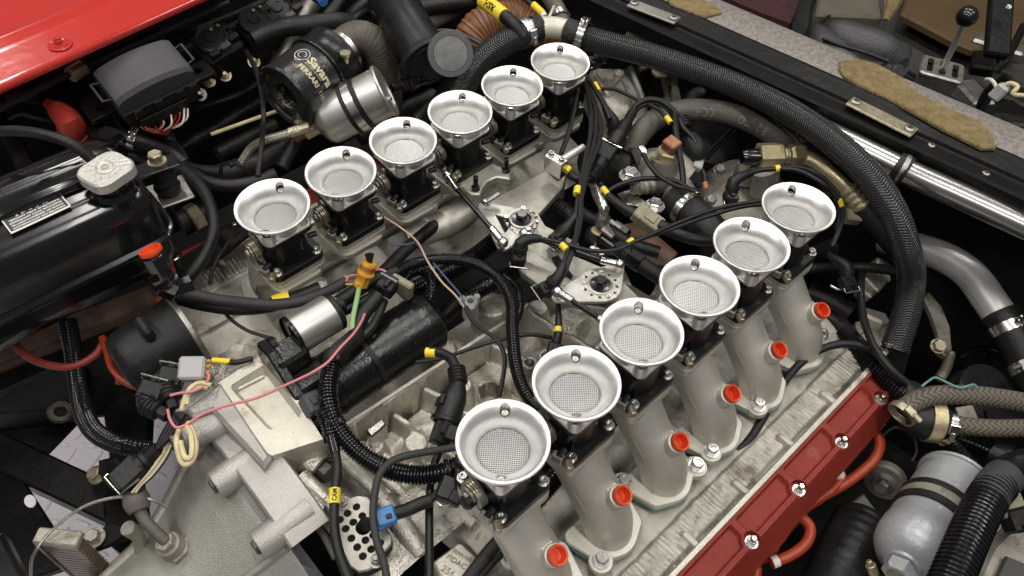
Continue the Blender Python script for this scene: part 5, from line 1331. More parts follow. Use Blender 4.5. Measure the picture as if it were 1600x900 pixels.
# cable tie hugging the starter
b = MB(); b.lathe([(rs_ + .0005, -.0035), (rs_ + .0022, -.0035), (rs_ + .0022, .0035), (rs_ + .0005, .0035)], 48, fr((.012, ys, zs_), (1, .06, 0), (0, 0, 1)), a0=-1.6, a1=1.5)
hp = V((.012, ys + .02, zs_ + .036)); b.box(.010, .008, .007, fr(hp, (0, .5, .86)), .001)
b.build('cable_tie', m_plastic, None, 'wide black cable tie strapped round the starter motor', 'cable tie')
# main harness: boot, shrink sleeve, convoluted loom
root = thing('wiring_loom', P(560, 620, -.2), 'thick black convoluted loom curving from the starter to the nearest trumpet', 'wiring loom')
b = MB(); b.tube([P(560, 522, -.118), P(546, 535, -.112), P(530, 548, -.108), P(521, 560, -.108)], .0105, 14); b.build('shrink_sleeve', m_wire, root)
b = MB(); b.tube([P(522, 556, -.108), P(519, 572, -.108)], .0115, 14); b.build('shrink_collar', m_wire, root)
b = MB(); b.tube([P(520, 568, -.109), P(513, 600, -.112), P(515, 635, -.118), P(530, 672, -.13), P(560, 706, -.142), P(600, 731, -.15), P(645, 742, -.15), P(690, 738, -.145), P(725, 722, -.14)], .0098, 18, corr=.0036, amp=.11); b.build('loom', m_loom, root)
for px, py, ax2, h in ((521, 566, (0, 1), -.108), (524, 664, (1, 2), -.128), (700, 734, (1, -.3), -.145)):
    p = P(px, py, h); q = P(px + ax2[0] * 8, py + ax2[1] * 8, h) - p
    b = MB(); b.lathe([(.0102, -.002), (.0118, -.002), (.0118, .002), (.0102, .002)], 22, fr(p, q)); b.box(.007, .006, .006, fr(p + V((.004, -.006, .011)), (0, 0, 1), q)); b.build('tie', m_plastic, root)
root = thing('wiring_loom', P(520, 760, -.2), 'short loom branch with chrome sleeve and CAM marker running down to the bottom edge', 'wiring loom')
b = MB(); b.tube([P(503, 640, -.115), P(512, 660, -.125), P(517, 680, -.13)], .0078, 14, corr=.0036, amp=.11); b.build('loom', m_loom, root)
b = MB(); b.tube([P(517, 678, -.131), P(524, 707, -.138)], .0062, 14); b.build('sleeve', m_gloss, root)
b = MB(); b.tube([P(523, 704, -.138), P(527, 730, -.142), P(524, 765, -.145), P(522, 800, -.147), P(523, 830, -.15), P(530, 865, -.152), P(545, 905, -.155)], .0052, 12); b.build('cable_body', m_wire, root)
ca, cb_ = P(523.5, 764, -.1446), P(522.4, 788, -.1462); b = MB(); b.tube([ca, cb_], .0063, 16); b.build('yellow_sleeve', m_yellow, root)
ts = (cb_ - ca).normalized(); cm = (ca + cb_) / 2; tn = CAM - cm; tn = (tn - ts * tn.dot(ts)).normalized()
vs, fs = text_mesh('CAM', .0062, .0002, bold=.0002); b = MB(); b.add(vs, fs, fr(cm + tn * .0063, tn, -ts)); b.build('sleeve_lettering', m_plastic, root, smooth=False)
b = MB(); b.box(.022, .026, .018, fr(P(488, 632, -.13), (.2, -.3, 1), P(505, 625, -.13) - P(475, 640, -.13)), .0025); b.box(.007, .010, .019, fr(P(489, 630, -.128), (.2, -.3, 1)), .001)
b.build('plug', m_gplastic, None, 'square black plug between stained casting and thick loom', 'plug')
b = MB(); b.box(.03, .022, .02, fr(P(497, 662, -.15), (.1, -.3, 1), (1, .4, 0)), .004); b.build('plug_bracket', m_starter, None, 'black bracket under the square plug, beside the loom branch', 'bracket')
# second loom arching over the block
wire('wiring_loom', 'convoluted loom arching from the starter end down to the second trumpet', 'wiring loom', m_loom, 9.5, [(618, 425, -.125), (650, 411, -.12), (700, 405, -.12), (745, 413, -.12), (780, 436, -.125), (798, 468, -.13), (801, 520, -.135), (806, 570, -.14), (820, 612, -.142), (850, 645, -.14), (880, 660, -.13)], n=16, corr=.0036, amp=.10)
wire('wiring_loom', 'inner convoluted loom hooking round behind the starter', 'wiring loom', m_loom, 8, [(625, 445, -.15), (645, 425, -.145), (665, 425, -.145), (675, 445, -.15), (670, 470, -.16), (655, 490, -.175)], n=14, corr=.0036, amp=.10)
wire('wiring_loom', 'dark loom running behind the arching loom towards the linkage', 'wiring loom', m_loom, 13, [(640, 455, -.19), (690, 430, -.18), (735, 405, -.175), (780, 370, -.175), (800, 350, -.18)], n=16, corr=.0042, amp=.10)
wire('wiring_loom', 'lower dark loom passing under the two linkage rods', 'wiring loom', m_loom, 13, [(690, 495, -.20), (720, 470, -.19), (765, 445, -.18), (805, 425, -.18), (830, 415, -.19)], n=16, corr=.0042, amp=.10)
wire('wiring_loom', 'short loom between the arching loom and the second trumpet', 'wiring loom', m_loom, 7, [(785, 430, -.14), (808, 450, -.145), (812, 480, -.15), (800, 515, -.15)], n=12, corr=.0036, amp=.10)
hose('hose', 'black hose running up from the amber plug behind the third far trumpet', 'hose', m_rubber, 10, [(575, 450, -.15), (600, 425, -.15), (640, 385, -.155), (690, 345, -.16), (730, 325, -.17)])
hose('cable', 'black cable bundle from the solenoid to the arching loom', 'cable', m_wire, 11, [(520, 478, -.12), (555, 455, -.12), (590, 435, -.12), (620, 424, -.122)])
hose('cable', 'black cable bundle passing below the amber plug', 'cable', m_wire, 8, [(528, 490, -.13), (560, 475, -.128), (590, 458, -.126), (610, 440, -.126)])
# plugs above the starter
root = thing('connector', P(606, 448, -.14), 'black plug pushed into a yellowed socket above the starter motor', 'connector')
ux4 = P(618, 436, -.11) - P(594, 466, -.11)
b = MB(); b.box(.024, .022, .020, fr(P(606, 446, -.108), (0, -.2, 1), ux4), .002); b.box(.014, .006, .004, fr(P(606, 441, -.096), (0, -.2, 1), ux4), .001); b.build('plug_body', m_plastic, root)
b = MB(); b.box(.010, .030, .030, fr(P(628, 448, -.115), (0, -.2, 1), ux4), .002); b.build('socket', m_beige, root)
b = MB(); b.box(.003, .024, .003, fr(P(608, 434, -.094), (0, -.2, 1), ux4), .0008); b.build('wire_clip', m_steel, root)
b = MB(); b.tube([P(592, 462, -.112), P(578, 478, -.114), P(566, 494, -.116), P(558, 515, -.12)], .0090, 14); b.build('boot', m_wire, root)
b = MB(); b.tube([P(600, 470, -.12), P(590, 495, -.118), P(578, 515, -.116), P(560, 530, -.118), P(548, 536, -.116)], .0055, 10); b.build('lead', m_wire, root)
root = thing('amber_plug', P(568, 430, -.14), 'amber two piece plug standing above the starter solenoid', 'connector')
pa, pb = P(578, 410, -.085), P(563, 448, -.115); M = fr(pb, pa - pb, (1, 0, 0)); Lq = (pa - pb).length
b = MB(); b.box(.012, .014, Lq * .55, M @ Matrix.Translation((0, 0, Lq * .28)), .0015); b.box(.018, .008, Lq * .20, M @ Matrix.Translation((0, 0, Lq * .10)), .001); b.build('plug_shell', m_orange, root)
b = MB(); b.lathe([(.011, Lq * .52), (.011, Lq * .60), (.0085, Lq * .62), (.0085, Lq * .86), (.0095, Lq * .90), (.0085, Lq * 1.0), (0, Lq * 1.0)], 20, M); b.build('plug_neck', m_orange, root)
b = MB(); b.lathe([(.0089, Lq * .74), (.0093, Lq * .76), (.0089, Lq * .80)], 20, M); b.build('neck_band', m_copper, root)
b = MB(); b.tube([pb + V((.004, 0, 0)), P(540, 444, -.115)], .0016, 6); b.build('terminal_pin', m_orange, root)
for i, dx in enumerate((-4, 4)):
    b = MB(); b.tube([pa, P(577 + dx, 396, -.075)], .003, 8); b.build('wire_stub', m_wire, root)
wire('wire', 'thick pale green wire from the amber plug to the loom', 'wire', m_green, 4.1, [(561, 450, -.112), (556, 475, -.108), (551, 500, -.108), (551, 520, -.112)])
wire('wire', 'second pale green wire tucked under the black lead', 'wire', m_green, 3.5, [(559, 488, -.115), (562, 508, -.116), (556, 528, -.118)])
wire('wire', 'short pink wire through the amber plug to the clear tube', 'wire', m_pink, 2, [(541, 440, -.112), (545, 432, -.108), (556, 430, -.105), (566, 430, -.103)])
wire('wire', 'short pink wire from the amber plug to the black plug', 'wire', m_pink, 2, [(580, 424, -.10), (592, 421, -.098), (600, 423, -.098), (605, 428, -.10)])
wire('wire', 'long pink wire lying across the stained casting', 'wire', m_pink, 2.2, [(572, 483, -.112), (566, 500, -.106), (552, 522, -.100), (532, 543, -.096), (512, 566, -.094), (488, 582, -.096), (450, 600, -.105), (400, 622, -.114), (350, 635, -.120), (315, 648, -.122), (290, 664, -.12), (276, 668, -.118), (266, 656, -.118), (262, 640, -.12)])
wire('wire', 'tan wire from the second far throttle body to the block', 'wire', m_tan, 1.6, [(597, 337, -.10), (625, 355, -.105), (652, 378, -.11), (668, 408, -.112), (690, 440, -.115), (712, 462, -.12), (725, 480, -.13)])
wire('wire', 'blue wire crossing under the tan wire', 'wire', m_bluew, 1.7, [(610, 384, -.12), (635, 382, -.118), (650, 379, -.116)])
wire('wire', 'blue grey wire running beside the tan wire', 'wire', m_bluew, 1.6, [(650, 380, -.118), (678, 412, -.118), (700, 438, -.12), (720, 462, -.125), (728, 480, -.13)])
wire('wire', 'black sleeve joining tan and blue wires down to the nearest trumpet', 'wire', m_wire, 3.6, [(727, 478, -.13), (735, 495, -.135), (750, 512, -.14), (775, 530, -.145), (788, 555, -.15), (786, 590, -.155), (780, 620, -.16)])
hose('hose', 'thin black hose arching over the casting right of the starter', 'hose', m_wire, 3.2, [(650, 566, -.16), (690, 560, -.155), (740, 543, -.15), (785, 530, -.145), (830, 523, -.145), (862, 528, -.15)])
wire('clear_tube', 'scrap of clear tubing beside the amber plug', 'tube', m_clear, 4.5, [(541, 432, -.12), (536, 450, -.125), (531, 460, -.13)])
# milky plastic mount on the block
p = P(735, 470, -.165); root = thing('plastic_mount', p - V((0, 0, .03)), 'milky plastic cable mount with three lugs on the block', 'cable mount')
b = MB(); b.lathe([(.011, -.03), (.0105, -.002), (.009, 0), (.0045, 0), (.004, -.012), (0, -.012)], 20, fr(p)); b.build('mount_body', m_clear, root)
for a in (0, 2.1, 4.2):
    b = MB(); b.cyl(.0045, .012, 12, fr(p + V((.011 * math.cos(a), .011 * math.sin(a), -.010)))); b.build('mount_lug', m_clear, root)
# sensor plug above the nearest trumpet
root = thing('sensor_plug', P(700, 640, -.18), 'large black sensor plug with ribbed boot left of the nearest trumpet', 'connector')
b = MB(); b.tube([P(672, 549, -.125), P(690, 552, -.122), P(706, 562, -.118), P(713, 578, -.116)], .0060, 12); b.build('lead', m_wire, root)
b = MB(); b.tube([P(666, 551, -.126), P(681, 551, -.1235)], .0062, 12); b.build('yellow_sleeve', m_yellow, root)
b = MB(); b.tube([P(713, 575, -.116), P(717, 600, -.116)], .0098, 16, corr=.0042, amp=.10); b.build('ribbed_boot', m_wire, root)
pa, pb = P(717, 598, -.116), P(694, 668, -.130); M = fr(pa, pb - pa, (1, 0, 0)); Lq = (pb - pa).length
b = MB(); b.lathe([(.008, 0), (.012, Lq * .18), (.0145, Lq * .35), (.0150, Lq * .5), (.015, Lq * .8), (.0175, Lq * .82), (.0175, Lq * .9), (.014, Lq * .92)], 24, M); b.build('plug_body', m_plastic, root)
b = MB(); b.box(.021, .019, Lq * .5, M @ Matrix.Translation((0, 0, Lq * 1.12)), .002); b.box(.010, .006, .02, M @ Matrix.Translation((.0, .012, Lq * 1.0)), .001); b.build('plug_socket', m_plastic, root)
b = MB(); b.box(.004, .024, .012, M @ Matrix.Translation((-.014, 0, Lq * .5)), .001); b.build('lock_tab', m_plastic, root)
hose('pipe', 'straight black pipe running down to the bottom edge left of the nearest trumpet', 'pipe', m_plastic, 6.5, [(693, 690, -.15), (676, 735, -.16), (671, 790, -.165), (671, 850, -.17), (671, 910, -.175)])
root = thing('connector', P(715, 690, -.16), 'small black plug with embossed tab touching the nearest trumpet', 'connector')
b = MB(); M = fr(P(716, 682, -.125), (-.1, -.3, 1), (.5, -.9, 0)); b.box(.030, .018, .016, M, .002); b.build('plug_body', m_plastic, root)
b = MB(); b.box(.012, .010, .0025, M @ Matrix.Translation((.004, 0, .009)), .0006); b.box(.003, .006, .0035, M @ Matrix.Translation((.001, 0, .010)), .0004); b.build('embossed_tab', m_gplastic, root)
hose('cable', 'woven black cable looping from the nearest trumpet to the bottom edge', 'cable', b_sleeve, 6.2, [(745, 690, -.11), (715, 698, -.115), (680, 704, -.118), (640, 711, -.122), (610, 722, -.126), (593, 742, -.13), (585, 775, -.136), (583, 810, -.140), (590, 850, -.145), (600, 880, -.15), (606, 915, -.155)], uv=True, n=14)
# throttle position plug cluster at the nearest throttle body
for i, (px, py, h, sx, sy, sz, rz) in enumerate(((735, 712, -.12, .035, .018, .018, .3), (722, 735, -.13, .030, .016, .02, .9), (700, 765, -.15, .026, .020, .02, .5), (712, 778, -.15, .016, .014, .018, .4))):
    b = MB(); b.box(sx, sy, sz, fr(P(px, py, h), (-.1, -.2, 1), (math.cos(rz), math.sin(rz), 0)), .002)
    b.build('connector', m_plastic, None, ['black plug half hidden under the nearest trumpet', 'angled black plug below the nearest trumpet rim', 'black plug body hanging left of the nearest throttle body', 'small black plug end left of the nearest throttle body'][i], 'connector')
wire('wire', 'fine bright wire clip under the black plug left of the nearest throttle body', 'wire clip', m_steel, 1.2, [(680, 780, -.15), (690, 790, -.15), (702, 788, -.15)])
# position sensor knob on the nearest throttle spindle
p = P(745, 772, -.060); root = thing('spindle_clamp', p - V((0, 0, .02)), 'bright metal clamp on the spindle end of the nearest throttle body', 'clamp')
M = fr(p + V((.004, 0, 0)), (-1, 0, 0)); b = MB(); b.lathe([(.008, 0), (.013, .001), (.013, .009), (.008, .010)], 22, M); b.build('clamp_ring', m_plate, root)
b = MB(); b.box(.006, .026, .010, M @ Matrix.Translation((.010, 0, .005)), .0015); b.build('clamp_arm', m_plate, root)
b = MB(); b.cyl(.0075, .018, 18, M @ Matrix.Translation((0, 0, .003)), .003); b.build('spindle_knob', m_rubber, root)
# perforated cover plate with blue plug
hp_ = -.172
pl = [(516, 800), (519, 790), (545, 778), (560, 774), (574, 776), (590, 800), (612, 838), (611, 850), (600, 862), (596, 880), (575, 890), (560, 893), (548, 885), (520, 830)]
root = thing('perforated_plate', P(565, 835, -.2), 'pale plate drilled with rows of round holes, blue plug on it', 'plate')
def ell(px, py, r): 
    c = P(px, py, hp_); return [(c.x + r * math.cos(a), c.y + r * math.sin(a)) for a in [2 * math.pi * k / 14 for k in range(14)]]
hl = [(557, 792), (543, 802), (566, 806), (531, 812), (552, 816), (540, 826), (549, 841), (571, 844), (558, 855), (580, 858), (567, 869), (583, 836), (594, 848)]
b = MB(); b.prism([q2(x, y, hp_) for x, y in pl], hp_ - .004, hp_, None, c=.0008, holes=[ell(x, y, .0042) for x, y in hl] + [ell(568, 824, .0085)]); b.build('drilled_plate', m_plate, root)
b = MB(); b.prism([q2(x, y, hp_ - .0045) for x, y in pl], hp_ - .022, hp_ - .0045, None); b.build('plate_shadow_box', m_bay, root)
for px, py in ((536, 787), (588, 876)):
    b = MB(); M = fr(P(px, py, hp_)); b.lathe([(.0082, 0), (.0082, .0015), (0, .0015)], 18, M); b.prism(circ(.0058, 6), .0015, .006, M, c=.0008); b.cyl(.0034, .003, 12, M, z0=.006); b.build('plate_nut', m_steel_d, root)
b = MB(); b.cyl(.008, .012, 18, fr(P(568, 824, hp_ - .008), (.2, -.3, 1))); b.build('sensor_tip', m_gloss, root)
root = thing('blue_plug', P(603, 808, -.17), 'blue sensor plug with fat black boot on the drilled plate', 'connector')
ux5 = P(618, 802, -.155) - P(586, 814, -.155); M = fr(P(602, 808, -.155), (-.05, -.25, 1), ux5)
b = MB(); b.box(.021, .019, .018, M, .002); b.box(.008, .023, .012, M @ Matrix.Translation((-.007, 0, 0)), .001); b.build('plug_shell', m_blue, root)
b = MB(); b.box(.006, .005, .003, M @ Matrix.Translation((.003, -.002, .009)), .0006); b.build('latch_window', m_plastic, root)
b = MB(); b.tube([P(614, 803, -.155), P(635, 797, -.152), P(655, 788, -.150), P(675, 781, -.148)], .0072, 14); b.build('boot', m_wire, root)
b = MB(); b.tube([P(672, 782, -.148), P(685, 768, -.147), P(693, 750, -.146), P(695, 738, -.145), P(712, 724, -.14)], .004, 10); b.build('lead', m_wire, root)
# bottom edge hoses by the pad
hose('cable', 'woven black sleeve passing under the nearest runner at the bottom edge', 'cable', b_sleeve, 11, [(728, 910, -.20), (750, 880, -.20), (775, 850, -.20), (800, 828, -.205)], uv=True)
hose('cable', 'thin black cable beside the woven sleeve at the bottom edge', 'cable', m_wire, 5, [(745, 908, -.20), (770, 880, -.20), (795, 856, -.20), (815, 838, -.205)])
hose('wiring_loom', 'black convoluted loom running under the near runners', 'wiring loom', m_loom, 13, [(830, 790, -.19), (870, 745, -.19), (905, 705, -.185), (945, 665, -.185), (985, 625, -.185), (1030, 580, -.185), (1080, 530, -.185)], corr=.0042, amp=.10)
hose('hose', 'grey hose inside the dark opening at the bottom', 'hose', m_greyhose, 6, [(492, 815, -.188), (508, 840, -.188), (525, 872, -.19)])
# ------------------------------------------------------------------ plugs at the left of the bell housing
def ribbed_plug(lab, P0, P1, P2, w_=.020, name='connector'):
    """plug body at P0 facing P1, boot bending to P2"""
    root = thing(name, P0 - V((0, 0, .012)), lab, 'connector')
    d_ = (P1 - P0); M = fr(P0, (-.1, -.3, 1), d_)
    b = MB(); b.box(.022, w_ * 1.1, .017, M, .002); b.build('plug_body', m_plastic, root)
    b = MB(); b.tube([M @ V((-.012, -w_ * .62, .002)), M @ V((-.014, -w_ * .62, .010)), M @ V((-.014, w_ * .62, .010)), M @ V((-.012, w_ * .62, .002))], .0011, 6, raw=True); b.build('wire_clip', m_steel, root)
    b = MB(); b.tube([P0 + d_ * .35, P1, P1.lerp(P2, .6)], w_ * .46, 16, corr=.0044, amp=.09); b.build('ribbed_boot', m_wire, root)
    b = MB(); b.tube([P1.lerp(P2, .5), P2], w_ * .30, 10); b.build('lead', m_wire, root)
ribbed_plug('nearer ribbed black plug below the distributor cap', P(237, 612, -.13), P(228, 630, -.132), P(262, 650, -.135), .024)
ribbed_plug('second ribbed black plug below the distributor cap', P(268, 590, -.13), P(262, 606, -.132), P(272, 640, -.135), .024)
hose('cable', 'black ribbed lead bending up from the nearer ribbed plug', 'cable', m_wire, 7, [(236, 605, -.13), (245, 590, -.13), (258, 580, -.13), (275, 570, -.13)], corr=.005, amp=.06)
hose('cable', 'black cable with yellow marker reaching the solenoid bracket', 'cable', m_wire, 4.5, [(268, 575, -.13), (300, 566, -.13), (335, 563, -.13), (370, 566, -.13), (395, 560, -.13)])
b = MB(); b.tube([P(332, 563.5, -.130), P(360, 565, -.130)], .0038, 12); b.build('yellow_sleeve', m_yellow, None, 'yellow marker sleeve on the cable above the pale plug', 'marker sleeve')
root = thing('pale_plug', P(303, 578, -.14), 'pale grey plug with coloured wires above the stained casting', 'connector')
M = fr(P(302, 577, -.115), (-.2, -.35, 1), (.62, -.5, 0)); b = MB(); b.box(.028, .026, .020, M, .0025); b.build('plug_body', m_lgrey, root)
for i in range(4):
    b = MB(); b.cyl(.0022, .005, 8, M @ Matrix.Translation((.013, -.009 + .006 * i, 0)) @ Matrix.Rotation(math.pi / 2, 4, 'Y')); b.build('seal', m_orange, root)
wire('wire', 'pink wire loop under the pale grey plug', 'wire', m_pink, 2.2, [(322, 582, -.115), (327, 588, -.115), (323, 597, -.117), (318, 602, -.12)])
wire('wire', 'pink wire running left under the cream cables', 'wire', m_pink, 2.2, [(318, 604, -.116), (300, 612, -.116), (282, 614, -.118), (266, 618, -.12)])
wire('cable', 'cream cable bending round the mount corner under the pale plug', 'cable', m_cream, 4, [(330, 602, -.12), (312, 598, -.118), (298, 606, -.118), (290, 620, -.122), (284, 640, -.13)])
wire('cable', 'second cream cable round the mount corner', 'cable', m_cream, 3.6, [(325, 606, -.122), (306, 606, -.121), (295, 616, -.122), (292, 632, -.126)])
for i, pts in enumerate(([(294, 660, -.125), (303, 680, -.125), (306, 700, -.128), (300, 720, -.13), (292, 726, -.13), (284, 722, -.132), (278, 705, -.13), (276, 685, -.13), (281, 668, -.13)], [(290, 664, -.122), (298, 678, -.122), (300, 705, -.124), (297, 716, -.126), (290, 715, -.126), (284, 700, -.126), (282, 690, -.126)])):
    wire('cable', ['outer loop of cream cable hanging by the bell housing bolts', 'inner loop of cream cable hanging by the bell housing bolts'][i], 'cable', m_cream, 4.4, pts)
# long plug at lower left with twisted leads
root = thing('connector', P(205, 735, -.19), 'black plug with bright wire clip hanging left of the bell housing', 'connector')
M = fr(P(204, 740, -.165), (-.3, -.2, 1), P(225, 722, -.165) - P(190, 748, -.165)); b = MB(); b.box(.030, .026, .022, M, .002); b.box(.004, .020, .016, M @ Matrix.Translation((-.0145, 0, .002)), .001); b.build('plug_body', m_plastic, root)
b = MB(); b.tube([M @ V((-.013, .012, .012)), M @ V((-.018, .012, .012)), M @ V((-.018, -.014, .010)), M @ V((.006, -.016, .010))], .0012, 6, raw=True); b.build('wire_clip', m_steel, root)
b = MB(); b.tube([P(214, 729, -.162), P(232, 715, -.158)], .0105, 16, corr=.005, amp=.08); b.build('ribbed_boot', m_wire, root)
b = MB(); b.tube([P(230, 717, -.158), P(247, 700, -.150)], .0075, 14); b.build('boot', m_wire, root)
for i, dx in enumerate((-3, 3, 9)):
    b = MB(); b.tube([P(246, 701, -.150), P(258 + dx, 680, -.142), P(270 + dx, 660, -.135), P(280 + dx, 645, -.13)], .0034, 8); b.build('lead', m_wire, root)
for i, (dx, m_) in enumerate(((0, m_cream), (4, m_cast_dirty), (8, m_cream), (11, m_wire))):
    wire('wire', ['dirty cream wire twisting down to the grey sleeve', 'dull grey wire in the twisted bundle at lower left', 'thin cream wire in the twisted bundle at lower left', 'black wire in the twisted bundle at lower left'][i], 'wire', m_, 1.8, [(265 + dx * .7, 690, -.15), (250 + dx, 715, -.155), (230 + dx, 742, -.16), (214 + dx * .7, 760, -.165), (206 + dx * .8, 770, -.168)])
root = thing('grey_sleeve', P(215, 790, -.19), 'grey rubber sleeve on the lead of the bell housing sender', 'sleeve')
b = MB(); b.tube([P(210, 768, -.172), P(213, 782, -.18), P(218, 798, -.185)], .0125, 16, rf=lambda t: .85 + .25 * math.sin(t * 3.1)); b.build('boot', m_greyhose, root)
b = MB(); b.tube([P(217, 795, -.185), P(226, 812, -.188), P(240, 828, -.19), P(260, 846, -.198)], .0062, 12); b.build('lead', m_greyhose, root)
# ------------------------------------------------------------------ throttle linkage between the rows
hb = -.112
root = thing('linkage_bracket', P(880, 400, -.15), 'cut alloy bracket carrying both throttle bell cranks', 'bracket')
block('upper_arm', [(868, 258), (886, 268), (880, 292), (842, 335), (852, 352), (905, 380), (895, 398), (850, 372), (800, 372), (765, 335), (748, 320), (800, 296)], hb, .010, m_plate, root, .0012)
block('lower_arm', [(800, 385), (848, 372), (880, 392), (960, 425), (1012, 478), (1000, 492), (930, 480), (868, 470), (836, 440), (815, 425)], hb - .004, .010, m_plate, root, .0012)
block('upright', [(852, 262), (868, 255), (886, 268), (872, 280)], hb + .004, .05, m_cast, root, .002)
b = MB(); M = fr(P(868, 258, -.082), (0, 0, 1), P(885, 268, -.082) - P(855, 250, -.082)); b.box(.030, .015, .026, M, .001); b.build('pinch_block', m_mach, root)
for t in (-.009, .009):
    b = MB(); b.capscrew(.0042, .005, M @ Matrix.Translation((t, 0, .013))); b.build('cap_screw', m_steel, root)
b = MB(); span(b, P(878, 250, -.085), P(912, 230, -.085), .0055, 14); b.build('spacer_rod', m_alutube, root)
# shade in the linkage gaps is put in as thin dark slabs, further below
def crank(lab, pv, arms, extra, h):
    root = thing('bell_crank', P(*pv, h - .01), lab, 'bell crank', 'throttle bell cranks')
    c = P(*pv, h)
    def pol(cs): return hull_round([(P(x, y, h).x, P(x, y, h).y, r * mpp(c)) for x, y, r in cs], 10)
    hs = []
    for k in range(12):
        a = 2 * math.pi * k / 12 + .2; hs.append([(c.x + .0205 * math.cos(a) + .0021 * math.cos(t), c.y + .0205 * math.sin(a) + .0021 * math.sin(t)) for t in [2 * math.pi * j / 8 for j in range(8)]])
    for i, cs in enumerate(arms):
        b = MB(); b.prism(pol(cs), h - .004 - .0002 * i, h - .0004 * i, None, c=.0006, holes=hs if i == 0 else ()); b.build('crank_plate', m_crank, root)
    M = fr(c); b = MB(); b.lathe([(.0162, -.001), (.0162, .001), (.0145, .0015), (.0135, .0008), (0, .0008)], 30, M); b.build('bearing_ring', m_crank, root)
    b = MB(); b.lathe([(.0128, 0), (.0128, .0028), (.009, .0032), (0, .0032)], 26, M); b.build('washer', m_gloss, root)
    b = MB(); b.hexbolt(.0072, .007, M @ Matrix.Translation((0, 0, .003)), 1.15); b.build('pivot_bolt', m_gloss, root)
    for k in (1, 4, 8):
        a = 2 * math.pi * k / 12 + .2; b = MB(); b.capscrew(.0030, .003, fr((c.x + .0205 * math.cos(a), c.y + .0205 * math.sin(a), h))); b.build('disc_screw', m_steel, root)
    return root
crank('upper bell crank plate with pivot bolt, below the fourth far trumpet', (815, 343), [[(815, 343, 27), (819, 366, 9)], [(757, 322, 10), (815, 336, 14)], [(757, 322, 10), (787, 381, 11)], [(787, 381, 11), (815, 352, 14)]], None, -.098)
crank('lower bell crank plate ringed with small holes, beside the fourth near trumpet', (938, 445), [[(938, 445, 34), (967, 416, 9), (871, 464, 9)]], None, -.100)
slab('shade_slab', [(770, 338), (779, 336), (806, 366), (793, 378)], -.1045, .002, m_bay, None, .0003, label='thin dark slab standing for the shade inside the forked upper bell crank', cat='gap')  # dark slab put in as the shade between the fork arms
slab('shade_slab', [(862, 402), (872, 398), (895, 430), (893, 436), (872, 420)], -.1135, .003, m_bay, None, .0003, label='thin dark slab standing for a shaded slot in the lower linkage arm', cat='slot')  # dark slab laid on the arm as the shade of a slot
def rod(lab, A, A2, B2, B_, h0_, h1_, ball=True):
    a, a2, b2, b_ = P(*A, h0_), P(*A2, h0_ + (h1_ - h0_) * .25), P(*B2, h0_ + (h1_ - h0_) * .75), P(*B_, h1_)
    root = thing('link_rod', (a + b_) / 2 - V((0, 0, .006)), lab, 'link rod', 'throttle link rods')
    b = MB(); span(b, a2, b2, .0033, 12); b.build('rod_shaft', m_gloss, root)
    for p, q in ((a, a2), (b_, b2)):
        b = MB(); span(b, p, q, .0050, 14); b.build('rod_end', m_steel, root)
        b = MB(); b.lathe([(0, -.0072), (.004, -.006), (.0068, -.0025), (.0072, 0), (.0068, .0025), (.004, .006), (0, .0072)], 18, fr(p)); b.cyl(.0035, .012, 10, fr(p - V((0, 0, .014)))); b.build('ball_joint', m_steel, root)
rod('black link rod from the third far throttle body to the upper bell crank', (699, 274), (715, 297), (768, 357), (786, 379), -.085, -.088)
rod('black link rod joining the upper and lower bell cranks', (819, 365), (834, 371), (938, 406), (968, 413), -.088, -.090)
rod('black link rod from the lower bell crank under the third near trumpet', (871, 456), (895, 471), (935, 497), (965, 515), -.090, -.085)
b = MB(); b.lathe([(0, -.0065), (.004, -.005), (.0065, 0), (.004, .005), (0, .0065)], 16, fr(P(760, 316, -.088))); span(b, P(760, 316, -.086), P(780, 303, -.083), .0045, 12); b.build('ball_stud', m_steel, None, 'bright ball stud on the upper arm of the forked bell crank', 'ball stud')
# studded arm of the fourth far adapter
root = thing('studded_arm', P(755, 275, -.13), 'pale cast arm with two black studs below the fourth far throttle body', 'bracket')
block('arm', [(716, 283), (726, 268), (764, 252), (786, 262), (797, 268), (797, 279), (776, 276), (762, 282), (754, 292), (750, 303), (738, 303), (722, 294)], -.112, .012, m_runner, root, .002)
for px, py in ((790, 268), (743, 296)):
    b = MB(); b.cyl(.0036, .024, 10, fr(P(px, py, -.112))); b.prism(circ(.0062, 6), 0, .006, fr(P(px, py, -.1115)), c=.0008); b.build('stud', m_gloss, root)
hose('cast_pipe', 'pale cast water pipe elbow between the far runners and the linkage', 'pipe', m_runner, 22, [(640, 368, -.18), (672, 358, -.172), (705, 346, -.165), (728, 330, -.165), (735, 312, -.175)], n=24)
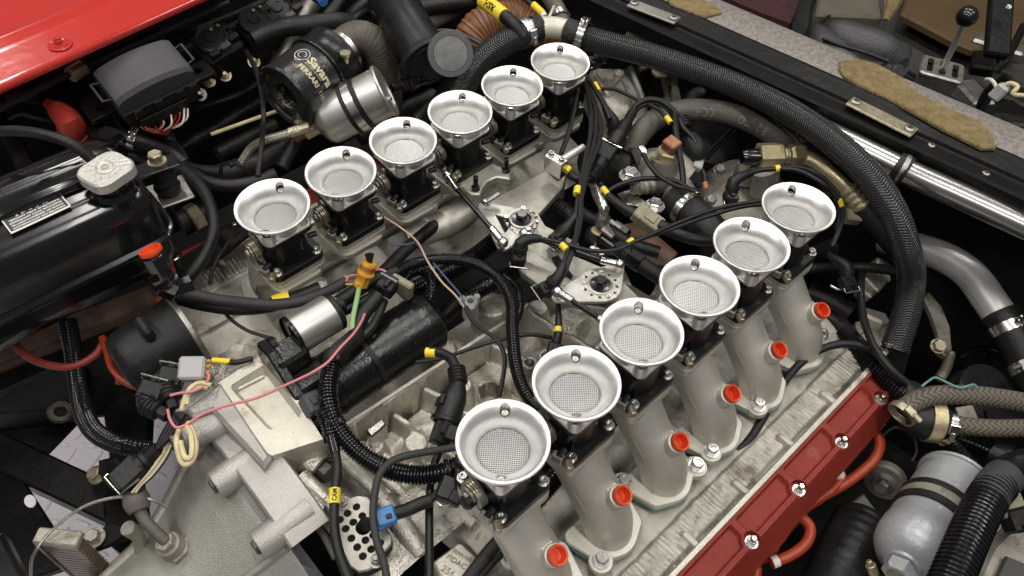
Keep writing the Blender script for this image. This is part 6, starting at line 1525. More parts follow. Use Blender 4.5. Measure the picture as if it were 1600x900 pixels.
# ------------------------------------------------------------------ black wires fanning out behind the linkage
W = [('leftmost black wire hanging beside the last far throttle body', 4.6, [(905, 120, -.06), (898, 165, -.07), (889, 205, -.08), (877, 240, -.09)]),
     ('second black wire hanging beside the last far throttle body', 4.6, [(912, 118, -.055), (921, 160, -.06), (923, 205, -.065), (914, 255, -.07), (905, 300, -.075), (899, 345, -.082)]),
     ('third black wire hanging beside the last far throttle body', 4.6, [(918, 135, -.06), (931, 175, -.062), (930, 215, -.066), (917, 265, -.07), (908, 310, -.074), (906, 350, -.078), (893, 395, -.08), (880, 432, -.09)]),
     ('rightmost black wire hanging beside the last far throttle body', 4.6, [(926, 155, -.065), (938, 190, -.066), (937, 220, -.068), (920, 262, -.071), (910, 300, -.074)]),
     ('black wire with yellow marker angling down to a rubber boot', 4.6, [(914, 116, -.055), (930, 140, -.058), (945, 166, -.065), (953, 186, -.07)]),
     ('black wire crossing the linkage to the fifth near trumpet', 4.0, [(818, 372, -.075), (845, 373, -.074), (880, 380, -.073), (920, 391, -.072), (960, 391, -.070), (1000, 374, -.066), (1060, 348, -.062), (1120, 326, -.06), (1200, 312, -.06)]),
     ('second black wire converging behind the fourth near trumpet', 4.0, [(950, 396, -.08), (985, 379, -.072), (1040, 361, -.067), (1100, 340, -.064), (1160, 323, -.063), (1205, 318, -.064)]),
     ('black wire twisted through the yellow marked bundle over the linkage', 4.0, [(904, 340, -.076), (897, 375, -.078), (884, 400, -.08), (876, 425, -.088)]),
     ('black wire looping over the alloy casting behind the far row', 3.4, [(936, 139, -.07), (958, 139, -.068), (980, 148, -.068), (1000, 158, -.07)]),
     ('black wire arching above the grey printed hose', 5.2, [(985, 178, -.075), (995, 163, -.065), (1010, 156, -.06), (1030, 157, -.058), (1048, 168, -.06), (1060, 180, -.065)]),
     ('second black wire arching above the grey printed hose', 4.2, [(988, 180, -.08), (1000, 167, -.07), (1018, 161, -.065), (1038, 168, -.066), (1052, 178, -.068)]),
     ('black wire with yellow marker ending above the grey printed hose', 3.6, [(1015, 164, -.062), (1030, 172, -.06), (1040, 183, -.06), (1050, 193, -.062)]),
     ('thick black wire falling past the copper brown sensor', 6.0, [(1055, 178, -.065), (1056, 205, -.065), (1061, 235, -.075), (1066, 265, -.09), (1068, 290, -.10)]),
     ('black wire curling right of the copper brown sensor', 5.0, [(1062, 185, -.07), (1068, 200, -.075), (1080, 212, -.08), (1088, 225, -.085)]),
     ('black wire lying across the thermostat housing', 4.6, [(948, 300, -.10), (965, 290, -.095), (995, 281, -.09), (1030, 279, -.088), (1060, 285, -.09), (1082, 299, -.095)]),
     ('black wire crossing the thermostat housing from its clamp', 4.6, [(1005, 240, -.08), (1015, 258, -.08), (1030, 275, -.082), (1055, 290, -.088), (1083, 297, -.095)]),
     ('black wire reaching the last near trumpet from the elbow plug', 4.6, [(1155, 280, -.09), (1180, 268, -.075), (1210, 264, -.065), (1245, 266, -.06), (1275, 280, -.06), (1300, 300, -.07), (1312, 330, -.09), (1308, 360, -.11)]),
     ('second black wire behind the last near trumpet', 4.6, [(1215, 262, -.075), (1250, 262, -.07), (1285, 278, -.07), (1310, 308, -.08), (1315, 345, -.10), (1300, 385, -.12)])]
for lab, r, pts in W:
    wire('wire', lab, 'wire', m_wire, r * .86, pts)
for i, (a, c, h0_, h1_, r) in enumerate((((929, 131), (935, 143), -.0575, -.060, .0053), ((903, 293), (901, 304), -.0735, -.0745, .0058), ((877, 382), (885, 390), -.0735, -.0745, .0052), ((981, 381), (989, 375), -.0705, -.0690, .0050), ((942, 295), (950, 305), -.098, -.097, .0056), ((884, 268), (890, 262), -.085, -.084, .0045), ((1041, 183), (1048, 192), -.0600, -.0615, .0048), ((1211, 264), (1218, 263), -.0650, -.064, .0058), ((1310, 312), (1313, 322), -.078, -.085, .0056), ((872, 511), (872, 519), -.13, -.132, .0055))):
    b = MB(); b.tube([P(*a, h0_), P(*c, h1_)], r * .88, 12); b.build('marker_sleeve', m_yellow, None, ['yellow marker on the wire beside the last far trumpet', 'yellow marker on the wires above the linkage', 'yellow marker where the wires cross the linkage', 'yellow marker on the wire right of the linkage', 'yellow marker on the cable of the khaki plug', 'tiny yellow marker beside the pinch block', 'yellow marker above the grey printed hose', 'yellow marker above the last near trumpet', 'yellow marker right of the last near trumpet', 'yellow marker below the lower bell crank'][i], 'marker sleeve')
def boot_plug(lab, pts, box_px, h, sx=.019, sy=.018, sz=.017, r=.008):
    root = thing('boot_plug', P(*box_px, h - .012), lab, 'connector')
    q = [P(*a) for a in pts]; b = MB(); b.tube(q, r, 16, rf=lambda t: .55 + .5 * min(1, t * 1.4)); b.build('boot', m_wire, root)
    d_ = q[-1] - q[-2]; c = q[-1] + d_.normalized() * sx * .4
    b = MB(); M = fr(c, (-.1, -.2, 1), d_); b.box(sx, sy, sz, M, .002); b.box(sx * .5, .006, .004, M @ Matrix.Translation((0, 0, sz * .55)), .0008); b.build('plug_body', m_plastic, root)
    b = MB(); b.tube([M @ V((.010, -sy * .6, .003)), M @ V((.016, -sy * .6, .003)), M @ V((.016, sy * .6, .003)), M @ V((.010, sy * .6, .003))], .001, 6, raw=True); b.build('wire_clip', m_steel, root)
    b = MB(); b.lathe([(r * .9, -.003), (r * 1.2, -.002), (r * 1.2, .002), (r * .9, .003)], 18, fr(q[-1] - d_.normalized() * .006, d_)); b.build('boot_collar', m_wire, root)
boot_plug('rubber booted plug pointing down left at the linkage bracket', [(900, 335, -.08), (894, 345, -.085), (884, 358, -.092), (876, 367, -.098)], (868, 372), -.10, r=.0082)
boot_plug('elbow booted plug standing left of the linkage', [(846, 373, -.074), (825, 374, -.073), (814, 380, -.076), (812, 394, -.088)], (811, 402), -.10, r=.0082)
boot_plug('rubber booted plug just left of the lower bell crank', [(880, 412, -.08), (876, 425, -.085), (868, 438, -.092), (860, 446, -.10)], (855, 450), -.105, r=.0082)
boot_plug('elbow booted plug above the fifth near trumpet', [(1175, 270, -.08), (1158, 276, -.08), (1146, 284, -.084), (1143, 300, -.096)], (1142, 308), -.10, r=.0082)
boot_plug('elbow booted plug right of the last near throttle body', [(1295, 398, -.13), (1310, 408, -.125), (1322, 416, -.125), (1323, 432, -.135)], (1323, 440), -.15, r=.0082)
boot_plug('small booted plug between the second and third near trumpets', [(872, 470, -.12), (873, 500, -.128), (872, 525, -.135), (868, 540, -.14)], (864, 545), -.145, sx=.017, r=.005)
boot_plug('booted plug with black wire beside the casting behind the last far trumpet', [(945, 168, -.068), (952, 180, -.072), (958, 190, -.08), (960, 200, -.088)], (958, 204), -.09, r=.009)
# ribbed double plug
root = thing('inline_plug', P(940, 255, -.10), 'ribbed inline plug hanging left of the thermostat housing', 'connector')
b = MB(); b.tube([P(988, 176, -.075), P(978, 194, -.074)], .0075, 14); b.build('upper_boot', m_wire, root)
b = MB(); b.tube([P(979, 192, -.074), P(966, 214, -.076)], .0088, 16, corr=.0046, amp=.10); b.build('ribbed_boot', m_wire, root)
b = MB(); b.tube([P(967, 212, -.076), P(955, 230, -.08)], .0125, 18); b.build('plug_neck', m_plastic, root)
M = fr(P(945, 240, -.085), (-.2, -.2, 1), P(935, 255, -.085) - P(960, 222, -.085)); b = MB(); b.box(.026, .027, .020, M, .002); b.box(.004, .034, .014, M @ Matrix.Translation((-.014, 0, 0)), .001); b.build('plug_body', m_plastic, root)
b = MB(); b.tube([M @ V((-.014, -.018, .010)), M @ V((-.014, .018, .010))], .0012, 6); b.build('wire_clip', m_steel, root)
b = MB(); b.tube([P(942, 248, -.088), P(933, 262, -.092)], .0105, 16); b.build('lower_boot', m_wire, root)
b = MB(); b.tube([P(934, 261, -.092), P(922, 280, -.096)], .0095, 16, corr=.0048, amp=.11); b.build('lower_ribs', m_wire, root)
b = MB(); b.tube([P(922, 278, -.096), P(905, 280, -.096), P(888, 272, -.095)], .0058, 12); b.build('lead', m_wire, root)
# silver elbow fittings and the sensor beside the linkage
root = thing('elbow_fitting', P(940, 345, -.14), 'bright steel elbow fitting on a short post behind the linkage', 'fitting')
b = MB(); b.tube([P(920, 282, -.11), P(928, 292, -.108), P(934, 302, -.106)], .0050, 12, uv=True); b.build('braided_tail', b_steel, root)
b = MB(); b.tube([P(932, 298, -.106), P(937, 312, -.104), P(943, 323, -.104), P(944, 336, -.115)], .0078, 16); b.build('elbow', m_steel, root)
b = MB(); span(b, P(942, 338, -.117), P(939, 352, -.130), .0085, 18); b.prism(circ(.0105, 6), 0, .006, fr(P(943, 336, -.116), P(939, 352, -.13) - P(943, 336, -.116)), c=.001); b.build('post', m_steel_d, root)
b = MB(); b.lathe([(.013, 0), (.013, .002), (.009, .003), (0, .003)], 18, fr(P(938, 360, -.14))); b.build('post_seat', m_brass, root)
root = thing('pressure_regulator', P(945, 370, -.18), 'glossy black regulator body behind the lower bell crank', 'regulator')
b = MB(); b.lathe([(.020, -.03), (.024, -.010), (.024, .004), (.020, .008), (0, .008)], 26, fr(P(940, 372, -.15), (-.2, -.3, 1))); b.build('body', m_gloss, root)
b = MB(); b.box(.05, .03, .022, fr(P(958, 372, -.145), (0, -.2, 1), (1, .2, 0)), .004); b.build('side_block', m_gloss, root)
b = MB(); b.box(.028, .020, .006, fr(P(955, 358, -.13), (.1, -.2, 1), (1, .2, 0)), .001); b.build('top_plate', m_plate, root)
for px, py in ((925, 390), (932, 393), (939, 396)):
    b = MB(); b.cyl(.0045, .006, 10, fr(P(px, py, -.14), (-.3, -.4, 1))); b.build('terminal', m_steel, root)
root = thing('rail_hose', P(985, 400, -.16), 'black hose with nuts running under the fourth near trumpet', 'hose')
b = MB(); b.tube([P(975, 396, -.125), P(1000, 412, -.125), P(1030, 432, -.125), P(1060, 452, -.13)], .0105, 16, corr=.004, amp=.04); b.build('hose_body', m_rubber, root)
for a, c, r in (((962, 386), (982, 400), .0115), ((982, 400), (1003, 414), .0130)):
    b = MB(); d_ = P(*c, -.125) - P(*a, -.125); b.prism(circ(r, 6), 0, d_.length, fr(P(*a, -.125), d_), c=.0015, cb=.0015); b.build('hose_nut', m_gloss, root)
root = thing('khaki_plug', P(1010, 342, -.13), 'khaki rectangular plug on a thick black cable behind the linkage', 'connector')
ux6 = P(1035, 355, -.10) - P(992, 333, -.10); M = fr(P(1012, 343, -.10), (-.1, -.3, 1), ux6)
b = MB(); b.box(.040, .024, .018, M, .002); b.build('plug_shell', m_beige, root)
b = MB(); b.box(.016, .014, .003, M @ Matrix.Translation((.002, 0, .0098)), .0008); b.box(.004, .026, .019, M @ Matrix.Translation((-.010, 0, 0)), .0008); b.build('latch', m_beige, root)
b = MB(); b.tube([P(938, 288, -.10), P(948, 303, -.098), P(965, 318, -.098), P(985, 331, -.099), P(996, 336, -.10)], .0080, 14, rf=lambda t: .55 + .45 * t); b.build('boot', m_wire, root)
b = MB(); b.tube([P(1030, 352, -.10), P(1055, 364, -.10), P(1085, 374, -.10), P(1120, 376, -.105), P(1150, 370, -.11)], .0090, 14, rf=lambda t: 1 - .35 * t); b.build('cable_body', m_wire, root)
for i, (lab, pts, r, m_) in enumerate((('dark rusty bracket plate under the linkage wires', None, 0, m_rust),)):
    slab('bracket', [(950, 355), (1000, 345), (1060, 395), (1040, 415), (1000, 412), (965, 395)], -.165, .006, m_, None, .001, label=lab, cat='bracket')
slab('bracket', [(965, 302), (985, 295), (1012, 318), (1000, 322), (978, 318)], -.13, .003, m_mach, None, .0006, label='bright torn edge of metal below the thermostat housing', cat='bracket')
hose('hose', 'dark hose under the khaki plug cable', 'hose', m_rubber, 10, [(905, 330, -.14), (940, 350, -.135), (985, 380, -.135), (1030, 395, -.135)])
hose('hose', 'black hose below the upper linkage arm', 'hose', m_rubber, 12, [(870, 320, -.15), (890, 335, -.15), (905, 355, -.16)], corr=.005, amp=.06)
# ------------------------------------------------------------------ pumps, pipes and castings on the right
root = thing('thermostat_housing', P(1040, 270, -.2), 'weathered cast thermostat housing with copper brown sensor', 'housing')
b = MB(); b.tube([P(1000, 262, -.14), P(1025, 268, -.135), P(1050, 270, -.135), P(1075, 285, -.14)], .034, 28, rf=lambda t: .85 + .25 * math.sin(t * 3)); b.build('casting', m_cast_dirty, root)
b = MB(); b.tube([P(1060, 275, -.14), P(1062, 300, -.14), P(1055, 325, -.145)], .022, 20); b.build('lower_neck', m_cast_dirty, root)
b = MB(); b.tube([P(1040, 265, -.12), P(1042, 245, -.10)], .024, 20); b.build('sensor_boss', m_cast_dirty, root)
b = MB(); M = fr(P(1043, 246, -.098), (-.1, -.1, 1)); b.prism(circ(.017, 6), 0, .018, M, c=.002, cb=.001); b.build('sensor_nut', m_brass, root)
b = MB(); b.box(.020, .022, .016, M @ Matrix.Translation((0, 0, .026)), .002); b.build('sensor_plug', m_copper, root)
b = MB(); b.tube([P(985, 292, -.12), P(1000, 293, -.12), P(1020, 290, -.122)], .0105, 18, corr=.007, amp=.08); b.build('side_stub', m_cast_dirty, root)
M = fr(P(990, 258, -.14), P(975, 265, -.14) - P(1010, 255, -.14)); b = MB(); b.lathe([(.034, -.012), (.036, -.008), (.036, .010), (.034, .014), (.026, .014)], 36, M); b.build('hose_end', m_rubber, root)
clamp_parts(root, P(993, 257, -.14), P(975, 265, -.14) - P(1010, 255, -.14), .0365, .008, sdir=(-.1, .4, 1))
hose('hose', 'black hose elbow leaving the thermostat housing to the left', 'hose', m_rubber, 34, [(985, 262, -.145), (960, 262, -.15), (930, 250, -.17)], n=26)
b = MB(); b.hexbolt(.0105, .009, fr(P(984, 275, -.105)), 1.5); b.build('bolt', m_steel, None, 'bright washered bolt left of the thermostat housing', 'bolt')
b = MB(); b.hexbolt(.0095, .008, fr(P(1023, 322, -.125)), 1.5); b.build('bolt', m_steel, None, 'plated bolt above the khaki plug', 'bolt')
root = thing('hose', P(1090, 335, -.2), 'fat black hose with worm clamp right of the khaki plug', 'hose')
b = MB(); b.tube([P(1050, 315, -.14), P(1075, 330, -.135), P(1100, 352, -.135), P(1120, 380, -.145), P(1125, 410, -.17)], .026, 26); b.build('hose_body', m_rubber, root)
clamp_parts(root, P(1073, 329, -.135), P(1100, 352, -.135) - P(1050, 315, -.14), .0264, .011, sdir=(.5, .5, 1))
# grey printed hose
hp2 = [P(985, 238, -.12), P(998, 212, -.10), P(1022, 188, -.085), P(1058, 174, -.078), P(1105, 172, -.074), P(1150, 181, -.074), P(1190, 198, -.08), P(1222, 222, -.09), P(1245, 240, -.11)]
root = thing('printed_hose', P(1110, 180, -.12), 'dusty grey rubber hose with faded printing arching behind the near row', 'hose')
b = MB(); b.tube(hp2, .0165, 24, uv=True); b.build('hose_body', m_greyhose, root)
line = catmull(hp2, .004); SL = arclen(line); tot = SL[-1]
vs, fs = text_mesh('8 2 JTO    VICCHI   IX X', .0185, .0001, align='LEFT', space=1.25)
xm = max(v.x for v in vs)
def onhose(v):
    s_ = tot * .80 - v.x * (tot * .56 / xm); a = resample(line, [s_ - .002, s_ + .002]); c = (a[0] + a[1]) / 2; t = (a[1] - a[0]).normalized()
    up = CAM - c; up = (up - t * up.dot(t)).normalized(); sd = t.cross(up)
    k = (v.y) / .0165 + .15
    return c + (up * math.cos(k) + sd * math.sin(k) * 1.0) * .01672
b = MB(); b.add([onhose(v) for v in vs], fs); b.build('faded_lettering', m_fadeprint, root, smooth=False, kind='stuff')
# dark dome behind, with bracket rods
b = MB(); b.lathe([(.050, -.05), (.052, -.01), (.046, .012), (.030, .024), (0, .028)], 36, fr(P(1108, 225, -.16), (-.1, -.3, 1))); b.build('dark_dome', m_rubber, None, 'dark rubber dome under the grey printed hose', 'pump')
root = thing('sensor_plug', P(1090, 240, -.15), 'ribbed boot and black bulb plug right of the copper sensor', 'connector')
b = MB(); b.tube([P(1063, 184, -.075), P(1072, 200, -.08)], .0095, 16, corr=.0045, amp=.10); b.build('ribbed_boot', m_wire, root)
b = MB(); b.tube([P(1075, 212, -.09), P(1086, 235, -.10), P(1090, 250, -.11)], .0155, 18, rf=lambda t: .75 + .4 * math.sin(t * 2.8)); b.build('bulb', m_rubber, root)
b = MB(); b.box(.020, .014, .012, fr(P(1090, 257, -.11), (0, -.3, 1), (1, .6, 0)), .002); b.build('pale_collar', m_lgrey, root)
b = MB(); b.tube([P(1084, 224, -.095), P(1094, 234, -.098), P(1098, 248, -.105)], .0022, 6); b.build('bright_clip', m_steel, root)
wire('link_rod', 'thin glossy rod slanting behind the printed hose', 'rod', m_gloss, 3, [(1100, 246, -.11), (1120, 225, -.11), (1142, 203, -.11)])
wire('link_rod', 'second thin glossy rod beside the first, behind the printed hose', 'rod', m_gloss, 2.5, [(1106, 248, -.112), (1128, 226, -.112), (1150, 204, -.112)])
root = thing('connector', P(1085, 280, -.16), 'black plug with orange tip between housing and dark dome', 'connector')
b = MB(); b.lathe([(.016, -.02), (.018, -.004), (.016, .004), (0, .004)], 22, fr(P(1083, 272, -.12), (-.3, -.4, 1))); b.build('plug_body', m_gloss, root)
b = MB(); b.tube([P(1092, 262, -.115), P(1100, 272, -.118), P(1101, 285, -.125)], .0042, 8); b.build('lead', m_wire, root)
b = MB(); b.tube([P(1101, 284, -.124), P(1103, 294, -.13)], .0038, 8); b.build('orange_tip', m_orw, root)
# big dirty pump casting with gold fittings
root = thing('pump_casting', P(1160, 300, -.24), 'large weathered round pump casting behind the last near trumpets', 'pump')
M = fr(P(1165, 310, -.17), (-.25, -.25, 1)); b = MB(); b.lathe([(.070, -.06), (.072, -.01), (.066, .004), (.050, .014), (.03, .02), (0, .022)], 48, M); b.build('pump_body', m_cast_dirty, root)
b = MB(); b.tube([P(1165, 290, -.15), P(1170, 265, -.13), P(1190, 252, -.115)], .020, 18); b.build('pump_neck', m_cast_dirty, root)
for a in (.4, 1.6, 2.6, 3.6):
    b = MB(); b.hexbolt(.0075, .007, M @ Matrix.Translation((.058 * math.cos(a), .058 * math.sin(a), .008)), 1.3); b.build('pump_bolt', m_steel_d, root)
root = thing('gold_fitting', P(1210, 245, -.12), 'gold passivated hex fitting with black cap above the last near trumpet', 'fitting')
xg = P(1262, 243, -.085) - P(1180, 246, -.085); Mg = fr(P(1182, 245, -.085), xg, (0, 0, 1)); Lg = xg.length
b = MB(); b.lathe([(0, -.022), (.009, -.022), (.0115, -.016), (.012, 0), (.0125, .004)], 18, Mg)
b.build('black_cap', m_gloss, root)
b = MB(); b.prism(circ(.0205, 6), .002, .036, Mg, c=.002, cb=.002); b.build('large_nut', m_brass, root)
b = MB(); b.lathe([(.0125, .034), (.0125, .036), (.0135, .037), (.0125, .039), (.0135, .041), (.0125, .043), (.0135, .045), (.0125, .048)], 20, Mg); b.build('thread', m_brass, root)
b = MB(); b.prism(circ(.0175, 6), .048, .072, Mg, c=.004, cb=.004); b.build('union_nut', m_brass, root)
b = MB(); b.tube([P(1194, 262, -.095), P(1196, 280, -.115), P(1192, 300, -.14)], .020, 20); b.build('fitting_stem', m_cast_dirty, root)
b = MB(); b.tube([P(1258, 246, -.084), P(1275, 254, -.084), P(1292, 268, -.088), P(1310, 284, -.095), P(1326, 300, -.105)], .0105, 18); b.build('gold_pipe', m_brass, root)
b = MB(); b.tube([P(1320, 294, -.102), P(1346, 326, -.12)], .0135, 20, corr=.009, amp=.08); b.build('crimped_ferrule', m_brass, root)
hose('hose', 'black printed hose leaving the gold pipe towards the braided hose', 'hose', m_rubber, 17, [(1340, 320, -.118), (1362, 345, -.135), (1390, 375, -.155), (1420, 410, -.18)], n=20)
b = MB(); b.box(.024, .030, .020, fr(P(1332, 333, -.13), (-.2, -.3, 1), (.6, -.6, 0)), .003); b.build('khaki_clip', m_beige, None, 'khaki plastic clip block under the crimped gold ferrule', 'clip')
root = thing('pivot_bracket', P(1240, 200, -.16), 'cast arm with through bolt right of the printed hose', 'bracket')
b = MB(); b.tube([P(1205, 196, -.10), P(1225, 188, -.095), P(1248, 188, -.095), P(1258, 200, -.10)], .0085, 12); b.build('arm', m_cast_dirty, root)
b = MB(); span(b, P(1222, 206, -.10), P(1256, 206, -.10), .0072, 14); b.build('through_bolt', m_zinc, root)
b = MB(); b.lathe([(.016, 0), (.016, .005), (.012, .006), (0, .006)], 22, fr(P(1254, 206, -.098), (-.1, -.8, .5))); b.hexbolt(.0075, .007, fr(P(1256, 210, -.092), (-.1, -.8, .5)), 0); b.build('bolt_head', m_zinc, root)
b = MB(); b.lathe([(.012, -.006), (.013, .006), (0, .006)], 18, fr(P(1222, 206, -.10), (-1, -.3, .3))); b.build('bush', m_zinc, root)
slab('bracket', [(1255, 215), (1290, 235), (1320, 290), (1300, 300), (1268, 262), (1240, 240)], -.16, .012, m_cast_dirty, None, .003, label='weathered cast web under the gold pipe', cat='bracket')
# casting and zinc eye bolt behind the last far trumpet
root = thing('gear_casing', P(965, 140, -.2), 'grey finned casing behind the last far trumpet', 'casting')
block('casing_top', [(918, 118), (925, 104), (985, 105), (992, 114), (1012, 158), (1015, 190), (990, 215), (960, 205), (935, 160)], -.125, .06, m_cast, root, .006)
block('casing_step', [(940, 118), (975, 122), (990, 160), (985, 200), (960, 195), (938, 150)], -.114, .03, m_cast, root, .006)
block('casing_side', [(990, 104), (1010, 100), (1025, 140), (1022, 160), (1012, 158)], -.14, .05, m_starter, root, .004)
for a, c in (((930, 118), (950, 150)), ((985, 106), (1008, 162)), ((945, 148), (966, 122)), ((1000, 108), (1012, 104))):
    b = MB(); b.tube([P(*a, -.115), P(*c, -.112)], .0045, 8); b.build('casing_rib', m_cast, root)
b = MB(); b.cyl(.0085, .010, 16, fr(P(966, 121, -.112))); b.lathe([(.006, .010), (.005, .0105), (.004, .006), (0, .006)], 12, fr(P(966, 121, -.112))); b.build('casing_bolt', m_cast, root)
boot_plug('black angled plug behind the last far trumpet, under the braided hose', [(950, 83, -.07), (940, 88, -.075), (934, 93, -.08)], (930, 98), -.085, r=.011)
root = thing('eye_bolt', P(1040, 125, -.15), 'yellow zinc bolt through a pressed bracket below the braided hose', 'bolt')
b = MB(); b.lathe([(.0155, -.002), (.016, 0), (.0155, .003), (0, .004)], 22, fr(P(1033, 110, -.085), (-.2, -.2, 1))); b.hexbolt(.0085, .008, fr(P(1034, 107, -.082), (-.2, -.2, 1)), 0); b.build('bolt_head', m_zinc, root)
b = MB(); span(b, P(1036, 118, -.095), P(1043, 150, -.135), .0052, 14); b.build('bolt_shank', m_yellow if False else m_brass, root)
b = MB(); b.lathe([(0, -.012), (.009, -.009), (.013, 0), (.009, .009), (0, .012)], 18, fr(P(1046, 155, -.14))); b.build('ball_end', m_steel_d, root)
block('pressed_bracket', [(1030, 108), (1046, 101), (1058, 118), (1066, 160), (1052, 166), (1050, 130)], -.095, .008, m_cast_dirty, root, .002)
for i, pts in enumerate(([(1075, 165, -.17), (1085, 150, -.17), (1100, 145, -.17)],)):
    hose('pipe_stub', 'dark pipe stub below the long braided hose', 'pipe', m_rubber, 12, pts)
# tubes along the beam
root = thing('beam_tube', P(945, 28, -.08), 'glossy dark tube with chrome end at the top, under the beam', 'tube')
b = MB(); b.tube([P(870, -12, -.06), P(930, 18, -.07), P(982, 42, -.08)], .026, 28); b.build('tube_sleeve', m_gplastic, root)
b = MB(); b.tube([P(968, 35, -.078), P(985, 43, -.081)], .0285, 28); b.build('rubber_band', m_rubber, root)
b = MB(); b.tube([P(980, 41, -.08), P(1012, 58, -.085), P(1040, 72, -.09)], .0235, 26); b.build('chrome_end', m_chrome, root)
block_ = MB(); block_.box(.035, .05, .10, fr(P(1035, 60, -.10), (0, 0, 1), nn), .004); block_.build('bracket', m_frame, None, 'black upright bracket holding the chrome tube end', 'bracket')
root = thing('chrome_tube', P(1480, 300, -.14), 'long bright round tube below the beam at the right edge', 'tube')
tp = [P(1262, 193, -.036), P(1340, 231, -.034), P(1420, 270, -.034), P(1500, 306, -.038), P(1640, 370, -.045), P(1850, 462, -.055)]
b = MB(); b.tube(tp, .0165, 32); b.build('tube', m_chrome, root)
b = MB(); b.tube([P(1398, 259, -.033), P(1418, 269, -.034)], .0198, 28); b.build('rubber_mount', m_rubber, root)
b = MB(); b.tube([P(1406, 263, -.0335), P(1413, 266, -.0338)], .0204, 28); b.build('mount_band', m_steel_d, root)
for a, c in (((1280, 150), (1420, 250)), ((1180, 110), (1280, 165))):
    wire('pipe', 'dark pipe half hidden below the beam, %s' % ('right of the braided hose' if a[0] > 1200 else 'above the braided hose'), 'pipe', m_frame, 12, [(*a, -.14), ((a[0] + c[0]) / 2, (a[1] + c[1]) / 2, -.14), (*c, -.14)], n=14)
panel('foil_heat_shield', [P(1395, 275, -.16), P(1440, 285, -.16), P(1680, 430, -.20), P(1680, 560, -.32), P(1560, 460, -.28), P(1440, 400, -.24)], m_bay, .002)
# satin pipe with black coupling
root = thing('air_pipe', P(1520, 420, -.25), 'fat satin aluminium pipe bending down to a black coupling at the right edge', 'pipe')
pp = [P(1380, 372, -.23), P(1425, 385, -.215), P(1475, 402, -.20), P(1515, 428, -.195), P(1545, 468, -.20), P(1570, 505, -.21)]
b = MB(); b.tube(pp, .0225, 36); b.build('pipe', m_alutube, root)
b = MB(); b.tube([P(1562, 490, -.207), P(1588, 530, -.215), P(1612, 575, -.225), P(1640, 625, -.235)], .0265, 30); b.build('rubber_coupling', m_rubber, root)
clamp_parts(root, P(1578, 514, -.212), P(1612, 575, -.225) - P(1562, 490, -.207), .0268, .014, sdir=(.3, .5, 1))
clamp_parts(root, P(1610, 572, -.2245), P(1612, 575, -.225) - P(1562, 490, -.207), .0268, .014, sdir=(-.9, -.3, .4))
# curved bracket, hinge and misc behind the long braided hose
root = thing('curved_bracket', P(1470, 500, -.3), 'curved grey steel bracket right of the braided hose end', 'bracket')
cvp = [(1442, 462), (1452, 455), (1472, 478), (1485, 510), (1488, 545), (1478, 556), (1466, 548), (1466, 520), (1456, 490)]
block('bracket_plate', cvp, -.25, .01, m_cast_dirty, root, .002)
b = MB(); b.hexbolt(.009, .008, fr(P(1465, 541, -.245), (-.4, -.3, 1)), 1.2); b.build('bracket_bolt', m_zinc, root)
hose('rod', 'dull steel rod below the curved bracket', 'rod', m_cast_dirty, 8, [(1484, 552, -.26), (1478, 575, -.265), (1468, 592, -.27)])
slab('housing', [(1340, 498), (1368, 488), (1392, 505), (1398, 540), (1372, 560), (1346, 545)], -.24, .05, m_cast, None, .008, label='pale cast housing left of the braided hose end', cat='housing')
slab('housing', [(1355, 478), (1385, 487), (1392, 500), (1380, 505), (1352, 492)], -.22, .02, m_pan, None, .004, label='bright ribbed lug on the pale cast housing', cat='lug')
hose('hose', 'dark hose neck under the braided hose end', 'hose', m_rubber, 18, [(1404, 540, -.20), (1398, 560, -.22), (1392, 585, -.25)], n=22)
b = MB(); b.lathe([(.0175, -.004), (.019, 0), (.0175, .004)], 28, fr(P(1398, 543, -.20), P(1398, 545, -.20) - P(1416, 490, -.17))); b.build('hose_clamp', m_steel, None, 'thin steel clamp at the lower end of the long braided hose', 'hose clamp')
hose('hose', 'flat topped black hose running level right of the last near trumpet', 'hose', m_rubber, 8, [(1245, 420, -.20), (1300, 418, -.195), (1350, 418, -.19), (1400, 424, -.20), (1420, 432, -.21)])
wire('cable', 'black cable dropping from the plug past the pale housing', 'cable', m_wire, 6, [(1346, 425, -.17), (1345, 460, -.165), (1350, 500, -.165), (1365, 540, -.165), (1390, 575, -.17), (1418, 600, -.18)], n=12)
hose('hose', 'ribbed black pipe right of the last red cap', 'hose', m_rubber, 15, [(1290, 495, -.23), (1312, 510, -.225), (1330, 530, -.22)], n=18)
hose('wiring_loom', 'thick convoluted loom running from the red cover to the black clip', 'wiring loom', m_loom, 17, [(1318, 522, -.225), (1345, 550, -.215), (1375, 580, -.205), (1410, 612, -.20), (1430, 630, -.20)], n=20, corr=.0042, amp=.09)
b = MB(); b.lathe([(.014, -.009), (.0162, -.009), (.0162, .009), (.014, .009)], 22, fr(P(1418, 616, -.20), P(1430, 630, -.20) - P(1410, 612, -.20))); b.box(.014, .018, .010, fr(P(1432, 606, -.19), (.2, .3, 1)), .002); b.build('loom_clip', m_plastic, None, 'black clip at the end of the thick loom', 'clip')
wire('cable', 'black cable arching over the ribbed head from the loom', 'cable', m_wire, 6.5, [(1150, 706, -.225), (1172, 685, -.222), (1200, 640, -.215), (1232, 588, -.205), (1265, 556, -.195), (1300, 540, -.185), (1335, 538, -.18), (1370, 552, -.182), (1395, 580, -.19), (1418, 605, -.20)], n=12)
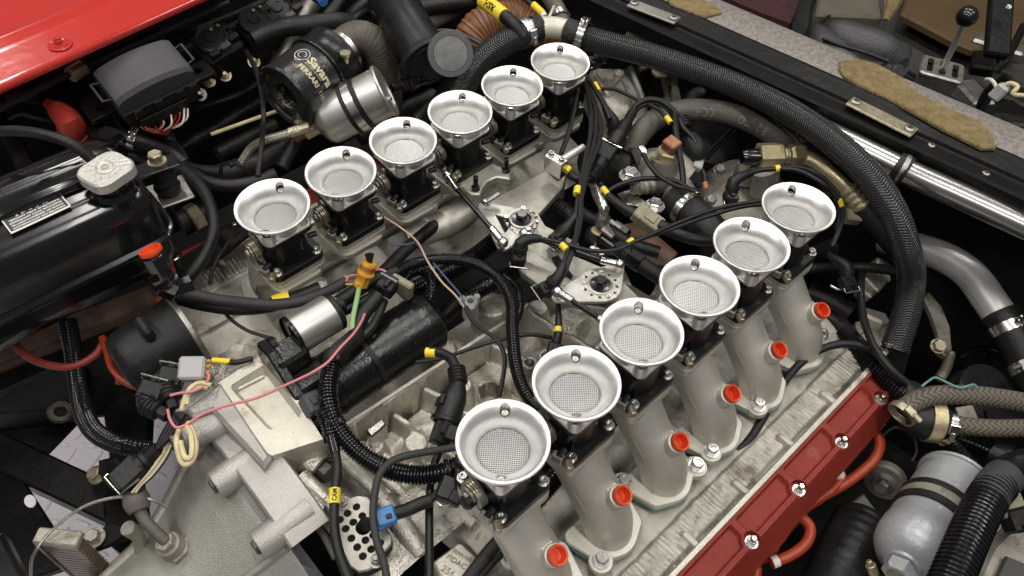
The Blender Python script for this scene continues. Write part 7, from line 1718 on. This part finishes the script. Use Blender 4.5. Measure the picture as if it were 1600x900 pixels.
for i, (px, py, sx, sy) in enumerate(((1365, 440, .05, .03), (1350, 455, .03, .022), (1375, 425, .04, .025))):
    b = MB(); b.box(sx, sy, .02, fr(P(px, py, -.25), (.2, -.3, 1), (1, .3 * i, 0)), .003); b.build('bracket', m_cast_dirty, None, ['dull metal lever behind the black cable drop', 'small corroded bracket behind the black cable drop', 'flat steel tab above the corroded bracket'][i], 'bracket')
wire('wire_clip', 'thin bright wire clip below the right elbow plug', 'wire clip', m_steel, 1.8, [(1298, 446, -.15), (1310, 452, -.15), (1332, 452, -.15)])
# fabric hoses at the right edge
hose('hose', 'upper fabric braided hose running off the right edge', 'hose', b_fabric, 15.5, [(1412, 640, -.185), (1428, 628, -.18), (1455, 619, -.175), (1500, 617, -.175), (1550, 621, -.18), (1620, 632, -.19)], n=22, uv=True)
hose('hose', 'lower fabric braided hose running off the right edge', 'hose', b_fabric, 14, [(1478, 660, -.20), (1505, 665, -.20), (1550, 669, -.20), (1620, 668, -.205)], n=22, uv=True)
root = thing('hose_tee', P(1440, 655, -.25), 'black hose junction with broad gold band at the right', 'hose')
b = MB(); b.tube([P(1412, 648, -.205), P(1440, 655, -.205), P(1475, 660, -.205)], .0235, 26, rf=lambda t: .75 + .35 * math.sin(t * 2.6)); b.build('junction_body', m_rubber, root)
b = MB(); b.lathe([(.0262, -.008), (.0275, -.008), (.0275, .008), (.0262, .008)], 30, fr(P(1455, 657, -.205), P(1475, 662, -.205) - P(1430, 654, -.205))); b.build('gold_band', m_brass, root)
clamp_parts(root, P(1480, 661, -.20), P(1505, 665, -.20) - P(1470, 659, -.20), .0148, .012, sdir=(-.3, -.8, .5))
clamp_parts(root, P(1410, 646, -.187), P(1428, 628, -.18) - P(1408, 646, -.187), .0162, .009, m_zinc, sdir=(-.8, -.1, .4))
b = MB(); b.hexbolt(.0085, .010, fr(P(1471, 684, -.23), (-.2, -.5, 1)), 1.2); b.build('bolt', m_brass, None, 'small gold bolt below the gold hose band', 'bolt')
hose('wiring_loom', 'convoluted loom passing below the lower fabric hose', 'wiring loom', m_loom, 15, [(1490, 682, -.25), (1525, 695, -.245), (1560, 712, -.24), (1600, 735, -.235)], n=20, corr=.0046, amp=.09)
hose('wiring_loom', 'thin convoluted loom hanging from the gold band', 'wiring loom', m_loom, 9, [(1480, 680, -.23), (1495, 700, -.225), (1515, 722, -.22), (1530, 742, -.21), (1536, 758, -.20)], n=16, corr=.004, amp=.10)
b = MB(); b.lathe([(.0175, -.010), (.0195, -.010), (.0195, .010), (.0175, .010)], 22, fr(P(1560, 712, -.24), P(1600, 735, -.235) - P(1525, 695, -.245))); b.build('loom_band', m_plastic, None, 'black band round the loom below the fabric hoses', 'band')
wire('wire', 'thin pale blue wire looping above the upper fabric hose', 'wire', m_teal, 1.8, [(1440, 604, -.16), (1450, 596, -.158), (1462, 590, -.158), (1480, 598, -.158), (1500, 606, -.16), (1522, 601, -.158), (1527, 606, -.16)])
wire('wire', 'thin grey wire in the dark hollow under the gold band', 'wire', m_gplastic, 2, [(1380, 680, -.25), (1400, 668, -.25), (1425, 680, -.25), (1432, 705, -.25), (1425, 720, -.25)])
b = MB(); b.lathe([(.045, -.02), (.045, .008), (.038, .012), (0, .012)], 34, fr(P(1540, 620, -.26), (-.1, -.3, 1))); b.build('alternator', m_rubber, None, 'dark round unit behind the upper fabric hose', 'alternator')
slab('bracket', [(1494, 636), (1520, 632), (1530, 656), (1500, 655)], -.225, .004, m_cast_dirty, None, .001, label='speckled metal tab between the two fabric hoses', cat='bracket')
slab('bracket', [(1540, 640), (1620, 642), (1620, 662), (1545, 658)], -.235, .006, m_frame, None, .001, label='flat black bar between the fabric hoses at the right edge', cat='bracket')
for i, pts in enumerate(([(1500, 560, -.30), (1530, 545, -.29), (1570, 555, -.29), (1610, 590, -.29)], [(1545, 590, -.31), (1546, 560, -.31), (1550, 540, -.31)], [(1540, 475, -.34), (1500, 460, -.34), (1470, 440, -.34)], [(1500, 470, -.33), (1540, 500, -.33), (1580, 540, -.33)])):
    hose('rod', ['black curved lip in the dark corner below the satin pipe', 'thin black rod in the dark corner below the satin pipe', 'dark tube in the hollow left of the satin pipe', 'dull pinkish tube in the hollow under the satin pipe'][i], 'rod', m_frame, [5, 4, 14, 6][i], pts, n=12)
# plug leads curling under the red cover
root = thing('plug_lead', P(1320, 700, -.38), 'orange red plug lead arching out under the far end of the red cover', 'plug lead', 'plug leads under the red cover')
def lead(lab, pts, marks=()):
    q = [P(*a) for a in pts]; root = thing('plug_lead', q[0] - V((0, 0, .01)), lab, 'plug lead', 'plug leads under the red cover')
    b = MB(); b.tube(q, .0066, 14); b.build('lead', m_redlead, root)
    b = MB(); b.tube([q[0], q[0].lerp(q[1], .7)], .0095, 14); b.build('lead_boot', m_redlead, root)
    for s_ in marks:
        a = resample(catmull(q, .003), [arclen(catmull(q, .003))[-1] * s_]); c = resample(catmull(q, .003), [arclen(catmull(q, .003))[-1] * (s_ + .06)])
        b = MB(); b.tube([a[0], c[0]], .0072, 14); b.build('lead_number', m_white, root)
bpy.data.objects.remove(root)
lead('red plug lead arching out at the far end of the red cover', [(1320, 672, -.275), (1345, 670, -.265), (1365, 675, -.26), (1375, 690, -.26), (1368, 715, -.265), (1345, 738, -.275), (1310, 762, -.285), (1280, 778, -.30)])
lead('red plug lead with white number under the middle of the red cover', [(1255, 740, -.275), (1285, 740, -.275), (1305, 740, -.275), (1316, 745, -.28), (1300, 765, -.285), (1270, 785, -.295), (1230, 815, -.305)], (.28, ))
lead('red plug lead looping tightly below the red cover', [(1200, 805, -.275), (1225, 803, -.275), (1248, 806, -.275), (1265, 822, -.275), (1262, 845, -.275), (1240, 865, -.28), (1205, 880, -.285)], (.93,))
lead('red plug lead running down to the bottom edge under the cover', [(1190, 870, -.295), (1215, 845, -.295), (1250, 800, -.30), (1280, 780, -.305)])
lead('short red plug lead at the bottom edge under the cover', [(1125, 885, -.275), (1150, 880, -.275), (1170, 878, -.275), (1182, 890, -.28), (1175, 912, -.285)], (.4,))
# grey canister with its strap, black loom in front, ribbed duct behind
A, B_ = P(1418, 872, -.22), P(1492, 752, -.24); a3 = (B_ - A).normalized(); L3 = (B_ - A).length; r3 = .043
root = thing('grey_canister', (A + B_) / 2 - V((0, 0, .05)), 'grey painted canister with two black bands and hex drain plug, bottom right', 'canister')
M = fr(A, a3, (0, 0, 1))
b = MB(); b.lathe([(0, -.014), (.020, -.012), (.034, -.004), (.041, .008), (r3, .020), (r3, .036), (r3 - .0015, .039), (r3 - .0015, .060), (r3 - .002, L3 * .97), (r3 + .0005, L3 * .975), (r3 + .001, L3), (r3 - .003, L3 * 1.01), (.02, L3 * 1.01), (0, L3)], 56, M); b.build('canister_body', m_grey, root, sharp=40)
for t0, t1, m_, e in ((.40, .47, m_rubber, .0015), (.47, .56, m_cast_dirty, .0008), (.56, .62, m_rubber, .0015)):
    b = MB(); b.lathe([(r3 - .0015, L3 * t0), (r3 + e, L3 * t0), (r3 + e, L3 * t1), (r3 - .0015, L3 * t1)], 48, M); b.build('strap', m_, root)
b = MB(); b.lathe([(.020, -.012), (.0195, -.016), (.0, -.016)], 28, M); b.prism(circ(.0175, 6), -.032, -.015, M, c=.002, cb=.003); b.build('drain_plug', m_grey, root)
b = MB(); b.lathe([(.010, -.034), (.009, -.0325), (0, -.0325)], 18, M); b.build('plug_core', m_beige, root)
hose('wiring_loom', 'big glossy convoluted loom crossing in front of the grey canister', 'wiring loom', m_loom, 29, [(1478, 925, -.155), (1500, 870, -.150), (1522, 820, -.148), (1545, 775, -.15), (1560, 757, -.155)], n=30, corr=.0052, amp=.055)
hose('wiring_loom', 'upper length of big loom curving off the right edge', 'wiring loom', m_loom, 24, [(1552, 765, -.155), (1570, 742, -.16), (1595, 728, -.165), (1640, 722, -.17)], n=28, corr=.0052, amp=.055)
b = MB(); b.tube([P(1543, 782, -.150), P(1553, 762, -.153), P(1570, 745, -.158)], .0205, 26); b.build('loom_joint', m_gplastic, None, 'smooth black joint where the big loom bends', 'joint')
hose('duct', 'ribbed black rubber duct rising from the bottom edge', 'duct', m_rubber, 48, [(1300, 930, -.34), (1320, 885, -.33), (1335, 850, -.33), (1348, 822, -.335)], n=32, corr=.012, amp=.012)
slab('bracket', [(1310, 800), (1350, 770), (1372, 800), (1380, 825), (1340, 815), (1318, 830)], -.33, .01, m_cast_dirty, None, .002, label='dusty grey gusset above the ribbed duct', cat='bracket')
root = thing('valve', P(1362, 890, -.3), 'small gold valve stem left of the drain plug', 'valve')
b = MB(); span(b, P(1366, 898, -.25), P(1360, 882, -.24), .006, 12); span(b, P(1360, 882, -.24), P(1357, 876, -.237), .0035, 10); b.build('valve_stem', m_brass, root)
M = fr(P(1382, 752, -.36), (-.9, -.1, .3)) @ Matrix.Scale(.85, 4); root = thing('belt_pulley', P(1385, 755, -.33), 'dark pulley with bolt in the hollow left of the grey canister', 'pulley')
b = MB(); b.lathe([(0, .012), (.012, .012), (.02, .006), (.030, .006), (.032, .0), (.026, -.006), (.032, -.012), (.030, -.02), (0, -.02)], 34, M); b.build('pulley_wheel', m_cast_dirty, root)
b = MB(); b.lathe([(.032, -.012), (.038, -.014), (.038, -.034), (.03, -.036)], 34, M); b.build('pulley_belt', m_rubber, root)
b = MB(); b.hexbolt(.012, .010, M @ Matrix.Translation((0, 0, .012)), 1.2); b.build('pulley_bolt', m_steel_d, root)
root = thing('caliper_casting', P(1570, 850, -.28), 'grimy alloy casting with dark plate in the bottom right corner', 'casting')
block('casting_body', [(1515, 915), (1545, 850), (1580, 815), (1640, 830), (1640, 960), (1520, 960)], -.22, .06, m_cast_dirty, root, .008)
block('dark_plate', [(1545, 925), (1573, 868), (1640, 895), (1640, 960), (1540, 960)], -.212, .006, m_gplastic, root, .002)
block('raised_web', [(1525, 800), (1560, 790), (1572, 830), (1548, 852), (1530, 830)], -.235, .04, m_cast, root, .005)
for i, (px, py) in enumerate(((1572, 790), (1592, 812))):
    b = MB(); M = fr(P(px, py, -.19), (-.1, -.3, 1), (.9, -.5, 0)); b.box(.034, .026, .024, M, .003); b.box(.020, .006, .006, M @ Matrix.Translation((0, -.008, .013)), .001)
    b.build('connector', [m_beige, m_plastic][i], None, ['khaki plug right of the big loom joint', 'black plug at the right edge below the loom'][i], 'connector')
# distant filler hoses in the dark between castings
for i, (lab, r, pts) in enumerate((('dark hose under the last near runner', 16, [(1262, 455, -.26), (1295, 470, -.26), (1330, 490, -.26)]), ('dark hose between head and gold fittings', 14, [(1225, 395, -.2), (1262, 400, -.2), (1300, 385, -.2)]), ('dark hose left of the oil can bottom', 12, [(340, 240, -.2), (390, 215, -.2), (430, 195, -.2)]), ('dark hose between the far row and the silver canister', 14, [(560, 215, -.2), (620, 180, -.19), (680, 150, -.18)]), ('dark hose behind the fourth far trumpet', 11, [(650, 190, -.17), (690, 150, -.16), (715, 120, -.15)]), ('dark pipe below the printed hose', 16, [(1110, 160, -.2), (1160, 175, -.2), (1200, 205, -.2)]), ('dark pipe left of the beam bracket', 15, [(1060, 110, -.19), (1120, 150, -.19), (1180, 180, -.19)]))):
    hose('hose', lab, 'hose', m_rubber, r, pts, n=16)
